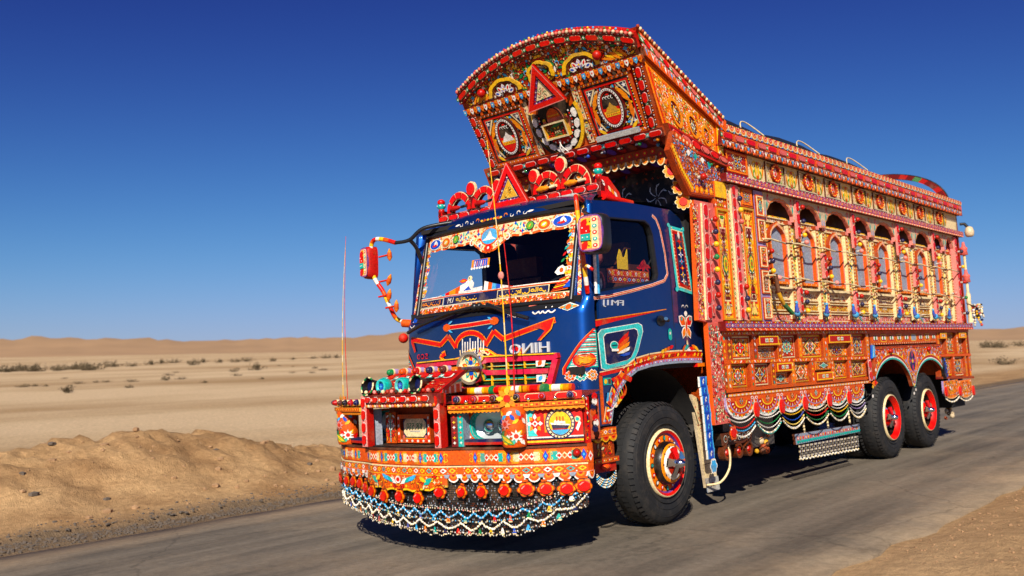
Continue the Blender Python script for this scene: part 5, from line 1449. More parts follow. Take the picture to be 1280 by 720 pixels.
# red triangle in front
def triangle_board(name, par, S, pts, h0, h1, fill_fn):
    g = G()
    c = (sum(p[0] for p in pts) / 3, sum(p[1] for p in pts) / 3)
    ins = lambda k: [(c[0] + (p[0] - c[0]) * k, c[1] + (p[1] - c[1]) * k) for p in pts]
    g.prism(S, pts, h0, h0 + .02, P['MAR'])
    a, b = pts, ins(.62)
    for i in range(3):
        j = (i + 1) % 3
        g.face([S(*a[i], h1), S(*a[j], h1), S(*b[j], h1), S(*b[i], h1)], P['RED'])
        g.face([S(*a[i], h0), S(*a[j], h0), S(*a[j], h1), S(*a[i], h1)], P['RED2']); g.face([S(*b[j], h0 + .02), S(*b[i], h0 + .02), S(*b[i], h1), S(*b[j], h1)], P['RED2'])
        e = ins(.965); g.ribbon(S, [e[i], e[j]], .008, h1 + .002, P['PNK'])
    g.build(name, par, [M_TAPE])
    g = G(); g.poly(S, ins(.61), h0 + .023, P['PUR']); g.poly(S, ins(.52), h0 + .025, P['NAVY']); g.poly(S, ins(.44), h0 + .027, P['CRM'])
    e = ins(.56)
    for i in range(3):
        j = (i + 1) % 3
        for k in range(6): t = (k + .5) / 6; g.star(S, e[i][0] * (1 - t) + e[j][0] * t, e[i][1] * (1 - t) + e[j][1] * t, .012, .012, 4, .4, h0 + .028, P[('WHT', 'LIL', 'RED')[k % 3]])
    fill_fn(g, c, ins); g.build("triangle_plate", par, [M_PAINT])
def crown_fill(g, c, ins):
    for k in range(9):
        a = 2 * math.pi * k / 9; g.curl(SC, c[0] + .035 * math.cos(a), c[1] + .04 * math.sin(a) - .01, .02, a, a + 4, .012, .18 + .0005 * k, P[('GRN', 'RED', 'BLK')[k % 3]], 6)
triangle_board("red_triangle", crown, SC, [(-.225, .53), (.275, .56), (.03, .985)], .14, .185, crown_fill)
g = G(); g.tube([SC(.03, .95, .15), SC(.03, .9, 0)], .012, ONE, 5); g.tube([SC(-.18, .56, .15), SC(-.18, .58, 0)], .012, ONE, 5); g.tube([SC(.22, .57, .15), SC(.22, .6, 0)], .012, ONE, 5); g.build("triangle_strut", crown, [M_STEEL])
# tympanum and its lunettes
g = G(); S1 = flat(SC(0, 0, .012), CU, CV)
for i in range(30):
    a, b = -1.13 + 2.26 * i / 30, -1.13 + 2.26 * (i + 1) / 30
    g.poly(SC, [(a, .72), (b, .72), (b, arc_v(b, .10)), (a, arc_v(a, .10))], .010, P['RST'])
filigree(g, SC, -1.1, .76, 1.1, 1.12, rng, ('YEL', 'ORG2', 'RED', 'CRM', 'RED', 'ORG'), .030, .014, 1.2, True, lambda u, v: v < arc_v(u, .135))
filigree(g, SC, -1.1, .76, 1.1, 1.12, rng, ('YEL', 'WHT', 'SKY', 'GRN'), .06, .017, .9, True, lambda u, v: v < arc_v(u, .135))
for s in (-1, 1):   # orange leaf sprays in the corners
    for k in range(7): g.leaf(SC, s * (.80 + .03 * k), .79 + .018 * (k % 3), .16 - .015 * k, .03, (.25 + .1 * k) if s < 0 else math.pi - .25 - .1 * k, .02 + .001 * k, P[('AMB', 'YEL', 'ORG2')[k % 3]])
for cx in (-.62,) * 0: pass
g.build("tympanum", crown, [M_PAINT])
for cx in (-.54, .46):
    g = G(); w, hgt, base = .225, .165, .775
    for s0, s1, hh, cl in ((1.0, .80, .030, 'YEL'), (.80, .70, .024, 'BRN')):
        for k in range(18):
            a, b = math.pi * k / 18, math.pi * (k + 1) / 18
            wv = lambda q: 1 + .05 * abs(math.sin(q * 4.5))
            f = lambda q, s: (cx + w * s * wv(q) * math.cos(q), base + hgt * s * wv(q) * math.sin(q))
            g.prism(SC, [f(a, s1), f(a, s0), f(b, s0), f(b, s1)], 0, hh, P[cl], P['GLD'])
    g.poly(SC, [(cx + w * .71 * math.cos(math.pi * k / 14), base + hgt * .71 * math.sin(math.pi * k / 14)) for k in range(15)], .016, P['MAR'])
    for k in range(5):
        a = math.pi * (k + .5) / 5; g.leaf(SC, cx + w * .42 * math.cos(a), base + hgt * .42 * math.sin(a), .085, .05, a, .033, P['WHT']); g.leaf(SC, cx + w * .45 * math.cos(a), base + hgt * .45 * math.sin(a), .05, .022, a, .035, P['RED' if k % 2 else 'BLU'])
    for k in range(8): a = 2 * math.pi * k / 8; g.leaf(SC, cx + .022 * math.cos(a), base + .055 + .022 * math.sin(a), .035, .018, a, .037, P['LIL' if k % 2 else 'WHT'])
    g.ell(SC, cx, base + .055, .012, .012, .039, P['YEL'], 7); g.build("lunette", crown, [M_PAINT])
for x in (-.835, .70):
    g = G(); g.ball(SC(x, .86, .05), .048, P['RED2'], 12, 7); g.tube([SC(x, .86, .0), SC(x, .86, .04)], .035, P['BLK'], 10); g.build("marker_lamp", crown, [M_TAPE])
g = G()      # yellow finial behind the triangle tip
for k in range(16):
    a, b = math.pi * (k / 16 * 1.3 - .15), math.pi * ((k + 1) / 16 * 1.3 - .15)
    wv = lambda q: 1 + .14 * abs(math.sin(q * 3.0)); f = lambda q, s: (-.02 + .155 * s * wv(q) * math.cos(q), .86 + .12 * s * wv(q) * math.sin(q)); g.prism(SC, [f(a, .78), f(a, 1.0), f(b, 1.0), f(b, .78)], 0, .04, P['YEL'], P['GLD'])
g.build("crown_finial", crown, [M_PAINT])
# dentil band
g = G(); g.box(SC, -1.16, .665, 1.16, .745, 0, .045, P['RST'], P['BRN'], 0, 1); S1 = flat(SC(0, 0, .045), CU, CV)
n = 46
for i in range(n):
    u = -1.17 + 2.34 * (i + .5) / n
    g.prism(S1, [(u - .022, .735), (u - .022, .70), (u, .672), (u + .022, .70), (u + .022, .735)], -.02, .012, P['SKY' if i % 4 == 0 else 'WHT' if i % 4 == 2 else 'ORG2'], P['RST'])
    g.ell(S1, u, .712, .010, .010, .014, P['RED' if i % 4 else 'WHT'], 5)
dashes(g, S1, -1.17, 1.17, .741, .008, .003, 70, ('CRM', 'RED', 'YEL'))
for i in range(40): g.box(SC, -1.12 + i * .0565, .635, -1.12 + i * .0565 + .03, .664, 0, .05, P['DOR' if i % 2 else 'BLK'])
g.build("dentil_band", crown, [M_PAINT])
# arched cornice: red tapes and a row of balls
def cor(u, v, h): return SC(u, arc_v(u) + v, h)
g = G(); N = 40
for i in range(N):
    a, b = -1.16 + 2.32 * i / N, -1.16 + 2.32 * (i + 1) / N
    g.prism(cor, [(a, -.145), (b, -.145), (b, 0), (a, 0)], -.06, .06, P['MAR'], P['RED2'])
S1 = lambda u, v, h: cor(u, v, h + .06)
tape(g, S1, -1.17, 1.17, -.118, -.048, .001, 13, .016, 'CRM', 'MAR', 'RED', 'GRN', crown, .26, True, 1)
dashes(g, S1, -1.17, 1.17, -.132, .010, .003, 90, ('RED', 'CRM', 'BLK')); dashes(g, S1, -1.17, 1.17, -.036, .010, .003, 80, ('WHT', 'RED'))
g.build("arched_cornice", crown, [M_PAINT])
g = G()
for i in range(56):
    u = -1.155 + 2.31 * (i + .5) / 56; c = S1(u, -.012, .012); g.ball(c, .019, P['BEI' if i % 2 else 'PNK2'], 7, 5); g.ball(S1(u + .02, -.012, .004), .013, P['RST'], 5, 4)
for i in range(40): u = -1.16 + 2.32 * i / 40; g.ball(S1(u, .008, -.02), .013, P[('YEL', 'SKY', 'RED', 'GRN')[i % 4]], 5, 4)
g.build("bead_row", crown, [M_PAINT], kind="stuff")
# lower moulding with red tapes
g = G(); g.box(SC, -1.14, -.055, 1.14, .035, -.05, .06, P['MAR'], P['RST']); S1 = flat(SC(0, 0, .06), CU, CV)
tape(g, S1, -1.14, 1.14, -.045, .025, .001, 13, .018, 'WHT', 'MAR', 'RED', 'TEAL', crown, .18, True, 3)
g.build("lower_moulding", crown, [M_PAINT])
g = G(); g.box(SC, .40, .045, .90, .095, .055, .09, P['SIL'], P['GRY']); g.build("lamp_bar", crown, [M_PAINT])
for k in range(11): knob(('NAVY', 'BLK', 'GRN', 'AMB', 'NAVY', 'RED2', 'BLU')[k % 7], SC(-1.05 + .21 * k, -.075, .05), crown, .75)
g = G(); g.ball(SC(-.03, -.0, .16), .05, P['BLK'], 10, 7); g.ball(SC(-.03, -.07, .15), .035, P['BLK'], 8, 6); g.build("horn_bulb", crown, [M_TAPE])

# crown sides, run back from the front edge to the body
def crown_side(s):
    sgn = (lambda q: q) if s > 0 else (lambda q: q)
    ft, rtp, rb, fb = Vector((1.14, 1.84, 4.52)), Vector((1.31, 3.08, 3.80)), Vector((1.26, 3.12, 3.40)), Vector((1.13, 2.27, 3.62))
    if s < 0:
        for v in (ft, rtp, rb, fb): v.x *= -1
        Q = quadmap(rb, fb, ft, rtp); U = lambda u: 1 - u
    else:
        Q = quadmap(fb, rb, rtp, ft); U = lambda u: u
    r = random.Random(50 + s)
    def Z(u, v, h): return Q(U(u), v, h)
    def fx(pts): return pts if s > 0 else pts[::-1]
    g = G()
    for i in range(10): g.prism(Z, fx([(i / 10, 0), ((i + 1) / 10, 0), ((i + 1) / 10, 1), (i / 10, 1)]), -.04, 0, P['ORG2'], P['RST'])
    Lk = 1.5; 
    if s > 0:
        SQ = lambda u, v, h: Q(u / Lk, v / .78, h)
        filigree(g, SQ, .06, .10, 1.30, .52, r, ('YEL', 'CRM', 'YEL2', 'WHT', 'GRN2', 'RED'), .030, .004, 1.1, False, None, 'RST')
        g.ribbon(SQ, [(.06, .08), (.06, .52)], .03, .006, P['RED']); g.ribbon(SQ, [(.10, .08), (.10, .52)], .02, .006, P['ORG2'])
        for cx, ww in ((.42, .13), (.80, .12), (1.10, .10)):
            g.ring(SQ, cx, .26, ww, .14, .03, 0, .02, P['AMB'], 20); g.ell(SQ, cx, .26, ww * .78, .11, .008, P['MAR'], 16); motif(g, SQ, cx, .26, ww * 1.3, .18, r, .01)
        g.box(SQ, 1.34, .02, 1.48, .62, 0, .02, P['YEL'], P['ORG']); filigree(g, SQ, 1.35, .03, 1.47, .6, r, ('GRN2', 'ORG', 'WHT', 'RED'), .04, .024, 1, False, None, 'BRN')
    g.build("crown_side_panel", crown, [M_PAINT])
    # sloping top cornice
    g = G()
    def Ct(u, v, h): return Z(u, 1.0 + v, h)
    for i in range(10): g.prism(Ct, fx([(i / 10, -.26), ((i + 1) / 10, -.26), ((i + 1) / 10, .02), (i / 10, .02)]), -.12, .05, P['ORG'], P['RST'])
    S1 = lambda u, v, h: Ct(u, v, h + .05)
    if s > 0:
        tape(g, S1, 0, .96, -.16, -.05, .001, 9, .014, 'WHT', 'PNK', ('RED', 'PNK2'), 'GRN', crown, .26, True, 1)
        for i in range(26):
            u = .0 + .96 * (i + .5) / 26; g.poly(S1, [(u - .013, -.18), (u, -.25), (u + .013, -.18)], .004, P[('SKY', 'ORG2', 'WHT', 'PNK')[i % 4]])
        dashes(g, S1, -.02, .97, -.172, .016, .003, 60, ('WHT', 'RED'))
        for i in range(40): g.ball(S1(-.02 + .98 * (i + .5) / 40, .01, .01), .019, P['CRM' if i % 2 else 'RST'], 6, 4)
    g.build("side_cornice", crown, [M_PAINT])
    g = G()
    for i in range(10): g.prism(Z, fx([(i / 10 - .02, -.13), ((i + 1) / 10 - .02, -.13), ((i + 1) / 10 - .02, .07), (i / 10 - .02, .07)]), -.06, .08, P['RED2'], P['RST'])
    if s > 0:
        tape(g, lambda u, v, h: Z(u, v, h + .08), .0, .97, -.09, .045, .001, 6, .014, 'PNK', 'MAR', ('RED', 'PNK2'), None, crown, .12)
    g.build("side_moulding", crown, [M_PAINT])
    if s > 0:
        for k in range(9): knob(('BLK', 'GRN', 'AMB', 'NAVY', 'BLK')[k % 5], Z(.04 + .11 * k, -.19, .04), crown, .7)
crown_side(1); crown_side(-1)
# crown top
g = G(); 
rows = [[SC(u, arc_v(u) - .10, -.05) for u in [-1.15 + 2.3 * k / 16 for k in range(17)]], [(u * 1.13, 3.1, 3.74 + .20 * (1 - (u / 1.15) ** 2)) for u in [-1.15 + 2.3 * k / 16 for k in range(17)]]]
g.grid(rows, P['RST']); g.build("crown_roof", crown, [M_PAINT])
# soffit with painted coffers, and the scalloped valance that hangs from it
g = G(); Q = quadmap((-1.14, 2.86, 3.42), (1.14, 2.86, 3.42), (1.12, 2.25, 3.60), (-1.12, 2.25, 3.60))
g.prism(Q, [(0, 0), (1, 0), (1, 1), (0, 1)], -.03, 0, P['MAR'], P['BLK'])
for i in range(18):
    for j in range(3): g.ell(Q, (i + .5) / 18, (j + .5) / 3, .02, .11, .004, P[('RED2', 'RST', 'PUR')[(i + j) % 3]], 8)
g.build("soffit", crown, [M_PAINT])
g = G(); S = FY(2.44)
def val_v(u): a = abs(u) / 1.08; return 3.50 - .0 * a - (.16 * max(0, (a - .82) / .18) ** 1.5)
n = 24
for i in range(n):
    a, b = -1.10 + 2.2 * i / n, -1.10 + 2.2 * (i + 1) / n; m = (a + b) / 2
    g.prism(S, [(a, val_v(a) - .07), (b, val_v(b) - .07), (b, val_v(b) + .07), (a, val_v(a) + .07)], -.02, 0, P['RST'], P['BLK'])
    scallops(g, S, a, b, lambda q: val_v(q) - .05, .07, .012, 1, ('ORG2', 'ORG'), 'CRM', 'AMB', 8, 0)
    g.lobed(S, m, val_v(m) + .0, .030, .030, 6, .25, .004, P['RED']); g.ell(S, m, val_v(m), .012, .012, .006, P['YEL'], 6)
    g.ball((m, 2.40, val_v(m) + .085), .022, P[('NAVY', 'RED2', 'SKY', 'BLK')[i % 4]], 6, 4)
g.build("scalloped_valance", crown, [M_PAINT])

# ---------------------------------------------------------------- cab
def cab_x(z): return 1.12 - max(0, z - 2.0) * .055
def yf0(z):
    if z < 1.90: return .70 + (z - 1.2) * .03
    if z < 1.99: return .721 + (z - 1.90) / .09 * .059
    return .78 + (z - 1.99) * .24
def yfr(x, z): return yf0(z) + .14 * (min(abs(x), 1.1) / 1.1) ** 2.2
SF = lambda u, v, h: (u, yfr(u, v) - h, v)                     # the cab's bowed front
SD = lambda u, v, h: (cab_x(v) + h, u, v)                      # the cab's near side
rng = random.Random(12)
YC = .97                                                       # where the front corner meets the door
def corner_pts(z):
    cx = cab_x(z); xe = cx - .09
    pts = [(xe + .09 * math.sin(a), yfr(xe, z) + (YC - yfr(xe, z)) * (1 - math.cos(a)) * 1.0) for a in (math.pi / 8, math.pi / 4, 3 * math.pi / 8, math.pi / 2)]
    pts[-1] = (cx, YC + max(0, (z - 1.9)) * .14); return xe, pts
WL = .955                                                      # half width of the windscreen opening
def front_row(z):
    xe, cp = corner_pts(z)
    xs = [0, .2, .4, .6, .8, min(WL, xe - .03), xe]
    row = [(-x, yfr(x, z), z) for x in [xe] + xs[-2:0:-1]] + [(x, yfr(x, z), z) for x in xs]
    return [(-a, b, z) for a, b in cp[::-1]] + row + [(a, b, z) for a, b in cp]
g = G()
zs = [.92, 1.1, 1.3, 1.5, 1.7, 1.86, 1.90, 1.945, 1.99, 2.2, 2.5, 2.79, 2.84]
rows = [front_row(z) for z in zs]
# roof: rounded brow, then flat to the rear
brow = []
for k, (dy, dz, sh) in enumerate(((.02, 2.885, .995), (.07, 2.93, .975), (.16, 2.965, .94), (.5, 2.99, .92), (1.0, 2.99, .92), (1.45, 2.97, .92), (1.62, 2.90, .97))):
    src = front_row(2.84)
    y0 = [p[1] for p in src]
    brow.append([(p[0] * sh, (p[1] + dy) if k < 3 else (.98 + dy - .0 + (p[1] - 1.0) * max(0, 1 - dy)), dz - .05 * (abs(p[0]) / 1.1) ** 3) for p in src])
rows += brow
nc = len(rows[0])
def in_ws(i, j):
    return 8 <= i <= 10 and (5 <= j <= nc - 7)
g.grid(rows, ONE, 0, True, False, in_ws)
g.build("cab_shell", T, [M_BLUE])
# side panels with the window and the wheel arch cut out
ARCH = [(1.11, .92), (1.15, 1.04), (1.24, 1.17), (1.37, 1.28), (1.55, 1.355), (1.76, 1.385), (2.0, 1.40), (2.25, 1.405), (2.55, 1.40), (2.66, 1.395)]
OUT = [(YC, .92)] + ARCH + [(2.70, 1.50), (2.66, 2.2), (2.60, 2.62), (2.52, 2.80), (2.36, 2.875), (1.6, 2.875), (YC + .13, 2.84)]
WIN = [(1.05, 2.05), (1.07, 2.66), (1.10, 2.70), (1.88, 2.725), (1.95, 2.69), (1.985, 2.60), (2.0, 2.24), (1.97, 2.19), (1.90, 2.165)]
def cab_side(s):
    g = G(); F = SD if s > 0 else (lambda u, v, h: (-cab_x(v) - h, u, v))
    # the cut-out polygon, split at door height so that the lean of the pillar is kept
    loops = [[Vector((u, v, 0)) for u, v in OUT], [Vector((u, v, 0)) for u, v in WIN]]
    flatl = [p for l in loops for p in l]
    for tri in tessellate_polygon(loops):
        q = [flatl[i] for i in tri]
        A = (q[1].x - q[0].x) * (q[2].y - q[0].y) - (q[2].x - q[0].x) * (q[1].y - q[0].y)
        if (A > 0) != (s > 0): q = q[::-1]
        g.face([F(p.x, p.y, 0) for p in q], ONE)
    for k in range(len(WIN)):                                   # returns of the window opening
        a, b = WIN[k], WIN[(k + 1) % len(WIN)]; g.face([F(*a, 0), F(*b, 0), F(*b, -.05), F(*a, -.05)], ONE, 1)
    for a, b in zip(ARCH, ARCH[1:]): g.face([F(*a, 0), F(*b, 0), F(*b, -.25), F(*a, -.25)], ONE, 1)
    g.build("cab_side", T, [M_BLUE, M_BLK])
    # black rubber round the window, and the pane
    g = G(); c = (1.5, 2.45)
    o = [(c[0] + (u - c[0]) * 1.018, c[1] + (v - c[1]) * 1.03) for u, v in WIN]; i_ = [(c[0] + (u - c[0]) * .985, c[1] + (v - c[1]) * .975) for u, v in WIN]
    for k in range(len(WIN)):
        j = (k + 1) % len(WIN); q = [o[k], o[j], i_[j], i_[k]]
        g.face([F(*p, .006) for p in (q[::-1] if s > 0 else q)], ONE)
    g.build("window_seal", T, [M_BLK])
    g = G(); g.face([F(*p, -.03) for p in (WIN[::-1] if s > 0 else WIN)], ONE); g.build("window_pane", T, [M_GLASS])
cab_side(1); cab_side(-1)
# rear wall, floor, inner parts
g = G(); block(g, -1.1, 1.1, 2.56, 2.66, 1.38, 2.86, P['BLK']); block(g, -1.08, 1.08, .80, 2.56, 1.36, 1.42, P['BLK']); block(g, -1.0, 1.0, 1.02, 2.56, 2.82, 2.86, P['BLK']); g.build("cab_interior", T, [M_DARK])
g = G()
for s in (1, -1):
    for sgn in (0, 1):
        pass
block(g, -1.05, 1.05, .88, 1.14, 1.42, 2.02, P['BLK']); g.build("dashboard", T, [M_BLK])
for x in (.55, -.55):
    g = G(); S = FY(1.75)
    for k, (y0, y1, z0, z1) in enumerate(((1.5, 2.05, 1.42, 1.78), (1.98, 2.14, 1.75, 2.36), (2.0, 2.10, 2.38, 2.58))): block(g, x - .27 + .06 * (k == 2), x + .27 - .06 * (k == 2), y0, y1, z0, z1, P['BRN'])
    g.build("seat", T, [M_PAINT])
g = G()
for k in range(24):
    a, b = 2 * math.pi * k / 24, 2 * math.pi * (k + 1) / 24
    f = lambda q: (.50 + .22 * math.cos(q), 1.24 + .10 * math.sin(q), 2.05 + .19 * math.sin(q)); g.tube([f(a), f(b)], .016, ONE, 6, 0, False)
g.tube([(.5, 1.24, 2.05), (.5, 1.05, 1.9)], .03, ONE, 6); g.build("steering_wheel", T, [M_BLK])
# painted board along the lower edge of the door window
g = G(); S = lambda u, v, h: (1.045 + h, u, v)
g.box(S, 1.10, 2.06, 1.27, 2.26, -.02, 0, P['BRN'], P['BLK']); g.ring(S, 1.185, 2.13, .06, .10, .014, 0, .008, P['PNK2'], 16); g.leaf(S, 1.185, 2.12, .11, .03, 1.57, .008, P['WHT'])
g.box(S, 1.29, 2.14, 1.95, 2.26, -.02, 0, P['ORG'], P['BLK']); lozenges(g, S, 1.30, 1.94, 2.20, 2.255, .004, 14, 'ORG', ('WHT', 'YEL', 'RED'), 'RED'); lozenges(g, S, 1.30, 1.94, 2.15, 2.195, .004, 9, 'RED2', ('YEL', 'SKY', 'WHT'), 'MAR')
for k in range(8): g.leaf(S, 1.80 + .02 * k, 2.29 + .02 * (k % 3), .10, .03, .4 * k, .002, P['RED'])
g.build("window_board", T, [M_PAINT])
g = G(); g.ball((.86, 1.30, 2.38), .16, P['PNK2'], 12, 8, 0, (.5, 1.1, .55)); g.build("headrest_cover", T, [M_PAINT])

# windscreen
g = G()
r = []
for z in (1.99, 2.2, 2.4, 2.6, 2.79): r.append([SF(-WL + 2 * WL * k / 14, z, -.012) for k in range(15)])
g.grid(r, ONE, 0, True); g.build("windscreen", T, [M_GLASS])
g = G()
loop = [(-WL, 1.99), (WL, 1.99), (WL, 2.79), (-WL, 2.79)]
for a, b, t in ((( -WL, 1.985), (WL, 1.985), 0), ((WL, 1.985), (WL, 2.79), 0), ((WL, 2.79), (-WL, 2.79), 0), ((-WL, 2.79), (-WL, 1.985), 0)):
    g.tube([SF(a[0] + (b[0] - a[0]) * k / 12, a[1] + (b[1] - a[1]) * k / 12, .004) for k in range(13)], .024, ONE, 6)
g.build("windscreen_seal", T, [M_BLK])
# painted film on the glass
SG = lambda u, v, h: SF(u, v, h - .010)
def grid_quad(g, S, u0, v0, u1, v1, h, col, n=12):
    for k in range(n): g.quad(S, u0 + (u1 - u0) * k / n, v0, u0 + (u1 - u0) * (k + 1) / n, v1, h, col)
g = G()
def vd(u):          # depth of the painted pelmet
    a = abs(u); return .125 + .11 * max(0, 1 - (a / .22) ** 2) + .035 * max(0, (a - .25) / .7) * 0 + .012 * abs(math.sin(u * 22))
n = 64
for k in range(n):
    a, b = -.935 + 1.87 * k / n, -.935 + 1.87 * (k + 1) / n
    g.poly(SG, [(a, 2.775 - vd(a) - .020), (b, 2.775 - vd(b) - .020), (b, 2.775), (a, 2.775)], .002, P['CRM'] if k % 4 == 0 else P['ORG'])
    g.poly(SG, [(a, 2.775 - vd(a)), (b, 2.775 - vd(b)), (b, 2.768), (a, 2.768)], .004, P['CRM'])
    g.poly(SG, [(a, 2.760), (b, 2.760), (b, 2.771), (a, 2.771)], .006, P['ORG'])
filigree(g, SG, -.93, 2.56, .93, 2.76, rng, ('ORG', 'RED', 'TEAL', 'SKY', 'YEL', 'BLU', 'ORG2', 'PNK2'), .034, .007, 1.15, True, lambda u, v: v > 2.79 - vd(u), None)
for u, c, rr in ((-.64, 'ORG', .062), (.42, 'TEAL', .062), (0.0, 'ORG', .10)):
    pass
for u in (-.62, .62): g.ell(SG, u, 2.69, .075, .055, .010, P['CRM'], 14); g.ell(SG, u, 2.69, .062, .045, .012, P['ORG'], 14); g.ell(SG, u, 2.69, .034, .026, .014, P['YEL'], 10); g.leaf(SG, u, 2.69, .05, .02, .5, .016, P['WHT'])
for u in (-.80, .80): g.ell(SG, u, 2.695, .10, .055, .010, P['WHT'], 16); g.ell(SG, u, 2.695, .09, .047, .012, P['BLU'], 16); g.leaf(SG, u, 2.685, .10, .03, .1, .014, P['RED']); g.leaf(SG, u, 2.71, .06, .03, .9, .014, P['WHT']); g.leaf(SG, u + .03, 2.70, .05, .02, 2, .014, P['WHT'])
for u in (-.47, .47): g.ell(SG, u, 2.70, .045, .045, .010, P['BLK'], 12); g.ell(SG, u, 2.70, .037, .037, .012, P['GRN2'], 12); g.leaf(SG, u, 2.70, .04, .014, 1, .014, P['YEL'])
g.ell(SG, 0, 2.665, .115, .085, .010, P['ORG'], 18); g.ell(SG, 0, 2.665, .102, .074, .012, P['SKY'], 18)
g.poly(SG, [(-.09, 2.63), (.09, 2.63), (.04, 2.655), (.02, 2.69), (0, 2.72), (-.02, 2.69), (-.04, 2.655)], .014, P['WHT'])
g.lobed(SG, 0, 2.555, .06, .055, 6, .25, .010, P['ORG']); g.lobed(SG, 0, 2.555, .045, .04, 6, .25, .012, P['RED']); g.ell(SG, 0, 2.555, .014, .014, .014, P['WHT'], 6)
for s in (-1, 1): g.curl(SG, s * .11, 2.58, .035, 0, 4.6, .02, .012, P['WHT'], 8, .4, s); g.curl(SG, s * .22, 2.63, .035, 2, -3, .02, .012, P['WHT'], 8, .4, s)
g.build("windscreen_pelmet", T, [M_PAINT])
g = G()
grid_quad(g, SG, -.93, 2.005, .93, 2.055, .002, P['ORG'], 16); filigree(g, SG, -.93, 2.005, .93, 2.058, rng, ('RED', 'YEL', 'CRM', 'GRN', 'WHT', 'BLK'), .022, .005, 1.1, True, None, None)
grid_quad(g, SG, -.93, 2.058, .93, 2.066, .004, P['CRM'], 16)
for u0, u1 in ((.17, .73), (-.93, -.55)): grid_quad(g, SG, u0, 2.07, u1, 2.142, .004, P['CRM'], 6); grid_quad(g, SG, u0 + .008, 2.076, u1 - .008, 2.136, .006, P['NAVY'], 6)
script_line(g, SG, .20, .68, 2.104, .05, P['YEL'], rng, .008); script_line(g, SG, -.90, -.60, 2.104, .05, P['AMB'], rng, .008)
grid_quad(g, SG, -.54, 2.07, .165, 2.14, .003, P['NAVY'], 8); lettering(g, SG, "M.I", -.44, 2.106, .048, P['WHT'], .006, False, None, .2); script_line(g, SG, -.36, -.1, 2.106, .045, P['YEL'], rng, .006)
for k in range(7): g.ribbon(SG, [(.75 + .012 * k, 2.075 + .016 * k), (.91, 2.09 + .018 * k)], .009, .006, P[('ORG', 'RED', 'YEL')[k % 3]])
g.poly(SG, [(.86, 2.10), (.93, 2.10), (.93, 2.17)], .008, P['BLU'])
grid_quad(g, SG, -.93, 2.145, .93, 2.155, .005, P['ORG'], 16); grid_quad(g, SG, -.93, 2.155, .93, 2.163, .006, P['WHT'], 16)
# striped birds with raised wings that rise from the band
def wing(u0, u1, z0, hgt, cols, flip=1):
    n = 16
    for k in range(n):
        a, b = u0 + (u1 - u0) * k / n, u0 + (u1 - u0) * (k + 1) / n
        f = lambda q: z0 + hgt * (q ** 1.4 if flip > 0 else (1 - q) ** 1.4)
        g.poly(SG, [(a, z0), (b, z0), (b, f((k + 1) / n)), (a, f(k / n))], .008, P[cols[k * len(cols) // n]])
wing(-.68, -.20, 2.160, .11, ('WHT', 'SKY', 'RED', 'AMB', 'ORG', 'WHT', 'WHT'), 1)
wing(.0, .40, 2.160, .085, ('WHT', 'ORG', 'SKY', 'BLU', 'WHT', 'WHT', 'RED', 'WHT'), -1)
g.poly(SG, [(-.33, 2.162), (-.02, 2.162), (-.02, 2.20), (-.33, 2.185)], .010, P['WHT'])
g.poly(SG, [(-.24, 2.17), (-.14, 2.17), (-.13, 2.24), (-.19, 2.30), (-.24, 2.27)], .012, P['WHT']); g.poly(SG, [(-.26, 2.18), (-.16, 2.18), (-.2, 2.22)], .0125, P['BLU']); g.ell(SG, -.19, 2.29, .03, .025, .013, P['CRM'], 8); g.ell(SG, -.20, 2.294, .008, .008, .015, P['BLK'], 5)
g.leaf(SG, -.28, 2.275, .12, .04, 0, .013, P['RED']); g.leaf(SG, -.28, 2.275, .08, .02, 0, .0145, P['AMB'])
g.build("windscreen_band", T, [M_PAINT])
for s in (1, -1):
    g = G()
    for k in range(16):
        z = 2.18 + .036 * k; w = .06 + .02 * math.sin(k * 1.1)
        g.poly(SG, [(s * .93, z), (s * .93, z + .036), (s * (.93 - w), z + .03), (s * (.93 - w * .8), z)][::(-1 if s > 0 else 1)], .004, P[('CRM', 'YEL', 'WHT', 'ORG')[k % 4]])
    filigree(g, SG, min(s * .87, s * .925), 2.18, max(s * .87, s * .925), 2.76, rng, ('ORG', 'RED', 'TEAL', 'YEL', 'BLU'), .026, .007, 1, False, None, None)
    if s < 0: g.build("windscreen_side_band", T, [M_PAINT]); continue
    side_g = g
g = G(); g.poly(SG, [(.77, 2.24), (.80, 2.215), (.86, 2.22), (.875, 2.27), (.84, 2.30), (.80, 2.28)], .008, P['WHT']); g.ell(SG, .835, 2.255, .02, .022, .010, P['ORG'], 8)
g.build("windscreen_flower", T, [M_PAINT]); g = side_g
for k in range(5): g.leaf(SG, .84 + .012 * k, 2.34 + .055 * k, .05, .02, .8, .009, P[('GRN', 'RED', 'TEAL', 'ORG', 'SKY')[k]])
g.build("windscreen_side_band", T, [M_PAINT])
g = G()
grid_quad(g, SG, -.20, 2.385, .03, 2.46, .004, P['AMB'], 3); grid_quad(g, SG, -.17, 2.388, .005, 2.457, .006, P['BLU'], 3)
for k in range(6): g.ribbon(SG, [(-.155 + .027 * k, 2.395), (-.15 + .027 * k, 2.445)], .011, .008, P[('WHT', 'PNK', 'LIL')[k % 3]])
for k in range(7): g.ell(SG, -.19 + .035 * k, 2.38, .015, .012, .007, P['WHT'], 7)
g.build("windscreen_sticker", T, [M_PAINT])

# pillars: painted scrolls beside the windscreen
g = G()
for s in (1, -1):
    for k in range(34):
        z = 2.0 + .8 * (k + .5) / 34; xe = cab_x(z) - .10
        g.leaf(SF, s * (xe + .005), z, .055, .035, 1.2 if k % 2 else 1.9, .006, P[('ORG', 'RED', 'WHT', 'YEL', 'PNK', 'CRM')[k % 6]])
g.build("pillar_scrolls", T, [M_PAINT])

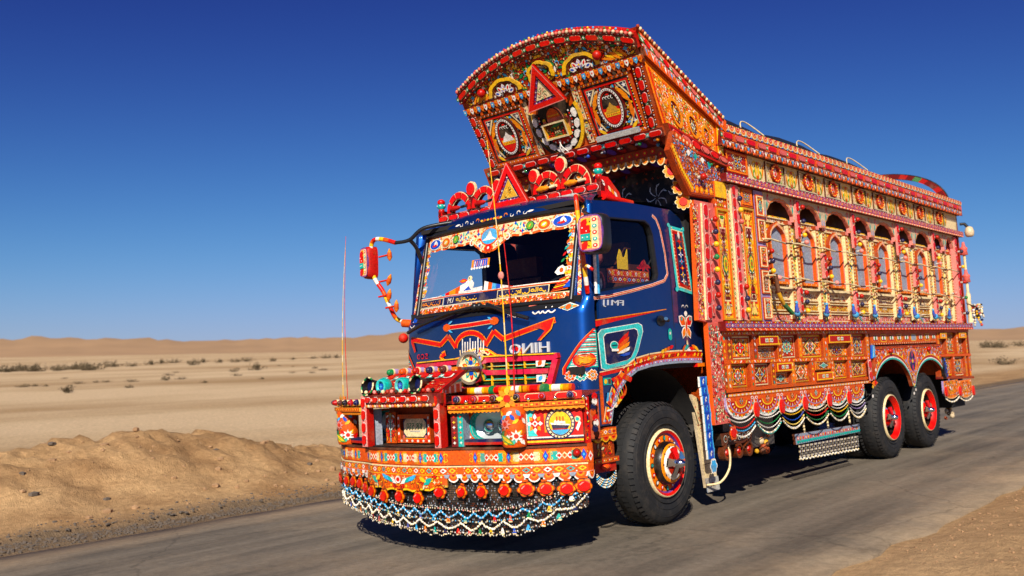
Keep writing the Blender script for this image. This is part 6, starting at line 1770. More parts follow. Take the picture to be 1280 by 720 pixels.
# lower front: bonnet lip, painted zigzag, grille, emblem, lettering
g = G()
grid_quad(g, SF, -1.0, 1.925, 1.0, 1.99, .004, ONE, 18); g.build("wiper_cowl", T, [M_BLK])
g = G()
for x in (-.62, .62): g.quad(SF, x - .38, 1.935, x + .05, 1.985, .007, P['BLU']) if x < 0 else None
script_line(g, SF, .62, .84, 1.925, .07, P['WHT'], rng, .008, .012); script_line(g, SF, .36, .46, 1.90, .05, P['WHT'], rng, .008, .009); script_line(g, SF, -1.02, -.94, 1.925, .08, P['WHT'], rng, .008, .010)
g.ribbon(SF, [(.56, 1.965), (.80, 1.99), (1.02, 2.01)], .012, .008, P['PNK2'])
# flowered lozenge on the corner panel
L = [(.86, 1.925), (.955, 1.892), (1.05, 1.93), (.955, 1.965)]
g.poly(SF, L, .006, P['WHT']); g.poly(SF, [(.955 + (a - .955) * .8, 1.928 + (b - 1.928) * .8) for a, b in L], .008, P['TEAL']); g.ell(SF, .955, 1.928, .028, .024, .010, P['ORG'], 8); g.leaf(SF, .90, 1.926, .05, .02, 0, .010, P['AMB']); g.leaf(SF, 1.01, 1.93, .05, .02, 0, .010, P['AMB'])
# orange arrow bar
g.ribbon(SF, [(-.37, 1.845), (-.1, 1.85), (.17, 1.862)], .042, .006, P['CRM']); g.ribbon(SF, [(-.37, 1.845), (-.1, 1.85), (.17, 1.862)], .032, .008, P['RED'])
for u, a in ((-.40, 1), (.21, -1)): g.ell(SF, u, 1.846 if a > 0 else 1.864, .055, .036, .010, P['ORG'], 8); g.leaf(SF, u + a * .05, 1.89, .07, .02, a * .4, .010, P['SKY']); g.leaf(SF, u + a * .05, 1.81, .07, .02, -a * .4, .010, P['SKY'])
# the big red zigzag
def zig(pts, w, h, c1='RED', c2='AMB'): g.ribbon(SF, pts, w * 1.4, h, P[c2]); g.ribbon(SF, pts, w, h + .002, P[c1])
arc_pts = [(-.095 + .19 * math.cos(a), 1.655 + .125 * math.sin(a)) for a in [math.pi - math.pi * k / 10 for k in range(11)]]
zig([(-1.0, 1.775), (-.80, 1.745), (-.50, 1.695), (-.385, 1.768), (-.285, 1.66)] + arc_pts + [(.20, 1.772), (.30, 1.698), (.55, 1.755), (.84, 1.825)], .036, .006)
for q in ([(.84, 1.84), (.62, 1.775), (.70, 1.76), (.74, 1.74), (.66, 1.66), (.70, 1.665), (.80, 1.75)],): g.poly(SF, q, .010, P['RED']); 
g.ribbon(SF, [(.84, 1.845), (.80, 1.75), (.69, 1.66)], .010, .012, P['AMB'])
g.poly(SF, [(-1.0, 1.79), (-1.0, 1.74), (-.94, 1.64), (-.915, 1.655), (-.95, 1.745)], .010, P['RED'])
# white inscription above the emblem
for k in range(9): g.ribbon(SF, [(-.19 + .033 * k, 1.60), (-.185 + .033 * k, 1.70 if k % 3 else 1.73)], .013, .012, P['WHT'])
script_line(g, SF, -.22, .12, 1.60, .06, P['CRM'], rng, .014, .014)
# curled moustache over the grille
def mo(s):
    c = 0.0
    pts = [(c + s * x, z) for x, z in ((.02, 1.615), (.12, 1.60), (.22, 1.545), (.36, 1.525), (.46, 1.535), (.50, 1.565), (.48, 1.60), (.43, 1.615))]
    g.ribbon(SF, pts, .052, .008, P['AMB']); g.ribbon(SF, [(a, b - .008) for a, b in pts], .034, .011, P['RED']); g.ribbon(SF, [(a, b + .012) for a, b in pts[:6]], .012, .013, P['YEL'])
mo(1); mo(-1)
lettering(g, SF, "500", -.80, 1.60, .05, P['RED'], .008, True, None, 0, .19); lettering(g, SF, "500", -.80, 1.60, .032, P['NAVY'], .010, True, None, 0, .16)
g.build("front_artwork", T, [M_PAINT])
g = G(); lettering(g, SF, "HINO", .578, 1.602, .088, ONE, .022, True, .002, 0, .40); g.build("maker_lettering", T, [M_SILVER])
# grille: magenta surround, two slots with yellow bars and green back
g = G(); GX = .80
grid_quad(g, SF, -GX, 1.30, GX, 1.50, -.004 + .008, P['BLK'], 14)
for k in range(12):
    z = 1.325 + .014 * k; c = ('GRN', 'BLK', 'TEAL', 'BLK')[k % 4]; g.ribbon(SF, [(-GX + .05 + j * .14, z) for j in range(12)], .010, .007, P[c])
g.build("grille_back", T, [M_PAINT])
g = G()
def bar(pts, w, h0, h1, col, side=None):
    for (a, b), (c, d) in zip(pts, pts[1:]):
        L = math.hypot(c - a, d - b); nx, ny = -(d - b) / L * w / 2, (c - a) / L * w / 2
        g.prism(SF, [(a - nx, b - ny), (c - nx, d - ny), (c + nx, d + ny), (a + nx, b + ny)], h0, h1, P[col], P[side or col])
seq = lambda z0, z1, x0=-.84, x1=.84, n=12: [(x0 + (x1 - x0) * k / n, z0 + (z1 - z0) * abs(2 * k / n - 1)) for k in range(n + 1)]
bar(seq(1.53, 1.515), .05, 0, .04, 'MAG', 'RED2'); bar(seq(1.415, 1.40, -.78, .78), .042, 0, .04, 'MAG', 'RED2'); bar(seq(1.285, 1.275, -.76, .76), .03, 0, .04, 'MAG', 'RED2')
bar(seq(1.558, 1.543), .010, 0, .053, 'YEL')
for s in (-1, 1): bar([(s * .84, 1.54), (s * .85, 1.50), (s * .78, 1.29), (s * .74, 1.27)][::-s], .05, 0, .042, 'MAG', 'RED2')
g.build("grille_frame", T, [M_PAINT])
g = G()
for z in (1.465, 1.345): bar(seq(z, z - .006, -.76, .76), .005, .01, .03, 'YEL')
for k in range(9): x = -.72 + .18 * k; bar([(x, 1.295), (x, 1.39)], .006, .01, .034, 'YEL'); bar([(x, 1.435), (x, 1.505)], .006, .01, .034, 'YEL')
for z in (1.47, 1.34):
    g.poly(SF, [(.66, z - .03), (.74, z - .03), (.76, z + .03), (.66, z + .03)], .036, P['WHT']); g.leaf(SF, .70, z, .06, .04, .8, .038, P['SKY' if z < 1.4 else 'ORG'])
    g.poly(SF, [(-.76, z - .03), (-.66, z - .03), (-.66, z + .03), (-.77, z + .03)], .036, P['WHT']); g.leaf(SF, -.71, z, .06, .04, .8, .038, P['RED'])
g.build("grille_bars", T, [M_PAINT])
g = G(); E0 = flat((-.02, .635, 1.462), (1.18, 0, 0), (0, 0, 1.18))
g.ring(E0, 0, 0, .135, .125, .022, -.05, .03, ONE, 28, 1); g.ell(E0, 0, 0, .115, .105, .0, P['CRM'], 24); g.box(E0, -.125, -.012, .125, .012, 0, .034, ONE, None, 1)
for s in (-1, 1):
    for k in range(5):
        a = s * math.pi * (k + .5) / 5; g.leaf(E0, .066 * math.cos(a), .062 * math.sin(a), .065, .035, a, .004, P[('ORG', 'TEAL', 'RED', 'TEAL', 'ORG')[k]]); g.leaf(E0, .06 * math.cos(a), .056 * math.sin(a), .035, .014, a, .006, P['YEL'])
    g.ell(E0, 0, s * .04, .022, .018, .007, P['BLU'], 8)
g.build("emblem", T, [M_PAINT, M_CHR])
# red and white bound bar across the front, above the bumper
g = G(); cols = []
for c, k in (('RED', 3), ('ORG', 1), ('AMB', 2), ('YEL', 2), ('WHT', 3), ('YEL', 1), ('AMB', 2), ('ORG', 1)): cols += [P[c]] * k
g.tube([(-1.15 + 2.35 * k / 90, .42 + .10 * (abs(-1.15 + 2.35 * k / 90) / 1.2) ** 2, 1.262) for k in range(91)], .032, cols, 10); g.build("bound_bar", T, [M_TAPE])
for x in (.42, .98, -.42, -.98):
    g = G(); g.tube([(x - .025, .43, 1.262), (x + .025, .43, 1.262)], .040, P['GRN'], 8); g.tube([(x, .44, 1.262), (x, .66, 1.25)], .02, P['CRM'], 6); g.build("bar_clamp", T, [M_PAINT])
# wipers
for piv, tip, bl in (((-.04, 2.03), (-.66, 1.90), ((-.98, 1.84), (-.28, 1.985))), ((.02, 2.03), (.40, 1.93), ((.12, 2.02), (.62, 1.855)))):
    g = G(); g.tube([SF(piv[0], piv[1] - .02, .06), SF((piv[0] + tip[0]) / 2, (piv[1] + tip[1]) / 2 + .01, .09), SF(*tip, .08)], .016, ONE, 6)
    pts = [(bl[0][0] + (bl[1][0] - bl[0][0]) * k / 8, bl[0][1] + (bl[1][1] - bl[0][1]) * k / 8) for k in range(9)]
    g.tube([SF(*p, .06 + .02 * math.sin(math.pi * i / 8)) for i, p in enumerate(pts)], .018, ONE, 6); g.ball(SF(piv[0], piv[1] - .02, .05), .035, ONE, 8, 6); g.build("wiper", T, [M_BLK])

# corner lamp with red and white slats, and its painted surround
def corner_lamp(s):
    def CS(u, v, h):                       # u runs round the corner: 0 at the front, 1 at the door
        z = v; xe, cp = corner_pts(z); pts = [(xe - .12, yfr(xe - .12, z)), (xe - .05, yfr(xe - .05, z)), (xe, yfr(xe, z))] + cp
        L = [0]
        for a, b in zip(pts, pts[1:]): L.append(L[-1] + math.hypot(b[0] - a[0], b[1] - a[1]))
        q = u * L[-1]; i = 0
        while i < len(pts) - 2 and q > L[i + 1]: i += 1
        t = (q - L[i]) / (L[i + 1] - L[i]); x = pts[i][0] + (pts[i + 1][0] - pts[i][0]) * t; y = pts[i][1] + (pts[i + 1][1] - pts[i][1]) * t
        dx, dy = pts[i + 1][0] - pts[i][0], pts[i + 1][1] - pts[i][1]; l = math.hypot(dx, dy)
        return (s * (x + dy / l * h), y - dx / l * h, z)
    fx = (lambda q: q) if s > 0 else (lambda q: q[::-1])
    g = G()
    edge = lambda z: .95 * max(0, min(1, (1.72 - z) / .31)) ** .75          # width of the lamp at height z, growing downwards
    n = 16
    for k in range(n):
        z0, z1 = 1.41 + .31 * k / n, 1.41 + .31 * (k + 1) / n
        for j in range(4):
            a0, a1 = 1 - edge(z0) * (1 - j / 4), 1 - edge(z0) * (1 - (j + 1) / 4); b0, b1 = 1 - edge(z1) * (1 - j / 4), 1 - edge(z1) * (1 - (j + 1) / 4)
            g.poly(CS, fx([(a0, z0), (a1, z0), (b1, z1), (b0, z1)]), .006, P['TEAL'])
            i0, i1 = .10, .93
            f = lambda e, q: 1 - e * (1 - q) * .88 - .04
            g.poly(CS, fx([(f(edge(z0), j / 4), z0 + .012), (f(edge(z0), (j + 1) / 4), z0 + .012), (f(edge(z1), (j + 1) / 4), z1 + .0), (f(edge(z1), j / 4), z1 + .0)]), .008, P['WHT'] if (k % 2 or k < 6) else P['RED'])
    g.build("corner_lamp_surround", T, [M_PAINT])
    g = G()
    for (cu, cv, ru, rv) in ((.58, 1.475, .34, .062),):
        for i in range(3):
            kk = (1, .8, .5)[i]; g.poly(CS, fx([(cu + ru * kk * math.cos(2 * math.pi * q / 18), cv + rv * kk * math.sin(2 * math.pi * q / 18)) for q in range(18)]), .012 + .006 * i, P[('RED', 'ORG', 'AMB')[i]])
        for q in range(10): g.poly(CS, fx([(cu + .3 * math.cos(q * 2.1) * (.3 + .06 * q) - .02, cv + .05 * math.sin(q * 2.1) * (.3 + .06 * q)), (cu + .3 * math.cos(q * 2.1) * (.3 + .06 * q) + .02, cv + .05 * math.sin(q * 2.1) * (.3 + .06 * q)), (cu + .3 * math.cos(q * 2.1) * (.3 + .06 * q), cv + .05 * math.sin(q * 2.1) * (.3 + .06 * q) + .012)]), .026, P['YEL'])
    g.build("turn_signal", T, [M_TAPE])
    g = G()
    edge_pts = [(1 - edge(z) - .03, z) for z in [1.36 + .37 * k / 14 for k in range(15)]]
    for a, b in zip(edge_pts, edge_pts[1:]): g.poly(CS, fx([(a[0] - .08, a[1]), (a[0], a[1]), (b[0], b[1]), (b[0] - .08, b[1])]), .007, P['RED']); g.poly(CS, fx([(a[0] - .10, a[1]), (a[0] - .08, a[1]), (b[0] - .08, b[1]), (b[0] - .10, b[1])]), .007, P['AMB'])
    # flower band below the lamp
    for j in range(6): g.poly(CS, fx([(j / 6, 1.31), ((j + 1) / 6, 1.31), ((j + 1) / 6, 1.385), (j / 6, 1.385)]), .004, P['NAVY'])
    for u, c in ((.15, 'ORG'), (.45, 'TEAL'), (.78, 'ORG2')):
        for k in range(7):
            a = 2 * math.pi * k / 7; p = (u + .11 * math.cos(a), 1.347 + .030 * math.sin(a)); g.poly(CS, fx([(p[0] - .085, p[1]), (p[0], p[1] - .022), (p[0] + .085, p[1]), (p[0], p[1] + .022)]), .006, P['WHT'])
            g.poly(CS, fx([(p[0] - .058, p[1]), (p[0], p[1] - .015), (p[0] + .058, p[1]), (p[0], p[1] + .015)]), .008, P[c])
        g.poly(CS, fx([(u - .03, 1.347), (u, 1.338), (u + .03, 1.347), (u, 1.356)]), .010, P['YEL'])
    g.build("corner_artwork", T, [M_PAINT])
corner_lamp(1); corner_lamp(-1)

# door artwork
def door_art(s):
    F0 = SD if s > 0 else (lambda u, v, h: (-cab_x(v) - h, u, v))
    def fx(q): return q if s > 0 else q[::-1]
    class GG(G):
        def poly(self, S, pts, h, col, mat=0): self.face([S(u, v, h) for u, v in (pts if s > 0 else pts[::-1])], col, mat)
    g = GG(); F = F0
    # red pin stripes under the window and up the pillar
    for w, c, h in ((.030, 'WHT', .003), (.022, 'RED', .005), (.006, 'CRM', .007)):
        g.ribbon(F, [(YC, 1.985), (1.18, 2.005), (1.52, 2.06), (1.88, 2.125), (2.10, 2.175), (2.17, 2.24), (2.165, 2.45), (2.13, 2.66), (2.08, 2.76), (2.02, 2.79)], w, h, P[c])
    g.poly(F, [(YC, 1.745), (1.3, 1.80), (2.08, 1.905), (1.3, 1.83), (YC, 1.80)], .004, P['RED']); g.ribbon(F, [(YC, 1.80), (1.3, 1.832), (2.08, 1.907)], .008, .006, P['AMB'])
    # turquoise shield with a wing badge
    O = [(1.00, 1.685), (1.05, 1.72), (1.60, 1.775), (1.655, 1.755), (1.665, 1.70), (1.57, 1.53), (1.50, 1.455), (1.42, 1.425), (1.08, 1.385), (1.02, 1.40)]
    c = (1.3, 1.57); sc = lambda k: [(c[0] + (u - c[0]) * k, c[1] + (v - c[1]) * k) for u, v in O]
    g.poly(F, sc(1.03), .003, P['WHT']); g.poly(F, O, .005, P['TIL']); g.poly(F, sc(.80), .007, P['WHT']); g.poly(F, sc(.77), .009, P['NAVY'])
    g.ell(F, 1.21, 1.585, .062, .038, .011, P['WHT'], 16); g.ell(F, 1.21, 1.585, .054, .032, .013, P['TEAL'], 16); g.ribbon(F, [(1.17, 1.585), (1.25, 1.588)], .008, .015, P['NAVY'])
    for k, cc in enumerate(('RED', 'ORG', 'AMB', 'WHT', 'BLU')):
        z = 1.0 - k * .2; g.poly(F, [(1.24, 1.53 - .006 * k), (1.28, 1.62 - .03 * k), (1.36, 1.67 - .038 * k), (1.44, 1.705 - .045 * k), (1.42, 1.66 - .040 * k), (1.33, 1.60 - .028 * k)], .012 + .001 * k, P[cc])
    g.quad(F, 1.16, 1.535, 1.26, 1.555, .018, P['WHT']); 
    # butterfly on the rear panel
    for k in range(2):
        q = -1 if k else 1
        g.leaf(F, 2.41 + q * .06, 1.80, .15, .11, 1.57 - q * .9, .004, P['WHT']); g.leaf(F, 2.41 + q * .06, 1.80, .12, .085, 1.57 - q * .9, .006, P['RED' if q > 0 else 'ORG']); g.leaf(F, 2.41 + q * .045, 1.69, .13, .08, 1.57 + q * .4, .004, P['WHT']); g.leaf(F, 2.41 + q * .045, 1.69, .10, .055, 1.57 + q * .4, .006, P['ORG2']); g.ell(F, 2.41 + q * .075, 1.82, .018, .018, .008, P['TEAL'], 7); g.curl(F, 2.41 + q * .03, 1.93, .025, 0, 3.6, .010, .006, P['WHT'], 6, .3, q)
    g.leaf(F, 2.41, 1.74, .22, .045, 1.57, .008, P['CRM']); g.leaf(F, 2.41, 1.74, .15, .028, 1.57, .010, P['RED']); g.ell(F, 2.41, 1.87, .028, .026, .010, P['WHT'], 8); g.leaf(F, 2.41, 1.59, .07, .03, 1.57, .006, P['CRM'])
    # framed turquoise panel on the rear pillar
    q0 = [(2.30, 2.10), (2.60, 2.055), (2.545, 2.70), (2.285, 2.72)]
    g.poly(F, q0, .004, P['TIL']); c2 = (2.435, 2.395); s2 = lambda k, kk=None: [(c2[0] + (u - c2[0]) * k, c2[1] + (v - c2[1]) * (kk or k)) for u, v in q0]
    g.poly(F, s2(.78, .90), .006, P['CRM']); g.poly(F, s2(.72, .87), .008, P['RED2']); g.poly(F, s2(.46, .76), .010, P['NAVY'])
    for t in range(18):
        z = 2.12 + .034 * t
        for uu in (2.345, 2.53): g.ell(F, uu - .02 * (t / 18), z, .010, .008, .010, P['CRM' if t % 2 else 'PNK'], 5)
    for t in range(7): g.star(F, 2.435, 2.18 + .065 * t, .05, .034, 4, .35, .012, P[('WHT', 'YEL', 'RED', 'SKY')[t % 4]]); g.ell(F, 2.435, 2.18 + .065 * t, .014, .012, .014, P[('RED', 'BLU', 'YEL')[t % 3]], 6)
    g.leaf(F, 2.435, 2.63, .09, .04, 1.57, .012, P['WHT'])
    for u, v in ((2.30, 2.10), (2.60, 2.06), (2.545, 2.70), (2.285, 2.72)): g.ell(F, u, v, .026, .022, .006, P['TIL'], 8)
    # hem of the cab: orange frame round the wheel arch with scrolls
    off = [(u, v) for u, v in ARCH]
    for (a, b), (c_, d_) in zip(off, off[1:]):
        n1 = (-(d_ - b), c_ - a); l = math.hypot(*n1); n1 = (n1[0] / l, n1[1] / l)
        for k0, k1, cc, h in ((.0, .022, 'GRY', .004), (.022, .045, 'LIL', .005), (.045, .11, 'ORG', .006), (.11, .122, 'CRM', .007)):
            g.poly(F, [(a + n1[0] * k0, b + n1[1] * k0), (c_ + n1[0] * k0, d_ + n1[1] * k0), (c_ + n1[0] * k1, d_ + n1[1] * k1), (a + n1[0] * k1, b + n1[1] * k1)], h, P[cc])
        for t in range(5):
            q = (t + .5) / 5; g.ell(F, a + (c_ - a) * q + n1[0] * .033, b + (d_ - b) * q + n1[1] * .033, .009, .009, .009, P['WHT' if t % 2 else 'RED'], 5); g.leaf(F, a + (c_ - a) * q + n1[0] * .078, b + (d_ - b) * q + n1[1] * .078, .05, .025, math.atan2(d_ - b, c_ - a) + .7, .009, P[('RED', 'YEL', 'RED2')[t % 3]])
    g.box(F, YC + .005, .935, 1.10, .985, 0, .006, P['ORG'], P['RST']); g.box(F, YC + .005, .985, YC + .045, 1.34, 0, .006, P['ORG'], P['RST']); g.ribbon(F, [(YC + .01, 1.345), (1.4, 1.385), (1.9, 1.46), (2.3, 1.49), (2.66, 1.505)], .030, .006, P['RED']); g.ribbon(F, [(YC + .01, 1.365), (1.4, 1.405), (1.9, 1.48)], .008, .008, P['CRM'])
    for t in range(6): g.star(F, YC + .03 + .02 * t, .96, .014, .014, 4, .4, .008, P[('WHT', 'SKY', 'YEL')[t % 3]])
    for t in range(7): g.leaf(F, 1.20 + .035 * t, 1.325 - .012 * abs(t - 3), .13 - .01 * t, .05, -.25 + .1 * t, .007 + .0008 * t, P[('RED', 'ORG', 'RED', 'ORG2')[t % 4]])
    g.quad(F, 1.02, 1.255, 1.135, 1.315, .010, P['TEAL']); g.ell(F, 1.05, 1.285, .022, .02, .014, P['YEL'], 10); g.quad(F, 1.085, 1.265, 1.125, 1.305, .013, P['BRN'])
    for t in range(2): g.poly(F, [(1.05 + .045 * t, 1.12), (1.08 + .045 * t, 1.12), (1.10 + .045 * t, 1.19), (1.07 + .045 * t, 1.19)], .008, P['SKY'])
    for t in range(5): g.curl(F, 1.17 + .03 * t, 1.13 + .022 * t, .06, -1.8, .9, .035, .008 + .001 * t, P[('CRM', 'AMB', 'YEL', 'RED', 'ORG')[t]], 7, .2, 1)
    g.ribbon(F, [(1.04, 1.04), (1.12, 1.05), (1.19, 1.10)], .014, .012, P['WHT'])
    for t in range(4): g.leaf(F, 1.97 + .05 * t, 1.52 + .012 * t, .08, .035, .3, .008, P[('YEL', 'AMB', 'ORG', 'RED')[t]])
    for t in range(6): g.leaf(F, 2.34 + .045 * t, 1.54 + .012 * math.sin(t * 2), .10, .035, .8 - .3 * t, .008 + .0008 * t, P[('ORG', 'TEAL', 'WHT', 'RED', 'ORG2', 'YEL')[t]])
    # orange bracket along the rear foot
    g.box(F, 2.56, 1.36, 2.74, 1.395, -.05, .012, P['ORG2'], P['RED'])
    g.build("door_artwork", T, [M_PAINT])
door_art(1); door_art(-1)
g = G(); lettering(g, SD, "FM1J", 1.25, 1.945, .062, ONE, .006, True, .001, .15, .30); g.build("model_lettering", T, [M_SILVER])
for s in (1, -1):
    F = SD if s > 0 else (lambda u, v, h: (-cab_x(v) - h, u, v))
    g = G(); g.ribbon(F, [(2.205, 1.50), (2.215, 2.2), (2.20, 2.52), (2.13, 2.78)], .010, .0015, ONE); g.ribbon(F, [(2.205, 1.50), (2.13, 1.44), (1.9, 1.43)], .008, .0015, ONE); g.build("door_gap", T, [M_BLK])
    g = G(); g.ell(F, 1.98, 1.80, .075, .05, .006, ONE, 14, 0); g.tube([F(1.93, 1.805, .03), F(1.98, 1.812, .045), F(2.06, 1.80, .03)], .018, ONE, 6); g.build("door_handle", T, [M_BLK])
    g = G(); g.ell(F, 1.975, 1.815, .035, .016, .062, ONE, 10); g.build("handle_plate", T, [M_CHR])
g = G(); g.poly(SD, oct_pts(2.09, 1.62, 2.15, 1.73), .004, P['TEAL']); g.star(SD, 2.12, 1.685, .02, .02, 5, .4, .006, P['WHT']); g.build("door_sticker", T, [M_PAINT])
# chrome-blue rain channel beside the front pillar
g = G(); g.tube([SD(YC + .03, 2.02, .03), SD(YC + .06, 2.35, .035), SD(YC + .09, 2.70, .03)], .018, P['SKY'], 6); g.tube([SD(YC + .0, 2.02, .03), SD(YC + .03, 2.35, .035), SD(YC + .06, 2.70, .03)], .014, P['WHT'], 6); g.build("grab_rail", T, [M_TAPE])
# bottom of the cab and dark wheel housings
for s in (1, -1):
    g = G(); n = 14; rows = []
    for k in range(n + 1):
        a = math.pi * (.06 + .86 * k / n); rows.append([(s * x, 1.78 - .82 * math.cos(a), .62 + .76 * math.sin(a)) for x in (1.09, .75, .45)])
    g.grid(rows, ONE); g.build("wheel_housing", T, [M_DARK])

# ---------------------------------------------------------------- bumper
bumper = empty("bumper", (0, 0, 0), T)
rng = random.Random(40)
HALF = [(0, -.245), (.22, -.235), (.42, -.205), (.56, -.135), (.80, -.085), (1.03, -.02), (1.25, .13), (1.46, .31)]
PLAN = [(-x, y) for x, y in HALF[:0:-1]] + HALF
def plan(x):
    x = max(-1.46, min(1.46, x))
    for (a, b), (c, d) in zip(PLAN, PLAN[1:]):
        if x <= c + 1e-9:
            t = (x - a) / (c - a); return b + (d - b) * t
def plan_n(x):
    e = .04; dy = (plan(x + e) - plan(x - e)) / (min(1.46, x + e) - max(-1.46, x - e)); l = math.hypot(1, dy); return dy / l, -1 / l
def SB(x, z, h):
    nx, ny = plan_n(x); return (x + nx * h, plan(x) + ny * h, z)
def strip(g, z0, z1, h0, h1, col, x0=-1.46, x1=1.46, n=36, side=None):
    for k in range(n):
        a, b = x0 + (x1 - x0) * k / n, x0 + (x1 - x0) * (k + 1) / n
        g.prism(SB, [(a, z0), (b, z0), (b, z1), (a, z1)], h0, h1, P[col], P[side or col])
# beam
g = G()
strip(g, .70, .835, -.12, 0, 'ORG', side='RST'); strip(g, .635, .70, -.12, .008, 'DOR', side='RST')
strip(g, .828, .845, -.12, .015, 'BRN', side='BLK'); strip(g, .694, .704, -.02, .014, 'CRM')
lozenges(g, lambda u, v, h: SB(u, v, h + .008), -1.46, 1.46, .640, .694, .001, 44, 'ORG', ('WHT', 'YEL', 'TEAL', 'YEL'), 'RED2')
cells = [-1.44, -1.2, -1.0, -.76, -.50, -.25, 0.0, .22, .42, .70, .98, 1.22, 1.44]
for i, (a, b) in enumerate(zip(cells, cells[1:])):
    m, w = (a + b) / 2, (b - a); S1 = lambda u, v, h: SB(u, v, h)
    g.prism(SB, [(a + .015, .712), (b - .015, .712), (b - .015, .822), (a + .015, .822)], 0, .008, P['ORG'], P['MAR'])
    for q in range(4): g.poly(SB, [(a + .022 + (w - .044) * q / 4, .719), (a + .022 + (w - .044) * (q + 1) / 4, .719), (a + .022 + (w - .044) * (q + 1) / 4, .815), (a + .022 + (w - .044) * q / 4, .815)], .010, P['AMB' if q in (0, 3) else 'ORG'])
    for k in (-1, 0, 1):
        u = m + k * w * .14; g.poly(SB, [(u - w * .09, .767), (u, .74), (u + w * .09, .767), (u, .794)], .012, P['WHT' if k else 'CRM']); g.poly(SB, [(u - w * .05, .767), (u, .752), (u + w * .05, .767), (u, .782)], .0135, P['RED' if k else 'ORG'])
    for k in (-1, 1):
        u = m + k * w * .27; g.poly(SB, [(u - .02, .735), (u + .02, .735), (u + .02, .80), (u - .02, .80)], .012, P['TEAL' if i % 2 else 'CRM'])
        for t in (0, 1): g.curl(SB, m + k * w * .37, .75 + .033 * t, .018, 0, 4.5 * (1 if t else -1), .009, .013, P['YEL'], 6, .4, k)
    g.poly(SB, [(b - .018, .712), (b + .018, .712), (b + .018, .822), (b - .018, .822)], .009, P['ORG']); g.poly(SB, [(b, .725), (b + .017, .767), (b, .81), (b - .017, .767)], .012, P['BLU']); g.ell(SB, b, .767, .007, .012, .0135, P['SKY'], 6)
g.build("bumper_beam", bumper, [M_PAINT])
# scalloped apron of the wings and the deeper ornamental apron of the middle
for x0, x1, n in ((.46, 1.46, 11), (-1.46, -.52, 10)):
    g = G(); scallops(g, SB, x0, x1, .638, .062, .012, n, ('ORG', 'DOR'), 'WHT', 'AMB', 8, -.01)
    for k in range(n):
        u = x0 + (x1 - x0) * k / n; g.prism(SB, [(u - .022, .638), (u - .012, .612), (u + .012, .612), (u + .022, .638)], .012, .022, P['WHT' if k % 2 else 'GRY'])
    g.build("apron", bumper, [M_PAINT])
g = G(); n = 32; x0, x1 = -.53, .46
def ap(u): return .505 + .018 * abs(math.sin((u - x0) * 19)) + .05 * abs((u + .03) / .5) ** 3
for k in range(n):
    a, b = x0 + (x1 - x0) * k / n, x0 + (x1 - x0) * (k + 1) / n
    g.prism(SB, [(a, ap(a) - .012), (b, ap(b) - .012), (b, .638), (a, .638)], -.01, .014, P['YEL'], P['GLD']); g.poly(SB, [(a, ap(a) + .004), (b, ap(b) + .004), (b, .634), (a, .634)], .016, P['ORG'])
filigree(g, SB, x0 + .02, .53, x1 - .02, .632, rng, ('RED', 'YEL', 'CRM', 'AMB', 'DOR'), .03, .019, 1.1, True, None, 'BRN')
for s in (-1, 1):
    for k in range(3): g.leaf(SB, -.03 + s * (.07 + .045 * k), .585 + .012 * k, .11, .035, s * .5 if s > 0 else math.pi - .5, .022 + .001 * k, P[('WHT', 'TEAL', 'SKY')[k]])
    g.leaf(SB, -.03 + s * .32, .585, .10, .045, .6 * s, .022, P['TEAL']); g.leaf(SB, -.03 + s * .27, .60, .08, .035, -.5 * s, .023, P['YEL'])
g.ell(SB, -.03, .595, .035, .03, .025, P['WHT'], 10); g.ell(SB, -.03, .595, .022, .018, .027, P['RED'], 8)
g.build("middle_apron", bumper, [M_PAINT])
# chain-mail curtain
HX, HZ = (-1.46, -1.04, -.83, -.42, 0, .42, .63, 1.04, 1.25, 1.46), (.303, .325, .285, .243, .207, .184, .178, .202, .275, .40)
def hem(x): return float(np.interp(x, HX, HZ))
g = G()
for k in range(60):
    a, b = -1.45 + 2.9 * k / 60, -1.45 + 2.9 * (k + 1) / 60; g.poly(SB, [(a, hem(a) + .01), (b, hem(b) + .01), (b, .64), (a, .64)], -.045, P['BLK'])
g.build("curtain_backing", bumper, [M_DARK])
g = G(); rr = random.Random(3)
for k in range(300):
    x = -1.455 + 2.91 * (k + .5) / 300; z = .625; zb = hem(x)
    while z > zb:
        l = .017; w = .0042; c = rr.choice(('BLK', 'BLK', 'BLK', 'BLK', 'GRY', 'BRN', 'BLK')); hh = -.022 + rr.uniform(0, .006)
        g.poly(SB, [(x, z - l), (x + w, z - l / 2), (x, z), (x - w, z - l / 2)], hh, P[c]); z -= l
g.build("chain_curtain", bumper, [M_PAINT], None, "stuff")
def bead_chain(name, zf, n, cols, r, x0=-1.45, x1=1.45, h=.004):
    g = G()
    for k in range(n):
        if rr.random() < .04: continue
        x = x0 + (x1 - x0) * (k + .5 + rr.uniform(-.25, .25)) / n; z = zf(x) + rr.gauss(0, .0025) + .006 * math.sin(x * 9 + n); c = SB(x, z, h + rr.uniform(0, .008))
        g.ball(c, r, P[cols[k % len(cols)]], 4, 3)
    g.build(name, bumper, [M_PAINT])
zz = lambda n: (lambda x: abs(((x + 1.45) / 2.9 * n) % 1.0 - .5) * 2)
mid = lambda x: .80 if abs(x) < .5 else 1
top1 = lambda x: hem(x) + .175; top2 = lambda x: hem(x) + .092
bead_chain("blue_bead_chain", lambda x: top1(x) - .045 * (1 - zz(22)(x) ** 1.5), 420, ('SKY', 'WHT', 'SKY', 'SKY'), .0085)
bead_chain("bead_row", lambda x: top1(x) + .012, 300, ('CRM', 'BLK', 'SIL', 'PNK', 'BLK'), .007)
bead_chain("bead_row", lambda x: top1(x) + .026, 300, ('SIL', 'BLK', 'WHT', 'BLK', 'BLK'), .006)
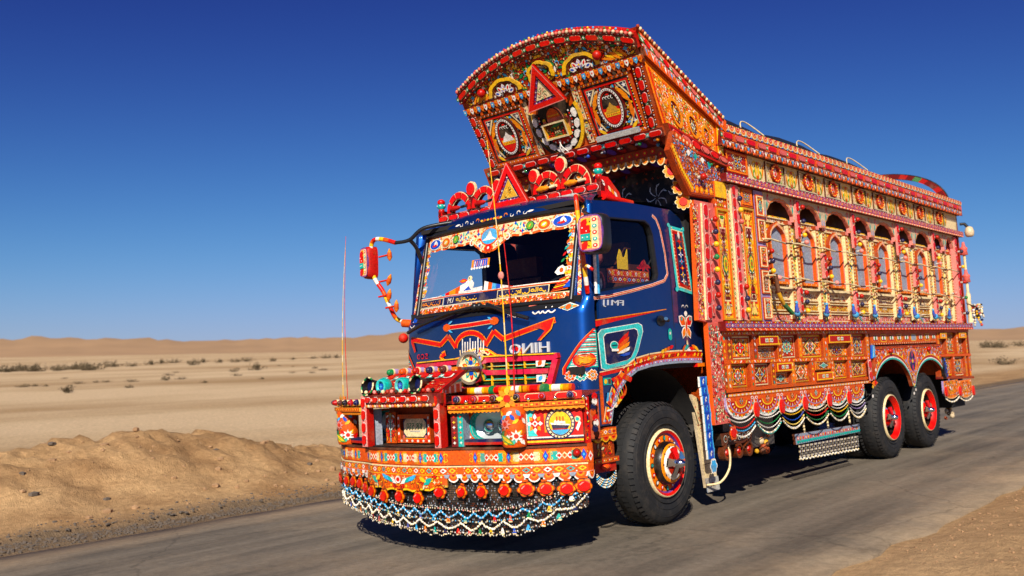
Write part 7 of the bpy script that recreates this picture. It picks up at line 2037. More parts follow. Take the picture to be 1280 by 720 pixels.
bead_chain("white_bead_chain", lambda x: top2(x) - .050 * (1 - zz(16)(x) ** 1.5), 420, ('WHT', 'WHT', 'CRM'), .0088)
bead_chain("bead_row", lambda x: top2(x) + .012, 300, ('CRM', 'BLK', 'SKY', 'BLK', 'SIL'), .007)
bead_chain("bead_row", lambda x: hem(x) + .015, 300, ('CRM', 'SIL', 'BRN', 'WHT', 'BLK', 'BLK'), .0065); bead_chain("bead_row", lambda x: hem(x) - .002 + .008 * math.sin(x * 60), 260, ('WHT', 'CRM', 'BLK', 'SIL', 'BLK'), .0065)
g = G()
for row, (zf, n) in enumerate(((lambda x: top1(x) - .055, 22), (lambda x: top2(x) - .062, 30))):
    for k in range(n):
        x = -1.42 + 2.84 * (k + .5) / n; z = zf(x); c = P[('YEL', 'RED', 'ORG2', 'WHT', 'PNK2', 'TEAL', 'BLU', 'GRN', 'NAVY', 'SKY')[(k * 3 + row) % 10]]
        b = SB(x, z, .006); nx, ny = plan_n(x)
        g.poly(SB, [(x - .017, z - .024), (x + .017, z - .024), (x + .004, z + .018), (x - .004, z + .018)], .010, c); g.poly(SB, [(x - .012, z - .034), (x + .012, z - .034), (x + .016, z - .024), (x - .016, z - .024)], .008, P['CRM'])
g.build("tassel_row", bumper, [M_PAINT], None, "stuff")
# red jewelled rosettes
def rosette(x, z, k=1.0):
    g = G()
    ta = rr.uniform(-.18, .18); kx = rr.uniform(.93, 1.06); z += rr.uniform(-.008, .008)
    def SR(u, v, h): return SB(x + kx * (u * math.cos(ta) - v * math.sin(ta)), z + kx * (u * math.sin(ta) + v * math.cos(ta)), h)
    g.lobed(SR, 0, 0, .072 * k, .072 * k, 6, .20, .020, P['BRN'], 4); g.lobed(SR, 0, 0, .066 * k, .066 * k, 6, .20, .024, P['DOR'], 4); g.lobed(SR, 0, 0, .056 * k, .056 * k, 6, .2, .027, P['YEL'], 4); g.lobed(SR, 0, 0, .052 * k, .052 * k, 6, .2, .029, P['ORG2'], 4)
    pts = lambda r: [(r * k * math.cos(2 * math.pi * i / 12), r * k * math.sin(2 * math.pi * i / 12)) for i in range(12)]
    g.poly(SR, pts(.050), .031, P['DOR']); g.prism(SR, pts(.044), .031, .042, P['RED'], P['RED2'])
    g.poly(SR, [(-.034 * k, .012), (-.028 * k, .006), (.0, .030), (-.012, .034 * k)], .0435, P['PNK'])
    g.prism(SR, [(-.018, .066 * k), (.018, .066 * k), (.018, .085 * k), (-.018, .085 * k)], .012, .026, P['ORG'], P['BRN'])
    g.build("rosette", bumper, [M_TAPE])
for x in (.40, .57, .75, .94, 1.09, 1.21, 1.33, 1.43): rosette(x, .528 - .012 * (1 - abs(x) / 1.46) * 2, .82)
for x in (-.67, -.79, -.93, -1.08, -1.22, -1.36): rosette(x, .53, .82)
for x in (-.56, -.40, -.22, -.02, .19): rosette(x, .458 + (.03 if x < -.3 else 0), .9)
# cage: floor, back, roof
g = G()
for k in range(40):
    a, b = -1.45 + 2.9 * k / 40, -1.45 + 2.9 * (k + 1) / 40
    pa, pb = SB(a, .85, -.02), SB(b, .85, -.02)
    g.face([pa, pb, (b * .98, .60, .86), (a * .98, .60, .86)], P['BLK'])
    qa, qb = SB(a, 1.185, -.03), SB(b, 1.185, -.03)
    g.face([qa, qb, (b * .98, .60, 1.235), (a * .98, .60, 1.235)], P['MAR']); g.face([(a, plan(a) + .02, 1.17), (a * .98, .60, 1.20), (b * .98, .60, 1.20), (b, plan(b) + .02, 1.17)], P['BLK'])
    if b < -.52: continue
    ra, rb = (a * .97, plan(a) + .26, .85), (b * .97, plan(b) + .26, .85)
    g.face([ra, rb, (rb[0], rb[1], 1.19), (ra[0], ra[1], 1.19)], P['RST'])
g.build("bumper_box", bumper, [M_PAINT])
g = G()
for xa, xb in ((.56, 1.02), (-1.02, -.56)):
    g = G()
    for z in (.872, .892): strip(g, z - .010, z + .010, -.10, -.01, 'RED2' if z < .88 else 'NAVY', xa, xb, 8)
    g.build("rail_strip", bumper, [M_PAINT])
# head lamps behind oval frames
for s in (1, -1):
    g = G(); x0, x1 = (.60, 1.0) if s > 0 else (-1.0, -.60); xc = (x0 + x1) / 2
    SN = (lambda u, v, h: SB(u, v, h - .10)) if s > 0 else (lambda u, v, h: (u + .05, .30 - h, v))
    n = 24; oi = [(xc + .185 * (abs(math.cos(2 * math.pi * k / n)) ** .7) * (1 if math.cos(2 * math.pi * k / n) > 0 else -1), 1.0 + .112 * (abs(math.sin(2 * math.pi * k / n)) ** .7) * (1 if math.sin(2 * math.pi * k / n) > 0 else -1)) for k in range(n)]
    oo = [(xc + .225 * (abs(math.cos(2 * math.pi * k / n)) ** .35) * (1 if math.cos(2 * math.pi * k / n) > 0 else -1), 1.005 + .135 * (abs(math.sin(2 * math.pi * k / n)) ** .35) * (1 if math.sin(2 * math.pi * k / n) > 0 else -1)) for k in range(n)]
    for k in range(n):
        j = (k + 1) % n
        g.face([SN(*oo[k], 0), SN(*oo[j], 0), SN(*oi[j], 0), SN(*oi[k], 0)], P['ORG']); g.face([SN(*oi[j], 0), SN(*oi[k], 0), SN(*oi[k], -.06), SN(*oi[j], -.06)], P['TEAL'])
        mk = lambda p, t: (xc + (p[0] - xc) * t, 1.0 + (p[1] - 1.0) * t)
        g.face([SN(*mk(oi[k], 1.10), .004), SN(*mk(oi[j], 1.10), .004), SN(*oi[j], .004), SN(*oi[k], .004)], P['TEAL'])
        if k % 2 == 0: g.star(SN, *mk(oi[k], 1.22), .018, .014, 4, .5, .005, P[('YEL', 'RED', 'GRN', 'WHT')[k // 2 % 4]])
    g.build("lamp_surround", bumper, [M_PAINT])
    g = G(); rows = []
    for i in range(7):
        t = i / 6; rows.append([SN(xc + (u - xc) * (1 - t * .95), 1.0 + (v - 1.0) * (1 - t * .95), -.055 - .075 * math.sin(t * math.pi / 2)) for u, v in oi])
    g.grid(rows, ONE, 0, True, True); g.build("lamp_reflector", bumper, [M_SILVER])
    g = G()
    for du, rr_ in ((-.06, .055), (.07, .05)):
        c = SN(xc + du, 1.0, -.045); g.lathe(c, [(-.0, rr_), (-.02, rr_ * .8), (-.03, rr_ * .3)][::-1], 16, ONE, 0, 'y')
    g.build("lamp_bowl", bumper, [M_CHR])
    g = G(); g.face([SN(u, v, -.018) for u, v in oi], ONE); g.build("headlamp_glass", bumper, [M_LENS])
    # uprights
    for x, c in ((.575, 'TEAL'), (.525, 'MAR')):
        g = G(); g.prism(SB, [(s * x - .022, .85), (s * x + .022, .85), (s * x + .022, 1.15), (s * x - .022, 1.15)], -.12, .0, P[c], P['GRY'])
        for k in range(7): g.star(SB, s * x, .88 + .04 * k, .014, .014, 4, .4, .003, P[('WHT', 'YEL', 'RED')[k % 3]])
        g.build("upright", bumper, [M_PAINT])
# painted cylinders at the corners with a flower finial, carrying the whips
for s in (1, -1):
    c = Vector(SB(1.035, 0, .01)) if s > 0 else Vector(SB(-.985, 0, -.03)); g = G()
    g.lathe((c.x, c.y, 0), [(.845, .085), (.86, .095), (1.13, .095), (1.145, .085), (1.15, .02)], 20, P['ORG'], 0, 'z')
    def CY(u, v, h): return (c.x + (.095 + h) * math.sin(u / .095), c.y - (.095 + h) * math.cos(u / .095), v)
    for k in range(14):
        u = -.15 + .30 * k / 13
        g.leaf(CY, u, .89 + .03 * (k % 3), .07, .035, .8 if k % 2 else 2.3, .004, P[('GRN', 'YEL', 'WHT', 'RED', 'TEAL')[k % 5]]); g.leaf(CY, -u, 1.04 + .03 * (k % 3), .06, .03, .6 if k % 2 else 2.2, .005, P[('WHT', 'RED', 'SKY', 'YEL', 'BLU')[k % 5]])
    for uu, vv, cc in ((0, 1.02, 'PNK'), (.08, .93, 'WHT'), (-.09, .96, 'SKY')):
        g.star(CY, uu, vv, .05, .05, 8, .5, .008, P[cc]); g.ell(CY, uu, vv, .018, .018, .010, P['RED'], 7)
    g.leaf(CY, .01, .905, .13, .045, -.6, .011, P['GRN2']); g.leaf(CY, .01, .905, .10, .022, -.6, .0125, P['YEL'])
    g.build("corner_cylinder", bumper, [M_PAINT])
    g = G(); F = flat((c.x, c.y - .06, 1.21), (.9 if s > 0 else .9, .43 * s, 0), (0, 0, 1))
    for k in range(8): a = 2 * math.pi * k / 8; g.leaf(F, .045 * math.cos(a), .045 * math.sin(a), .09, .045, a, .01, P['AMB' if k % 2 else 'YEL'])
    g.ell(F, 0, 0, .03, .03, .014, P['RED'], 8); g.tube([(c.x, c.y - .03, 1.15), (c.x, c.y - .03, 1.27)], .015, P['ORG2'], 6); g.build("flower_finial", bumper, [M_PAINT])
    for dx, dz, z0, tip, col, nm in ((-.02, 0, 1.24, (-.13 * (1 if s > 0 else -.4), .03, 3.24 if s > 0 else 2.72), 'YEL', 0), (.045, 0, 1.19, (-.06 * (1 if s > 0 else -.4), .0, 2.52 if s > 0 else 2.72), 'RED', 0)):
        g = G(); b = Vector((c.x + dx, c.y - .03, z0)); t_ = Vector((c.x + dx + tip[0], c.y + .0 + tip[1], tip[2]))
        n = 22; pts = [b + (t_ - b) * (k / n) + Vector((.03 * math.sin(math.pi * k / n) * s, 0, 0)) for k in range(n + 1)]
        g.tube(pts, [(.0065 if s > 0 else .004) * (1 - .6 * k / n) for k in range(n + 1)], [P[col], P[col], P['CRM'] if col == 'YEL' else P['RED2']], 5)
        if s > 0 and col == 'YEL': g.ball(pts[10], .030, P['PNK'], 8, 6, 0, (1, .5, 1.1))
        g.build("whip_aerial", bumper, [M_PAINT])
# ship panels on the outer wings
def ship_panel(s):
    g = G(); x0, x1 = 1.09, 1.445
    S = (lambda u, v, h: SB(s * u, v, h)) if True else None
    def fx(q): return q if s > 0 else q[::-1]
    def poly(pts, h, c): g.face([S(u, v, h) for u, v in fx(list(pts))], P[c])
    for k in range(8):
        a, b = x0 + (x1 - x0) * k / 8, x0 + (x1 - x0) * (k + 1) / 8; 
        for v0, v1, h, c in ((.855, 1.135, -.004, 'RED2'), (.868, .882, .002, 'YEL'), (.89, .90, .002, 'NAVY'), (.90, .91, .002, 'WHT'), (.91, 1.118, .001, 'RED')): poly([(a, v0), (b, v0), (b, v1), (a, v1)], h, c)
    poly([(x0 + .008, .90), (x0 + .020, .90), (x0 + .020, 1.12), (x0 + .008, 1.12)], .003, 'BLU'); poly([(x0 + .020, .905), (x0 + .026, .905), (x0 + .026, 1.12), (x0 + .020, 1.12)], .003, 'WHT')
    poly([(x0 + .028, .915), (x0 + .09, .915), (x0 + .045, 1.0), (x0 + .03, 1.01)], .003, 'TIL'); poly([(x0 + .028, 1.01), (x0 + .045, 1.03), (x0 + .08, 1.115), (x0 + .028, 1.115)], .003, 'TIL')
    cx = 1.165
    for k in range(8): a = 2 * math.pi * k / 8; r = random.Random(k); poly([(cx + .05 * math.cos(a), 1.01 + .075 * math.sin(a)), (cx + .035 * math.cos(a + .35), 1.01 + .05 * math.sin(a + .35)), (cx + .02 * math.cos(a), 1.01 + .03 * math.sin(a)), (cx + .035 * math.cos(a - .35), 1.01 + .05 * math.sin(a - .35))], .005, ('WHT', 'AMB')[k % 2])
    poly([(cx - .02, 1.01), (cx, .985), (cx + .02, 1.01), (cx, 1.035)], .006, 'WHT'); poly([(cx - .01, 1.01), (cx, .997), (cx + .01, 1.01), (cx, 1.023)], .008, 'RED')
    for dx, c in ((.065, 'AMB'), (.085, 'GRN2'), (.10, 'WHT')): poly([(cx + dx - .007, .94), (cx + dx + .007, .94), (cx + dx + .007, 1.08), (cx + dx - .007, 1.08)], .004, c)
    cx = 1.315
    def el(ru, rv, h, c, v=1.005): poly([(cx + ru * math.cos(2 * math.pi * k / 20), v + rv * math.sin(2 * math.pi * k / 20)) for k in range(20)], h, c)
    el(.088, .118, .006, 'NAVY'); el(.080, .110, .0075, 'CRM')
    for k in range(24): a = 2 * math.pi * k / 24; poly([(cx + .074 * math.cos(a) + dx, 1.005 + .104 * math.sin(a) + dz) for dx, dz in ((-.006, 0), (0, -.007), (.006, 0), (0, .007))], .009, 'BLK' if k % 2 else 'PUR')
    el(.068, .096, .009, 'NAVY'); el(.062, .088, .0105, 'YEL')
    poly([(cx + .060 * math.cos(a), 1.005 + .086 * math.sin(a)) for a in [math.pi * 1.18 + math.pi * .64 * k / 8 for k in range(9)]], .012, 'SKY')
    poly([(cx - .05, .995), (cx - .044, .965), (cx + .042, .965), (cx + .052, .985)], .0135, 'NAVY'); poly([(cx - .056, 1.012), (cx - .05, .997), (cx + .053, .986), (cx + .053, .995)], .015, 'WHT'); poly([(cx - .035, 1.012), (cx + .03, 1.0), (cx + .03, 1.018), (cx - .03, 1.03)], .015, 'WHT')
    for dx in (-.018, .0, .018): poly([(cx + dx - .004, 1.02), (cx + dx + .004, 1.02), (cx + dx + .004, 1.055), (cx + dx - .004, 1.055)], .015, 'ORG')
    poly([(cx - .044, .958), (cx + .042, .958), (cx + .04, .966), (cx - .042, .966)], .0145, 'RED2')
    cx = 1.415
    poly([(cx - .012, .96), (cx, .94), (cx + .02, 1.0), (cx + .01, 1.02)], .004, 'WHT'); el(.018, .022, .004, 'CRM', 1.03); el(.011, .014, .0055, 'TEAL', 1.03)
    g.build("ship_panel", bumper, [M_PAINT])
ship_panel(1); ship_panel(-1)
# ribbed awning along the top edge, red tapes and coloured lamps on it
for x0, x1 in ((.50, 1.46), (-1.20, -.56)):
    g = G(); n = 30
    for k in range(n):
        a, b = x0 + (x1 - x0) * k / n, x0 + (x1 - x0) * (k + 1) / n
        g.prism(SB, [(a, 1.140), (b, 1.140), (b, 1.172), (a, 1.172)], -.06, .06, P['ORG2' if k % 2 else 'ORG'], P['YEL']); g.poly(SB, [((a + b) / 2 - .008, 1.15), ((a + b) / 2 + .008, 1.15), ((a + b) / 2 + .008, 1.163), ((a + b) / 2 - .008, 1.163)], .062, P['RED' if k % 2 else 'YEL'])
        g.prism(SB, [(a, 1.118), ((a + b) / 2, 1.108), (b, 1.118), (b, 1.14), (a, 1.14)], .02, .045, P['AMB'], P['ORG'])
    g.build("awning", bumper, [M_PAINT])
    g = G(); S1 = lambda u, v, h: SB(u, v, h + .0)
    tape(g, S1, x0 + .02, x1 - .01, 1.182, 1.245, .01, 5, .016, 'CRM', 'RED2', 'RED', None, bumper, .3)
    g.build("lamp_shelf", bumper, [M_PAINT])
    for k in range(6):
        x = x0 + (x1 - x0) * (k + .5) / 6; b = Vector(SB(x, 1.215, .0)); nx, ny = plan_n(x); cc = ('NAVY', 'RED2', 'BRN', 'BLK', 'RED2', 'NAVY')[k]
        g = G(); pts = [b + Vector((nx, ny, 0)) * t for t in (0, .03, .05, .07)]
        g.tube(pts, [.024, .029, .029, .024], [P['LIL'], P['CRM'], P[cc]], 10); g.ball(pts[-1], .022, P[cc], 8, 6); g.build("coloured_lamp", bumper, [M_TAPE])
        g = G(); q = SB(x + .075, 1.195, .03); g.ball(q, .018, P['SIL'], 7, 5); g.build("bolt_head", bumper, [M_CHR])
# middle box: red posts, roof with tapes, number plate
for x in (-.485, .405):
    g = G(); S1 = lambda u, v, h, x=x: (x + u, -.185 - h, v)
    g.prism(S1, [(-.035, .845), (.035, .845), (.035, 1.27), (-.035, 1.27)], -.04, .035, P['PNK'], P['RED2'])
    tape(g, lambda u, v, h, S1=S1: S1(u, v, h + .035), .85, 1.265, -.032, .032, .001, 4, .014, 'WHT', 'PNK', 'RED', None, bumper, .16, True, 2, True)
    g.build("red_post", bumper, [M_PAINT])
g = G(); strip(g, 1.195, 1.275, -.06, .03, 'MAR', -.53, .45, 12, 'RST'); tape(g, lambda u, v, h: SB(u, v, h + .03), -.45, .37, 1.205, 1.268, .001, 7, .016, 'WHT', 'MAR', 'RED', 'ORG', bumper, .34, True, 1)
for k in range(26): x = -.47 + .86 * k / 25; g.ball(SB(x, 1.185, .02), .016, P[('PNK', 'ORG2', 'CRM')[k % 3]], 6, 4)
scallops(g, SB, -.46, .38, 1.196, .028, .012, 18, ('ORG', 'RED'), 'AMB', 'YEL', 6, -.01)
g.build("box_roof", bumper, [M_PAINT])
PLT = FY(-.02)
g = G(); g.frame(PLT, -.27, .865, .13, 1.10, .035, -.02, .02, P['ORG'], P['RST'])
for k in range(12): g.ell(PLT, -.255 + .37 * k / 11, .882, .013, .011, .023, P['WHT' if k % 2 else 'RED'], 6)
for k in range(6):
    for x in (-.253, .113): g.leaf(PLT, x, .91 + .032 * k, .03, .02, 1.2, .023, P['WHT' if k % 2 else 'RED'])
g.build("plate_frame", bumper, [M_PAINT])
g = G(); g.poly(PLT, oct_pts(-.215, .905, .085, 1.07, .14), .004, P['NAVY']); g.prism(PLT, oct_pts(-.20, .915, .07, 1.065, .22), .004, .010, P['CRM'], P['TEAL'])
lettering(g, PLT, "KR 550", -.068, 1.005, .048, P['GRN'], .0125, True, None, 0, .19); 
for k in range(9): g.quad(PLT, -.12 + .014 * k, .955, -.12 + .014 * k + .009, .966, .0125, P['GRY'])
g.quad(PLT, -.19, .900, .06, .905, .008, P['YEL']); g.ell(PLT, -.20, .912, .016, .018, .014, P['PNK2'], 7); g.ell(PLT, .07, .912, .016, .018, .014, P['PNK2'], 7)
g.build("number_plate", bumper, [M_PAINT])
g = G(); g.prism(PLT, [(-.43, .86), (-.30, .86), (-.30, 1.12), (-.43, 1.12)], -.02, .01, P['DOR'], P['RST']); filigree(g, PLT, -.42, .87, -.31, 1.11, rng, ('ORG2', 'YEL', 'CRM', 'RED', 'WHT'), .036, .013, 1.1, True, None, 'BRN'); g.ribbon(PLT, [(-.365, .87), (-.365, 1.11)], .01, .016, P['TEAL']); g.build("carved_post", bumper, [M_PAINT])
g = G(); g.prism(PLT, [(.17, .86), (.30, .86), (.30, 1.12), (.17, 1.12)], -.02, .01, P['MAR'], P['RST']); filigree(g, PLT, .18, .87, .29, 1.11, rng, ('ORG2', 'RED', 'CRM', 'NAVY'), .04, .013, 1.1, True, None, 'BRN'); g.build("carved_post", bumper, [M_PAINT])
# sloping red top of the middle box with two turquoise lamps and two black horns
SLP = flat((0, -.20, 1.285), (1, 0, 0), (0, .30, .16))
g = G(); g.box(SLP, -.50, 0, .42, 1.0, -.03, 0, P['RED2'], P['MAR'])
tape(g, SLP, -.46, .38, .62, .88, .001, 6, .016, 'WHT', 'MAR', 'RED', 'TEAL', bumper, .22, True, 1)
filigree(g, SLP, -.48, .05, .40, .55, rng, ('RED', 'BLK', 'CRM', 'ORG'), .06, .003, .8, True, None, 'BRN')
for k in range(16): g.ball((-.47 + .055 * k, -.20, 1.30), .018, P[('CRM', 'RED2', 'PNK', 'BLK')[k % 4]], 6, 4)
g.build("sloping_top", bumper, [M_PAINT])
for x in (-.30, -.06):
    g = G(); g.lathe((x, -.14, 1.345), [(.06, .03), (.03, .066), (-.02, .070), (-.045, .060)][::-1], 16, P['TEAL'], 0, 'y'); g.lathe((x, -.14, 1.345), [(-.045, .060), (-.05, .046), (-.03, .038)][::-1], 16, P['TIL'], 0, 'y')
    F = FY(-.175); g.star(F, x, 1.345, .04, .04, 6, .55, 0, P['BLU']); g.star(F, x, 1.345, .022, .022, 4, .4, .004, P['SKY']); g.build("turquoise_lamp", bumper, [M_TAPE])
for x in (-.44, .16):
    g = G(); rows = []
    for t, r in ((0, .075), (.05, .05), (.10, .03), (.2, .02)):
        rows.append([(x + r * math.cos(2 * math.pi * k / 16), -.21 + t + .25 * r * math.sin(2 * math.pi * k / 16), 1.35 + r * math.sin(2 * math.pi * k / 16) + t * .15) for k in range(16)])
    g.grid(rows, P['BLK'], 0, True, True); g.face([(x + .05 * math.cos(-2 * math.pi * k / 16), -.165 + .01 * math.sin(-2 * math.pi * k / 16), 1.355 + .05 * math.sin(-2 * math.pi * k / 16)) for k in range(16)][::-1], P['NAVY'])
    g.tube(rows[0] + [rows[0][0]], .008, [P['CRM'], P['BLK'], P['GRN']], 5); g.build("horn", bumper, [M_TAPE])
g = G(); S1 = FY(.14); g.box(S1, -.52, 1.405, .30, 1.475, -.05, 0, P['ORG2'], P['RST']); dashes(g, S1, -.52, .30, 1.44, .02, .003, 30, ('RED', 'YEL', 'WHT')); g.build("upper_lamp_rail", bumper, [M_PAINT])
for k in range(5):
    x = -.46 + .165 * k; cc = ('GRN', 'ORG', 'RED2', 'NAVY', 'BRN')[k]
    g = G(); g.tube([(x, .15, 1.46), (x, .09, 1.46), (x, .06, 1.46)], [.030, .032, .027], [P['LIL'], P[cc]], 10); g.ball((x, .06, 1.46), .026, P[cc], 8, 6); g.tube([(x, .10, 1.46), (x, .085, 1.46)], .035, P['CRM'], 10); g.build("coloured_lamp", bumper, [M_TAPE])
for s in (1, -1):          # quarter arches from the posts back to the grille
    g = G(); n = 16; x = .405 if s > 0 else -.485
    for w, c, e in ((.0, 'RED', .0), ):
        for k in range(n):
            def pt(t, r): a = t * math.pi / 2; return (x - s * .33 * (1 - math.cos(a)), -.20 + .56 * (1 - math.cos(a)) , 1.25 + (.065 + r) * math.sin(a))
            t0, t1 = k / n, (k + 1) / n
            for r0, r1, cc, ox in ((-.05, .02, 'RED' if k % 3 else 'WHT', 0), (.02, .035, 'CRM', 0), (.035, .06, 'TEAL', 0)):
                q = [pt(t0, r0), pt(t1, r0), pt(t1, r1), pt(t0, r1)]
                for dx, fl in ((.045, 1), (-.045, -1)):
                    p = [(a + dx, b, c) for a, b, c in q]; g.face(p if fl > 0 else p[::-1], P[cc])
                if r1 == .06: g.face([(pt(t0, r1)[0] - .045, *pt(t0, r1)[1:]), (pt(t0, r1)[0] + .045, *pt(t0, r1)[1:]), (pt(t1, r1)[0] + .045, *pt(t1, r1)[1:]), (pt(t1, r1)[0] - .045, *pt(t1, r1)[1:])], P['TEAL' if k > 3 else 'RED'])
                if r0 == -.05: g.face([(pt(t1, r0)[0] - .045, *pt(t1, r0)[1:]), (pt(t1, r0)[0] + .045, *pt(t1, r0)[1:]), (pt(t0, r0)[0] + .045, *pt(t0, r0)[1:]), (pt(t0, r0)[0] - .045, *pt(t0, r0)[1:])], P['RED2'])
    g.build("quarter_arch", bumper, [M_PAINT])
# end pieces
for s in (1, -1):
    S = SX(1.46) if s > 0 else flat((-1.46, 0, 0), (0, -1, 0), (0, 0, 1)); m = (lambda y: y) if s > 0 else (lambda y: -y)
    g = G(); a, b = sorted((m(.31), m(.38))); g.box(S, a, .64, b, .845, -.05, 0, P['ORG'], P['RST']); lozenges(g, S, a, b, .70, .80, .002, 1, 'ORG', ('WHT', 'YEL', 'TEAL'), 'RED'); scallops(g, S, a, b, .64, .06, .006, 1, ('ORG', 'DOR'), 'WHT', 'AMB', 8, -.01)
    g.box(S, a, .845, b, 1.19, -.03, -.01, P['RED'], P['MAR']); filigree(g, S, a + .01, .86, b - .01, 1.18, rng, ('NAVY', 'WHT', 'ORG', 'CRM', 'YEL'), .03, -.006, 1, False, None, 'BRN'); g.build("end_board", bumper, [M_PAINT])
    g = G()
    for k in range(7):
        z = .95 + .04 * k; y = .40 + .015 * math.sin(k * 1.4); g.ell(SX(1.47) if s > 0 else S, m(y), z, .035, .03, .012, P[('NAVY', 'WHT', 'RED', 'ORG')[k % 4]], 8)
    g.build("scroll_edge", bumper, [M_PAINT])
g = G(); g.ball(SB(1.40, .78, .03), .026, P['RED2'], 8, 6); g.tube([SB(1.40, .78, 0), SB(1.40, .78, .02)], .035, P['BRN'], 10); g.build("marker_lamp", bumper, [M_TAPE])
for x in (-.8, .8):
    g = G(); block(g, x - .06, x + .06, .1, .9, .70, .82, ONE); g.build("bumper_bracket", bumper, [M_DARK])

# ---------------------------------------------------------------- tiara on the cab roof
tiara = empty("roof_tiara", (0, 0, 0), T)
S = FY(1.30)
g = G(); g.box(S, -1.03, 2.955, 1.03, 3.035, -.06, 0, P['PNK'], P['MAR']); tape(g, S, -1.02, 1.02, 2.962, 3.028, .001, 14, .018, 'WHT', 'MAR', 'RED', None, tiara, .14); g.build("base_rail", tiara, [M_PAINT])
g = G(); g.box(S, -.98, 2.91, 1.0, 2.955, -.05, -.005, P['BLK']); g.build("rail_foot", tiara, [M_BLK])
for cx in (-.72, -.37, .43, .76):
    g = G(); n = 5
    for k in range(14):
        a, b = math.pi * k / 14, math.pi * (k + 1) / 14; f = lambda q, r: (cx + r * .165 * math.cos(q), 3.03 + r * .205 * math.sin(q))
        g.prism(S, [f(b, .66), f(a, .66), f(a, 1.04), f(b, 1.04)][::-1], -.05, 0, P['CRM'], P['MAR'])
    for k in range(n):
        a, b = math.pi * (k + .10) / n, math.pi * (k + .90) / n; m_ = (a + b) / 2
        t = G(); q = [f(b, .70), f(m_, .70), f(a, .70), f(a, 1.0), f(m_, 1.0), f(b, 1.0)]; t.prism(S, q, 0, .018, P['RED'], P['RED2']); t.build("reflector", tiara, [M_TAPE])
    g.build("arch", tiara, [M_PAINT])
    g = G(); g.lathe((cx - .04, 1.27, 3.075), [(-.07, .008), (-.02, .030), (.05, .022), (.09, .004)], 10, P['AMB' if cx > 0 else 'RED2'], 0, 'x'); g.tube([(cx + .05, 1.27, 3.075), (cx + .13, 1.27, 3.08)], .014, P['CRM' if cx > 0 else 'BLK'], 6); g.build("arrow_ornament", tiara, [M_PAINT])
    for dx in (-.185, .185):
        if abs(cx + dx) > .98 or abs(cx + dx - .03) < .2: continue
for x, z, k in ((-.545, 3.24, 1), (.595, 3.27, 1), (-.19, 3.21, .9), (.27, 3.22, .9)):
    g = G(); g.prism(S, [(x - .035, 3.03), (x + .035, 3.03), (x + .05, z - .05), (x - .05, z - .05)], -.04, 0, P['MAR'], P['MAR']); g.ell(S, x, z, .066 * k, .078 * k, .004, P['CRM'], 12, 0, 0, -.02); g.ell(S, x, z, .052 * k, .064 * k, .02, P['RED'], 12, 0, 0, .004); g.build("oval_finial", tiara, [M_TAPE])
for x in (-1.0, 1.0):
    g = G(); g.prism(S, [(x - .035, 3.03), (x + .035, 3.03), (x + .025, 3.07), (x - .025, 3.07)], -.05, 0, P['RED'], P['MAR']); g.ball((x, 1.32, 3.085), .034, P['RED2'], 9, 6); g.lathe((x, 1.32, 3.10), [(0, .02), (.025, .045), (.045, .045), (.06, .025)], 10, P['TEAL'], 0, 'z'); g.ball((x, 1.32, 3.178), .042, P['RED'], 9, 6, 0, (1, 1, .8))
    for k in range(6): a = k * 1.05; g.ball((x + .042 * math.cos(a), 1.32 + .042 * math.sin(a), 3.14), .008, P['WHT'], 5, 4)
    g.build("end_finial", tiara, [M_TAPE])
def plate_fill(g, c, ins):
    g.poly(S, ins(.42), .098, P['GLD'])
    for k in range(10): g.curl(S, c[0] + .03 * math.cos(k), c[1] + .035 * math.sin(k * 1.3) - .01, .02, k, k + 4, .008, .1 + .0004 * k, P['BRN' if k % 2 else 'YEL2'], 6)
triangle_board("red_triangle", tiara, S, [(-.22, 2.965), (.285, 2.965), (.035, 3.385)], .07, .115, plate_fill)
for s in (1, -1):     # ends swept back over the roof
    Sd = SX(1.03) if s > 0 else flat((-1.03, 0, 0), (0, -1, 0), (0, 0, 1)); m = (lambda y: y) if s > 0 else (lambda y: -y)
    g = G(); q = [(m(1.30), 2.90), (m(1.62), 2.88), (m(1.58), 2.97), (m(1.42), 3.09), (m(1.30), 3.09)]; g.prism(Sd, q if s > 0 else q[::-1], -.04, 0, P['RED'], P['MAR'])
    for k in range(6): g.leaf(Sd, m(1.34 + .045 * k), 3.03 - .022 * k, .07, .03, -.9 * s, .003, P[('WHT', 'RED2', 'CRM', 'AMB')[k % 4]])
    g.tube([(s * 1.04, 1.32, 2.90), (s * 1.04, 1.75, 2.885)], .028, [P['RED'], P['CRM']], 8); g.build("side_return", tiara, [M_PAINT])
g = G(); g.box(FY(1.24), .28, 2.925, .80, 2.965, -.02, .01, P['SIL'], P['GRY']); 
for k in range(4): g.leaf(FY(1.228), .4 + .03 * k, 2.945, .025, .008, .5, 0, P['RED'])
g.build("name_strip", tiara, [M_PAINT])
# white flourish painted on the brow of the cab
g = G()
for s in (1, -1):
    for k in range(5): g.curl(SF, s * (.10 + .075 * k), 2.832 + .004 * (k % 2), .022, 0, 4.2 * (1 if k % 2 else -1), .013, .006, P['WHT' if k > 1 else 'ORG2'], 7, .4, s)
    g.leaf(SF, s * .46, 2.835, .08, .018, .1, .006, P['WHT'])
for k in range(7): g.ell(SF, -.12 + .04 * k, 2.828, .018, .010, .007, P['ORG' if k % 2 else 'YEL'], 7)
g.build("brow_flourish", T, [M_PAINT])

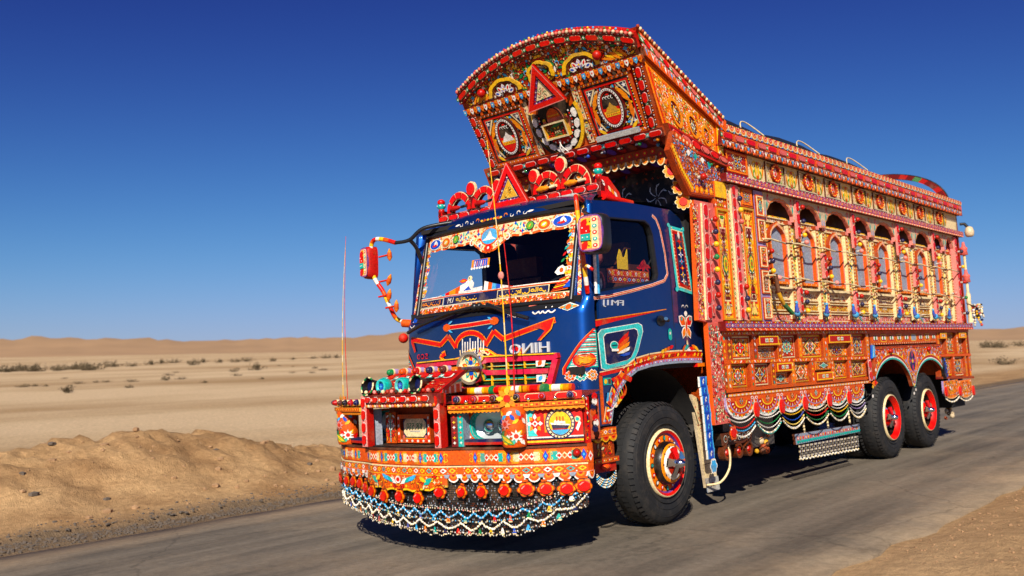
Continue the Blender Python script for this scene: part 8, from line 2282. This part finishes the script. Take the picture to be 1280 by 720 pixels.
# ---------------------------------------------------------------- mirrors
def bands(n): 
    seq = [P['RED']] * 3 + [P['ORG']] * 2 + [P['YEL']] * 2 + [P['WHT']] * 2
    return [seq[i % len(seq)] for i in range(n)]
def smooth(pts, n=8):
    out = []
    pts = [Vector(p) for p in pts]
    for i in range(len(pts) - 1):
        p0, p1, p2, p3 = pts[max(i - 1, 0)], pts[i], pts[i + 1], pts[min(i + 2, len(pts) - 1)]
        for k in range(n):
            t = k / n; out.append(.5 * ((2 * p1) + (-p0 + p2) * t + (2 * p0 - 5 * p1 + 4 * p2 - p3) * t * t + (-p0 + 3 * p1 - 3 * p2 + p3) * t ** 3))
    out.append(pts[-1]); return out
def mirror(s):
    w = empty("wing_mirror", (0, 0, 0), T)
    if s > 0: cx, cy, cz, hw, hh = 1.315, .76, 2.49, .125, .165
    else: cx, cy, cz, hw, hh = -1.50, .74, 2.585, .075, .165
    g = G(); S = flat((cx, cy, cz), (1, .12 * s, 0), (0, .02, 1))
    n = 28; sq = lambda r: [(r * hw * (abs(math.cos(a)) ** .45) * (1 if math.cos(a) > 0 else -1), r * hh * (abs(math.sin(a)) ** .45) * (1 if math.sin(a) > 0 else -1)) for a in [2 * math.pi * k / n for k in range(n)]]
    rows = [[S(u, v, h) for u, v in sq(r)] for r, h in ((1.0, -.07), (1.0, -.02), (.97, .02), (.85, .045), (.4, .055), (.02, .056))]
    g.grid(rows, ONE if s > 0 else P['RED2'], 0, True, True); g.face([S(u, v, -.07) for u, v in sq(1)][::-1], P['BLK']); g.build("mirror_shell", w, [M_BLK if s > 0 else M_PAINT])
    g = G(); h = .058
    g.poly(S, sq(.90), h - .002, P['PUR']); g.poly(S, sq(.84), h - .001, P['PNK']); g.quad(S, -hw * .62, -hh * .75, hw * .1, hh * .75, h, P['YEL']); g.quad(S, hw * .1, -hh * .78, hw * .62, hh * .78, h, P['CRM'])
    for k in range(5): g.ell(S, hw * .36, -hh * .64 + k * hh * .32, hw * .18, hh * .10, h + .002, P['TEAL' if k % 2 else 'RED'], 10); g.ell(S, hw * .36, -hh * .64 + k * hh * .32, hw * .08, hh * .05, h + .004, P['WHT'], 7)
    for k in range(6): g.quad(S, -hw * .15 + (k % 2) * hw * .12, -hh * .68 + k * hh * .24, -hw * .06 + (k % 2) * hw * .12, -hh * .6 + k * hh * .24, h + .002, P['BLK'])
    for k in range(3): g.leaf(S, -hw * .42, -hh * .6 + k * hh * .55, .09, .06, .9, h + .003, P[('RED', 'BLU', 'RED')[k]])
    g.prism(S, [(-hw * .66, -.005), (hw * .02, -.005), (hw * .02, hh * .38), (-hw * .66, hh * .38)], h, h + .012, P['RED'], P['RED2']); g.prism(S, [(-hw * .66, -hh * .36), (hw * .02, -hh * .36), (hw * .02, -.005), (-hw * .66, -.005)], h, h + .012, P['TEAL'], P['TEAL'])
    for u, v in ((-.5, .28), (-.2, .1), (-.5, -.2), (-.15, -.2)): g.ell(S, u * hw, v * hh, .006, .006, h + .014, P['WHT'], 6)
    g.ring(S, 0, 0, hw * .93, hh * .93, .010, h - .02, h - .004, P['PUR'], 28); g.build("mirror_back_artwork", w, [M_PAINT])
    g = G(); g.poly(S, sq(.9)[::-1], -.074, ONE); g.build("mirror_glass", w, [M_MIRROR])
    if s > 0:
        arms = [([(1.00, 1.06, 2.845), (1.06, .90, 2.86), (1.10, .84, 2.80), (1.12, .84, 2.5), (1.13, .86, 2.2), (1.10, .92, 2.03)], .020), ([(1.11, .84, 2.50), (1.2, .78, 2.50), (1.26, .74, 2.50)], .018), ([(1.13, .86, 2.22), (1.20, .80, 2.24), (1.26, .80, 2.20)], .014)]
        g = G(); g.tube(smooth([(1.02, 1.12, 2.80), (1.12, .9, 2.72), (1.26, .79, 2.66)]), .014, ONE, 6); g.build("mirror_bracket", w, [M_BLK])
    else:
        arms = [([(-1.14, .80, 2.745), (-1.30, .76, 2.80), (-1.42, .75, 2.80), (-1.46, .75, 2.70), (-1.45, .76, 2.45), (-1.36, .80, 2.28), (-1.31, .84, 2.12), (-1.27, .90, 1.99), (-1.12, 1.0, 1.94)], .022)]
        g = G(); g.tube(smooth([(-.62, 1.10, 2.90), (-.85, .92, 2.86), (-1.0, .86, 2.76), (-1.14, .80, 2.745)]), .020, ONE, 6); g.tube(smooth([(-1.0, .86, 2.76), (-1.0, .95, 2.68), (-1.02, 1.05, 2.5)]), .020, ONE, 6); g.build("mirror_bracket", w, [M_BLK])
        for (x, y, z, a) in ((-1.24, .80, 2.64, 0), (-1.26, .80, 2.39, .5), (-1.17, .80, 2.12, .1), (-1.27, .80, 2.24, .3)):
            g = G(); c = Vector((x, y, z)); d = Vector((math.sin(a), 0, math.cos(a)))
            g.tube([c - d * .065, c - d * .03, c + d * .02, c + d * .06], [.006, .026, .022, .004], [P['ORG2'], P['ORG'], P['AMB']], 8); g.tube([c, c + Vector((-.14, -.02, -.01))], .010, [P['RED'], P['CRM']], 5); g.build("leaf_ornament", w, [M_PAINT])
        g = G(); g.tube([(-1.20, .9, 1.95), (-1.05, .95, 1.93)], .04, [P['ORG'], P['SKY'], P['RED']], 9); g.ball((-1.2, .9, 1.80), .05, P['RED'], 8, 6); g.build("lower_knuckle", w, [M_PAINT])
    for pts, r in arms:
        p = smooth(pts, 6); g = G(); g.tube(p, r, bands(len(p)), 8); g.build("bound_arm", w, [M_TAPE])
mirror(1); mirror(-1)

# ---------------------------------------------------------------- steps, mud flap, lamp box, air hose
steps = empty("cab_step", (0, 0, 0), T)
g = G(); S = SX(1.16); g.box(S, .80, .835, 1.12, .905, -.2, 0, P['ORG'], P['RST']); lozenges(g, S, .81, 1.11, .85, .895, .003, 5, 'AMB', ('PUR', 'RED', 'WHT'), 'RED2'); scallops(g, S, .80, 1.12, .836, .045, .004, 3, ('AMB', 'ORG'), 'YEL', 'RED', 8, -.01); g.build("upper_tread", steps, [M_PAINT])
g = G(); g.box(S, .80, .66, 1.10, .80, -.25, -.02, P['RST'], P['BRN']); filigree(g, SX(1.14), .86, .67, 1.09, .79, rng, ('ORG2', 'CRM', 'RED', 'YEL'), .04, .003, 1, False, None, 'BRN'); g.box(S, .78, .625, 1.12, .665, -.25, .01, P['DOR'], P['BRN']); dashes(g, SX(1.17), .78, 1.12, .645, .012, .003, 14, ('YEL', 'RED', 'CRM')); g.build("lower_tread", steps, [M_PAINT])
g = G(); g.box(S, .80, .55, 1.10, .625, -.22, -.01, P['RED2'], P['BRN']); g.ell(SX(1.155), .95, .59, .07, .03, .004, P['RED'], 12); g.dome(SX(1.155), .95, .59, .05, .004, .02, P['ORG'], 8, .022)
for k in range(4):
    for i in range(16): q = (i + .5) / 16; g.ball((1.155, .81 + .28 * q, .55 - .02 * k - .065 * 4 * q * (1 - q)), .008, P[('WHT', 'CRM', 'SKY', 'SIL')[(k + i) % 4]], 4, 3)
g.build("chain_fringe", steps, [M_PAINT])
g = G(); block(g, .78, .80 + .05, .78, .84, .45, .92, ONE); block(g, 1.0, 1.14, .785, .80, .62, .92, ONE); g.build("step_hanger", steps, [M_STEEL])
g = G(); Sm = lambda u, v, h: (1.08 + h, u + (1.1 - v) * .16, v)
g.prism(Sm, [(2.50, .20), (2.73, .20), (2.73, .62), (2.70, .90), (2.60, 1.06), (2.50, 1.10)], -.03, 0, P['CRM'], P['BEI'])
for k in range(30): g.leaf(Sm, 2.52 + .2 * rng.random(), .55 + .5 * rng.random(), .035, .015, rng.uniform(0, 3), .002, P[rng.choice(('RED2', 'PNK2', 'BEI', 'ORG'))]) if True else None
for z in (.80, .42): g.ribbon(Sm, [(2.51, z), (2.72, z + .01)], .006, .002, P['BRN'])
g.prism(Sm, [(2.50, .155), (2.735, .155), (2.735, .29), (2.50, .29)], .002, .010, P['SIL'], P['GRY']); g.ell(Sm, 2.62, .23, .016, .014, .012, P['RED'], 7)
g.build("mud_flap", T, [M_PAINT])
g = G(); Sb = SX(1.22)
for k in range(9):
    y, z = 2.49 + .008 * k + .01 * math.sin(k * .6), 1.22 - .085 * k
    g.prism(Sb, [(y - .065, z - .05), (y + .055 + .015 * (k % 2), z - .05), (y + .055 + .015 * ((k + 1) % 2), z + .045), (y - .065, z + .045)], -.02, 0, P['SKY'], P['WHT']); g.poly(Sb, [(y - .05, z - .05), (y + .04, z - .05), (y + .04, z + .045), (y - .05, z + .045)], .002, P['BLU']); g.leaf(Sb, y - .005, z, .06, .03, 1.2, .004, P['SKY' if k % 2 else 'WHT']); g.leaf(Sb, y, z, .03, .012, 2.0, .006, P['NAVY'])
g.lobed(Sb, 2.565, .42, .07, .075, 6, .2, .003, P['WHT']); g.lobed(Sb, 2.565, .42, .055, .06, 6, .2, .006, P['SKY']); g.build("blue_strap", T, [M_PAINT])
lb = empty("tail_lamp_box", (0, 0, 0), T)
g = G(); Sl = SX(1.16); g.prism(Sl, [(2.86, .58), (3.46, .56), (3.50, .68), (2.84, .70)], -.22, 0, P['BRN'], P['BLK'])
for k in range(6): y = 2.93 + .095 * k; g.ell(Sl, y, .64, .036, .036, .004, P['SIL'], 10); g.ell(Sl, y, .64, .028, .028, .006, P['BLK'], 10); g.ell(Sl, y, .64, .012, .012, .008, P['RST'], 6)
g.build("lamp_housing", lb, [M_PAINT])
for y in (2.93, 3.17, 3.38):
    g = G(); g.ring(Sl, y, .505, .075, .075, .02, -.05, .02, P['BRN'], 16); g.ell(Sl, y, .505, .055, .055, .005, P['RST'], 14); g.dome(Sl, y, .505, .035, .005, .02, P['RED2'], 8); g.build("round_lamp", lb, [M_TAPE])
g = G(); Sr = SX(1.285); g.lobed(Sr, 2.87, .705, .088, .080, 6, .2, .0, P['BRN'], 4); g.lobed(Sr, 2.87, .705, .080, .072, 6, .2, .004, P['ORG'], 4); g.ell(Sr, 2.87, .705, .05, .045, .012, P['RED'], 12, 0, 0, .004); g.build("rosette", lb, [M_TAPE])
g = G(); g.tube(smooth([(1.18, 2.95, .58), (1.20, 2.93, .45), (1.21, 2.86, .34), (1.18, 2.74, .245), (1.10, 2.62, .23)]), .011, P['CRM'], 8); g.build("air_hose", T, [M_PAINT])
# oddments that hang under the body
for y, z in ((3.95, .50), (10.3, .42)):
    g = G()
    for k in range(16): g.ball((1.05 + .03 * rng.gauss(0, 1), y + .10 * rng.gauss(0, 1), z + .05 * rng.gauss(0, 1)), rng.uniform(.02, .045), P[rng.choice(('BRN', 'GLD', 'BEI', 'BLK', 'RST'))], 6, 4)
    g.tube([(1.0, y, z), (1.0, y, 1.0)], .012, P['BRN'], 5); g.build("hanging_bundle", T, [M_PAINT])
g = G(); block(g, .6, 1.15, 10.1, 10.75, .48, .98, ONE); g.build("tool_box", T, [M_DARK])

# ---------------------------------------------------------------- inside the cab: yellow paper crown
g = G(); S = lambda u, v, h: (h, u, v)
pts = [(-.12, 0), (.115, 0), (.12, .28), (.055, .17), (.0, .165), (-.035, .25), (-.06, .27), (-.12, .15)]
for h, fl in ((.006, 1), (-.006, -1)): g.face([S(u, v, h) for u, v in pts][::fl], P['YEL'])
for k in range(len(pts)): a, b = pts[k], pts[(k + 1) % len(pts)]; g.face([S(*a, -.006), S(*b, -.006), S(*b, .006), S(*a, .006)], P['YEL'])
o = g.build("paper_crown", None, [M_TAPE]); o.matrix_world = truck.matrix_basis @ Matrix.Translation((1.058, 1.52, 2.262)) @ Matrix.Scale(.66, 4)
tag(o, "yellow crown-shaped cut-out standing inside the cab's side window", "crown cut-out")
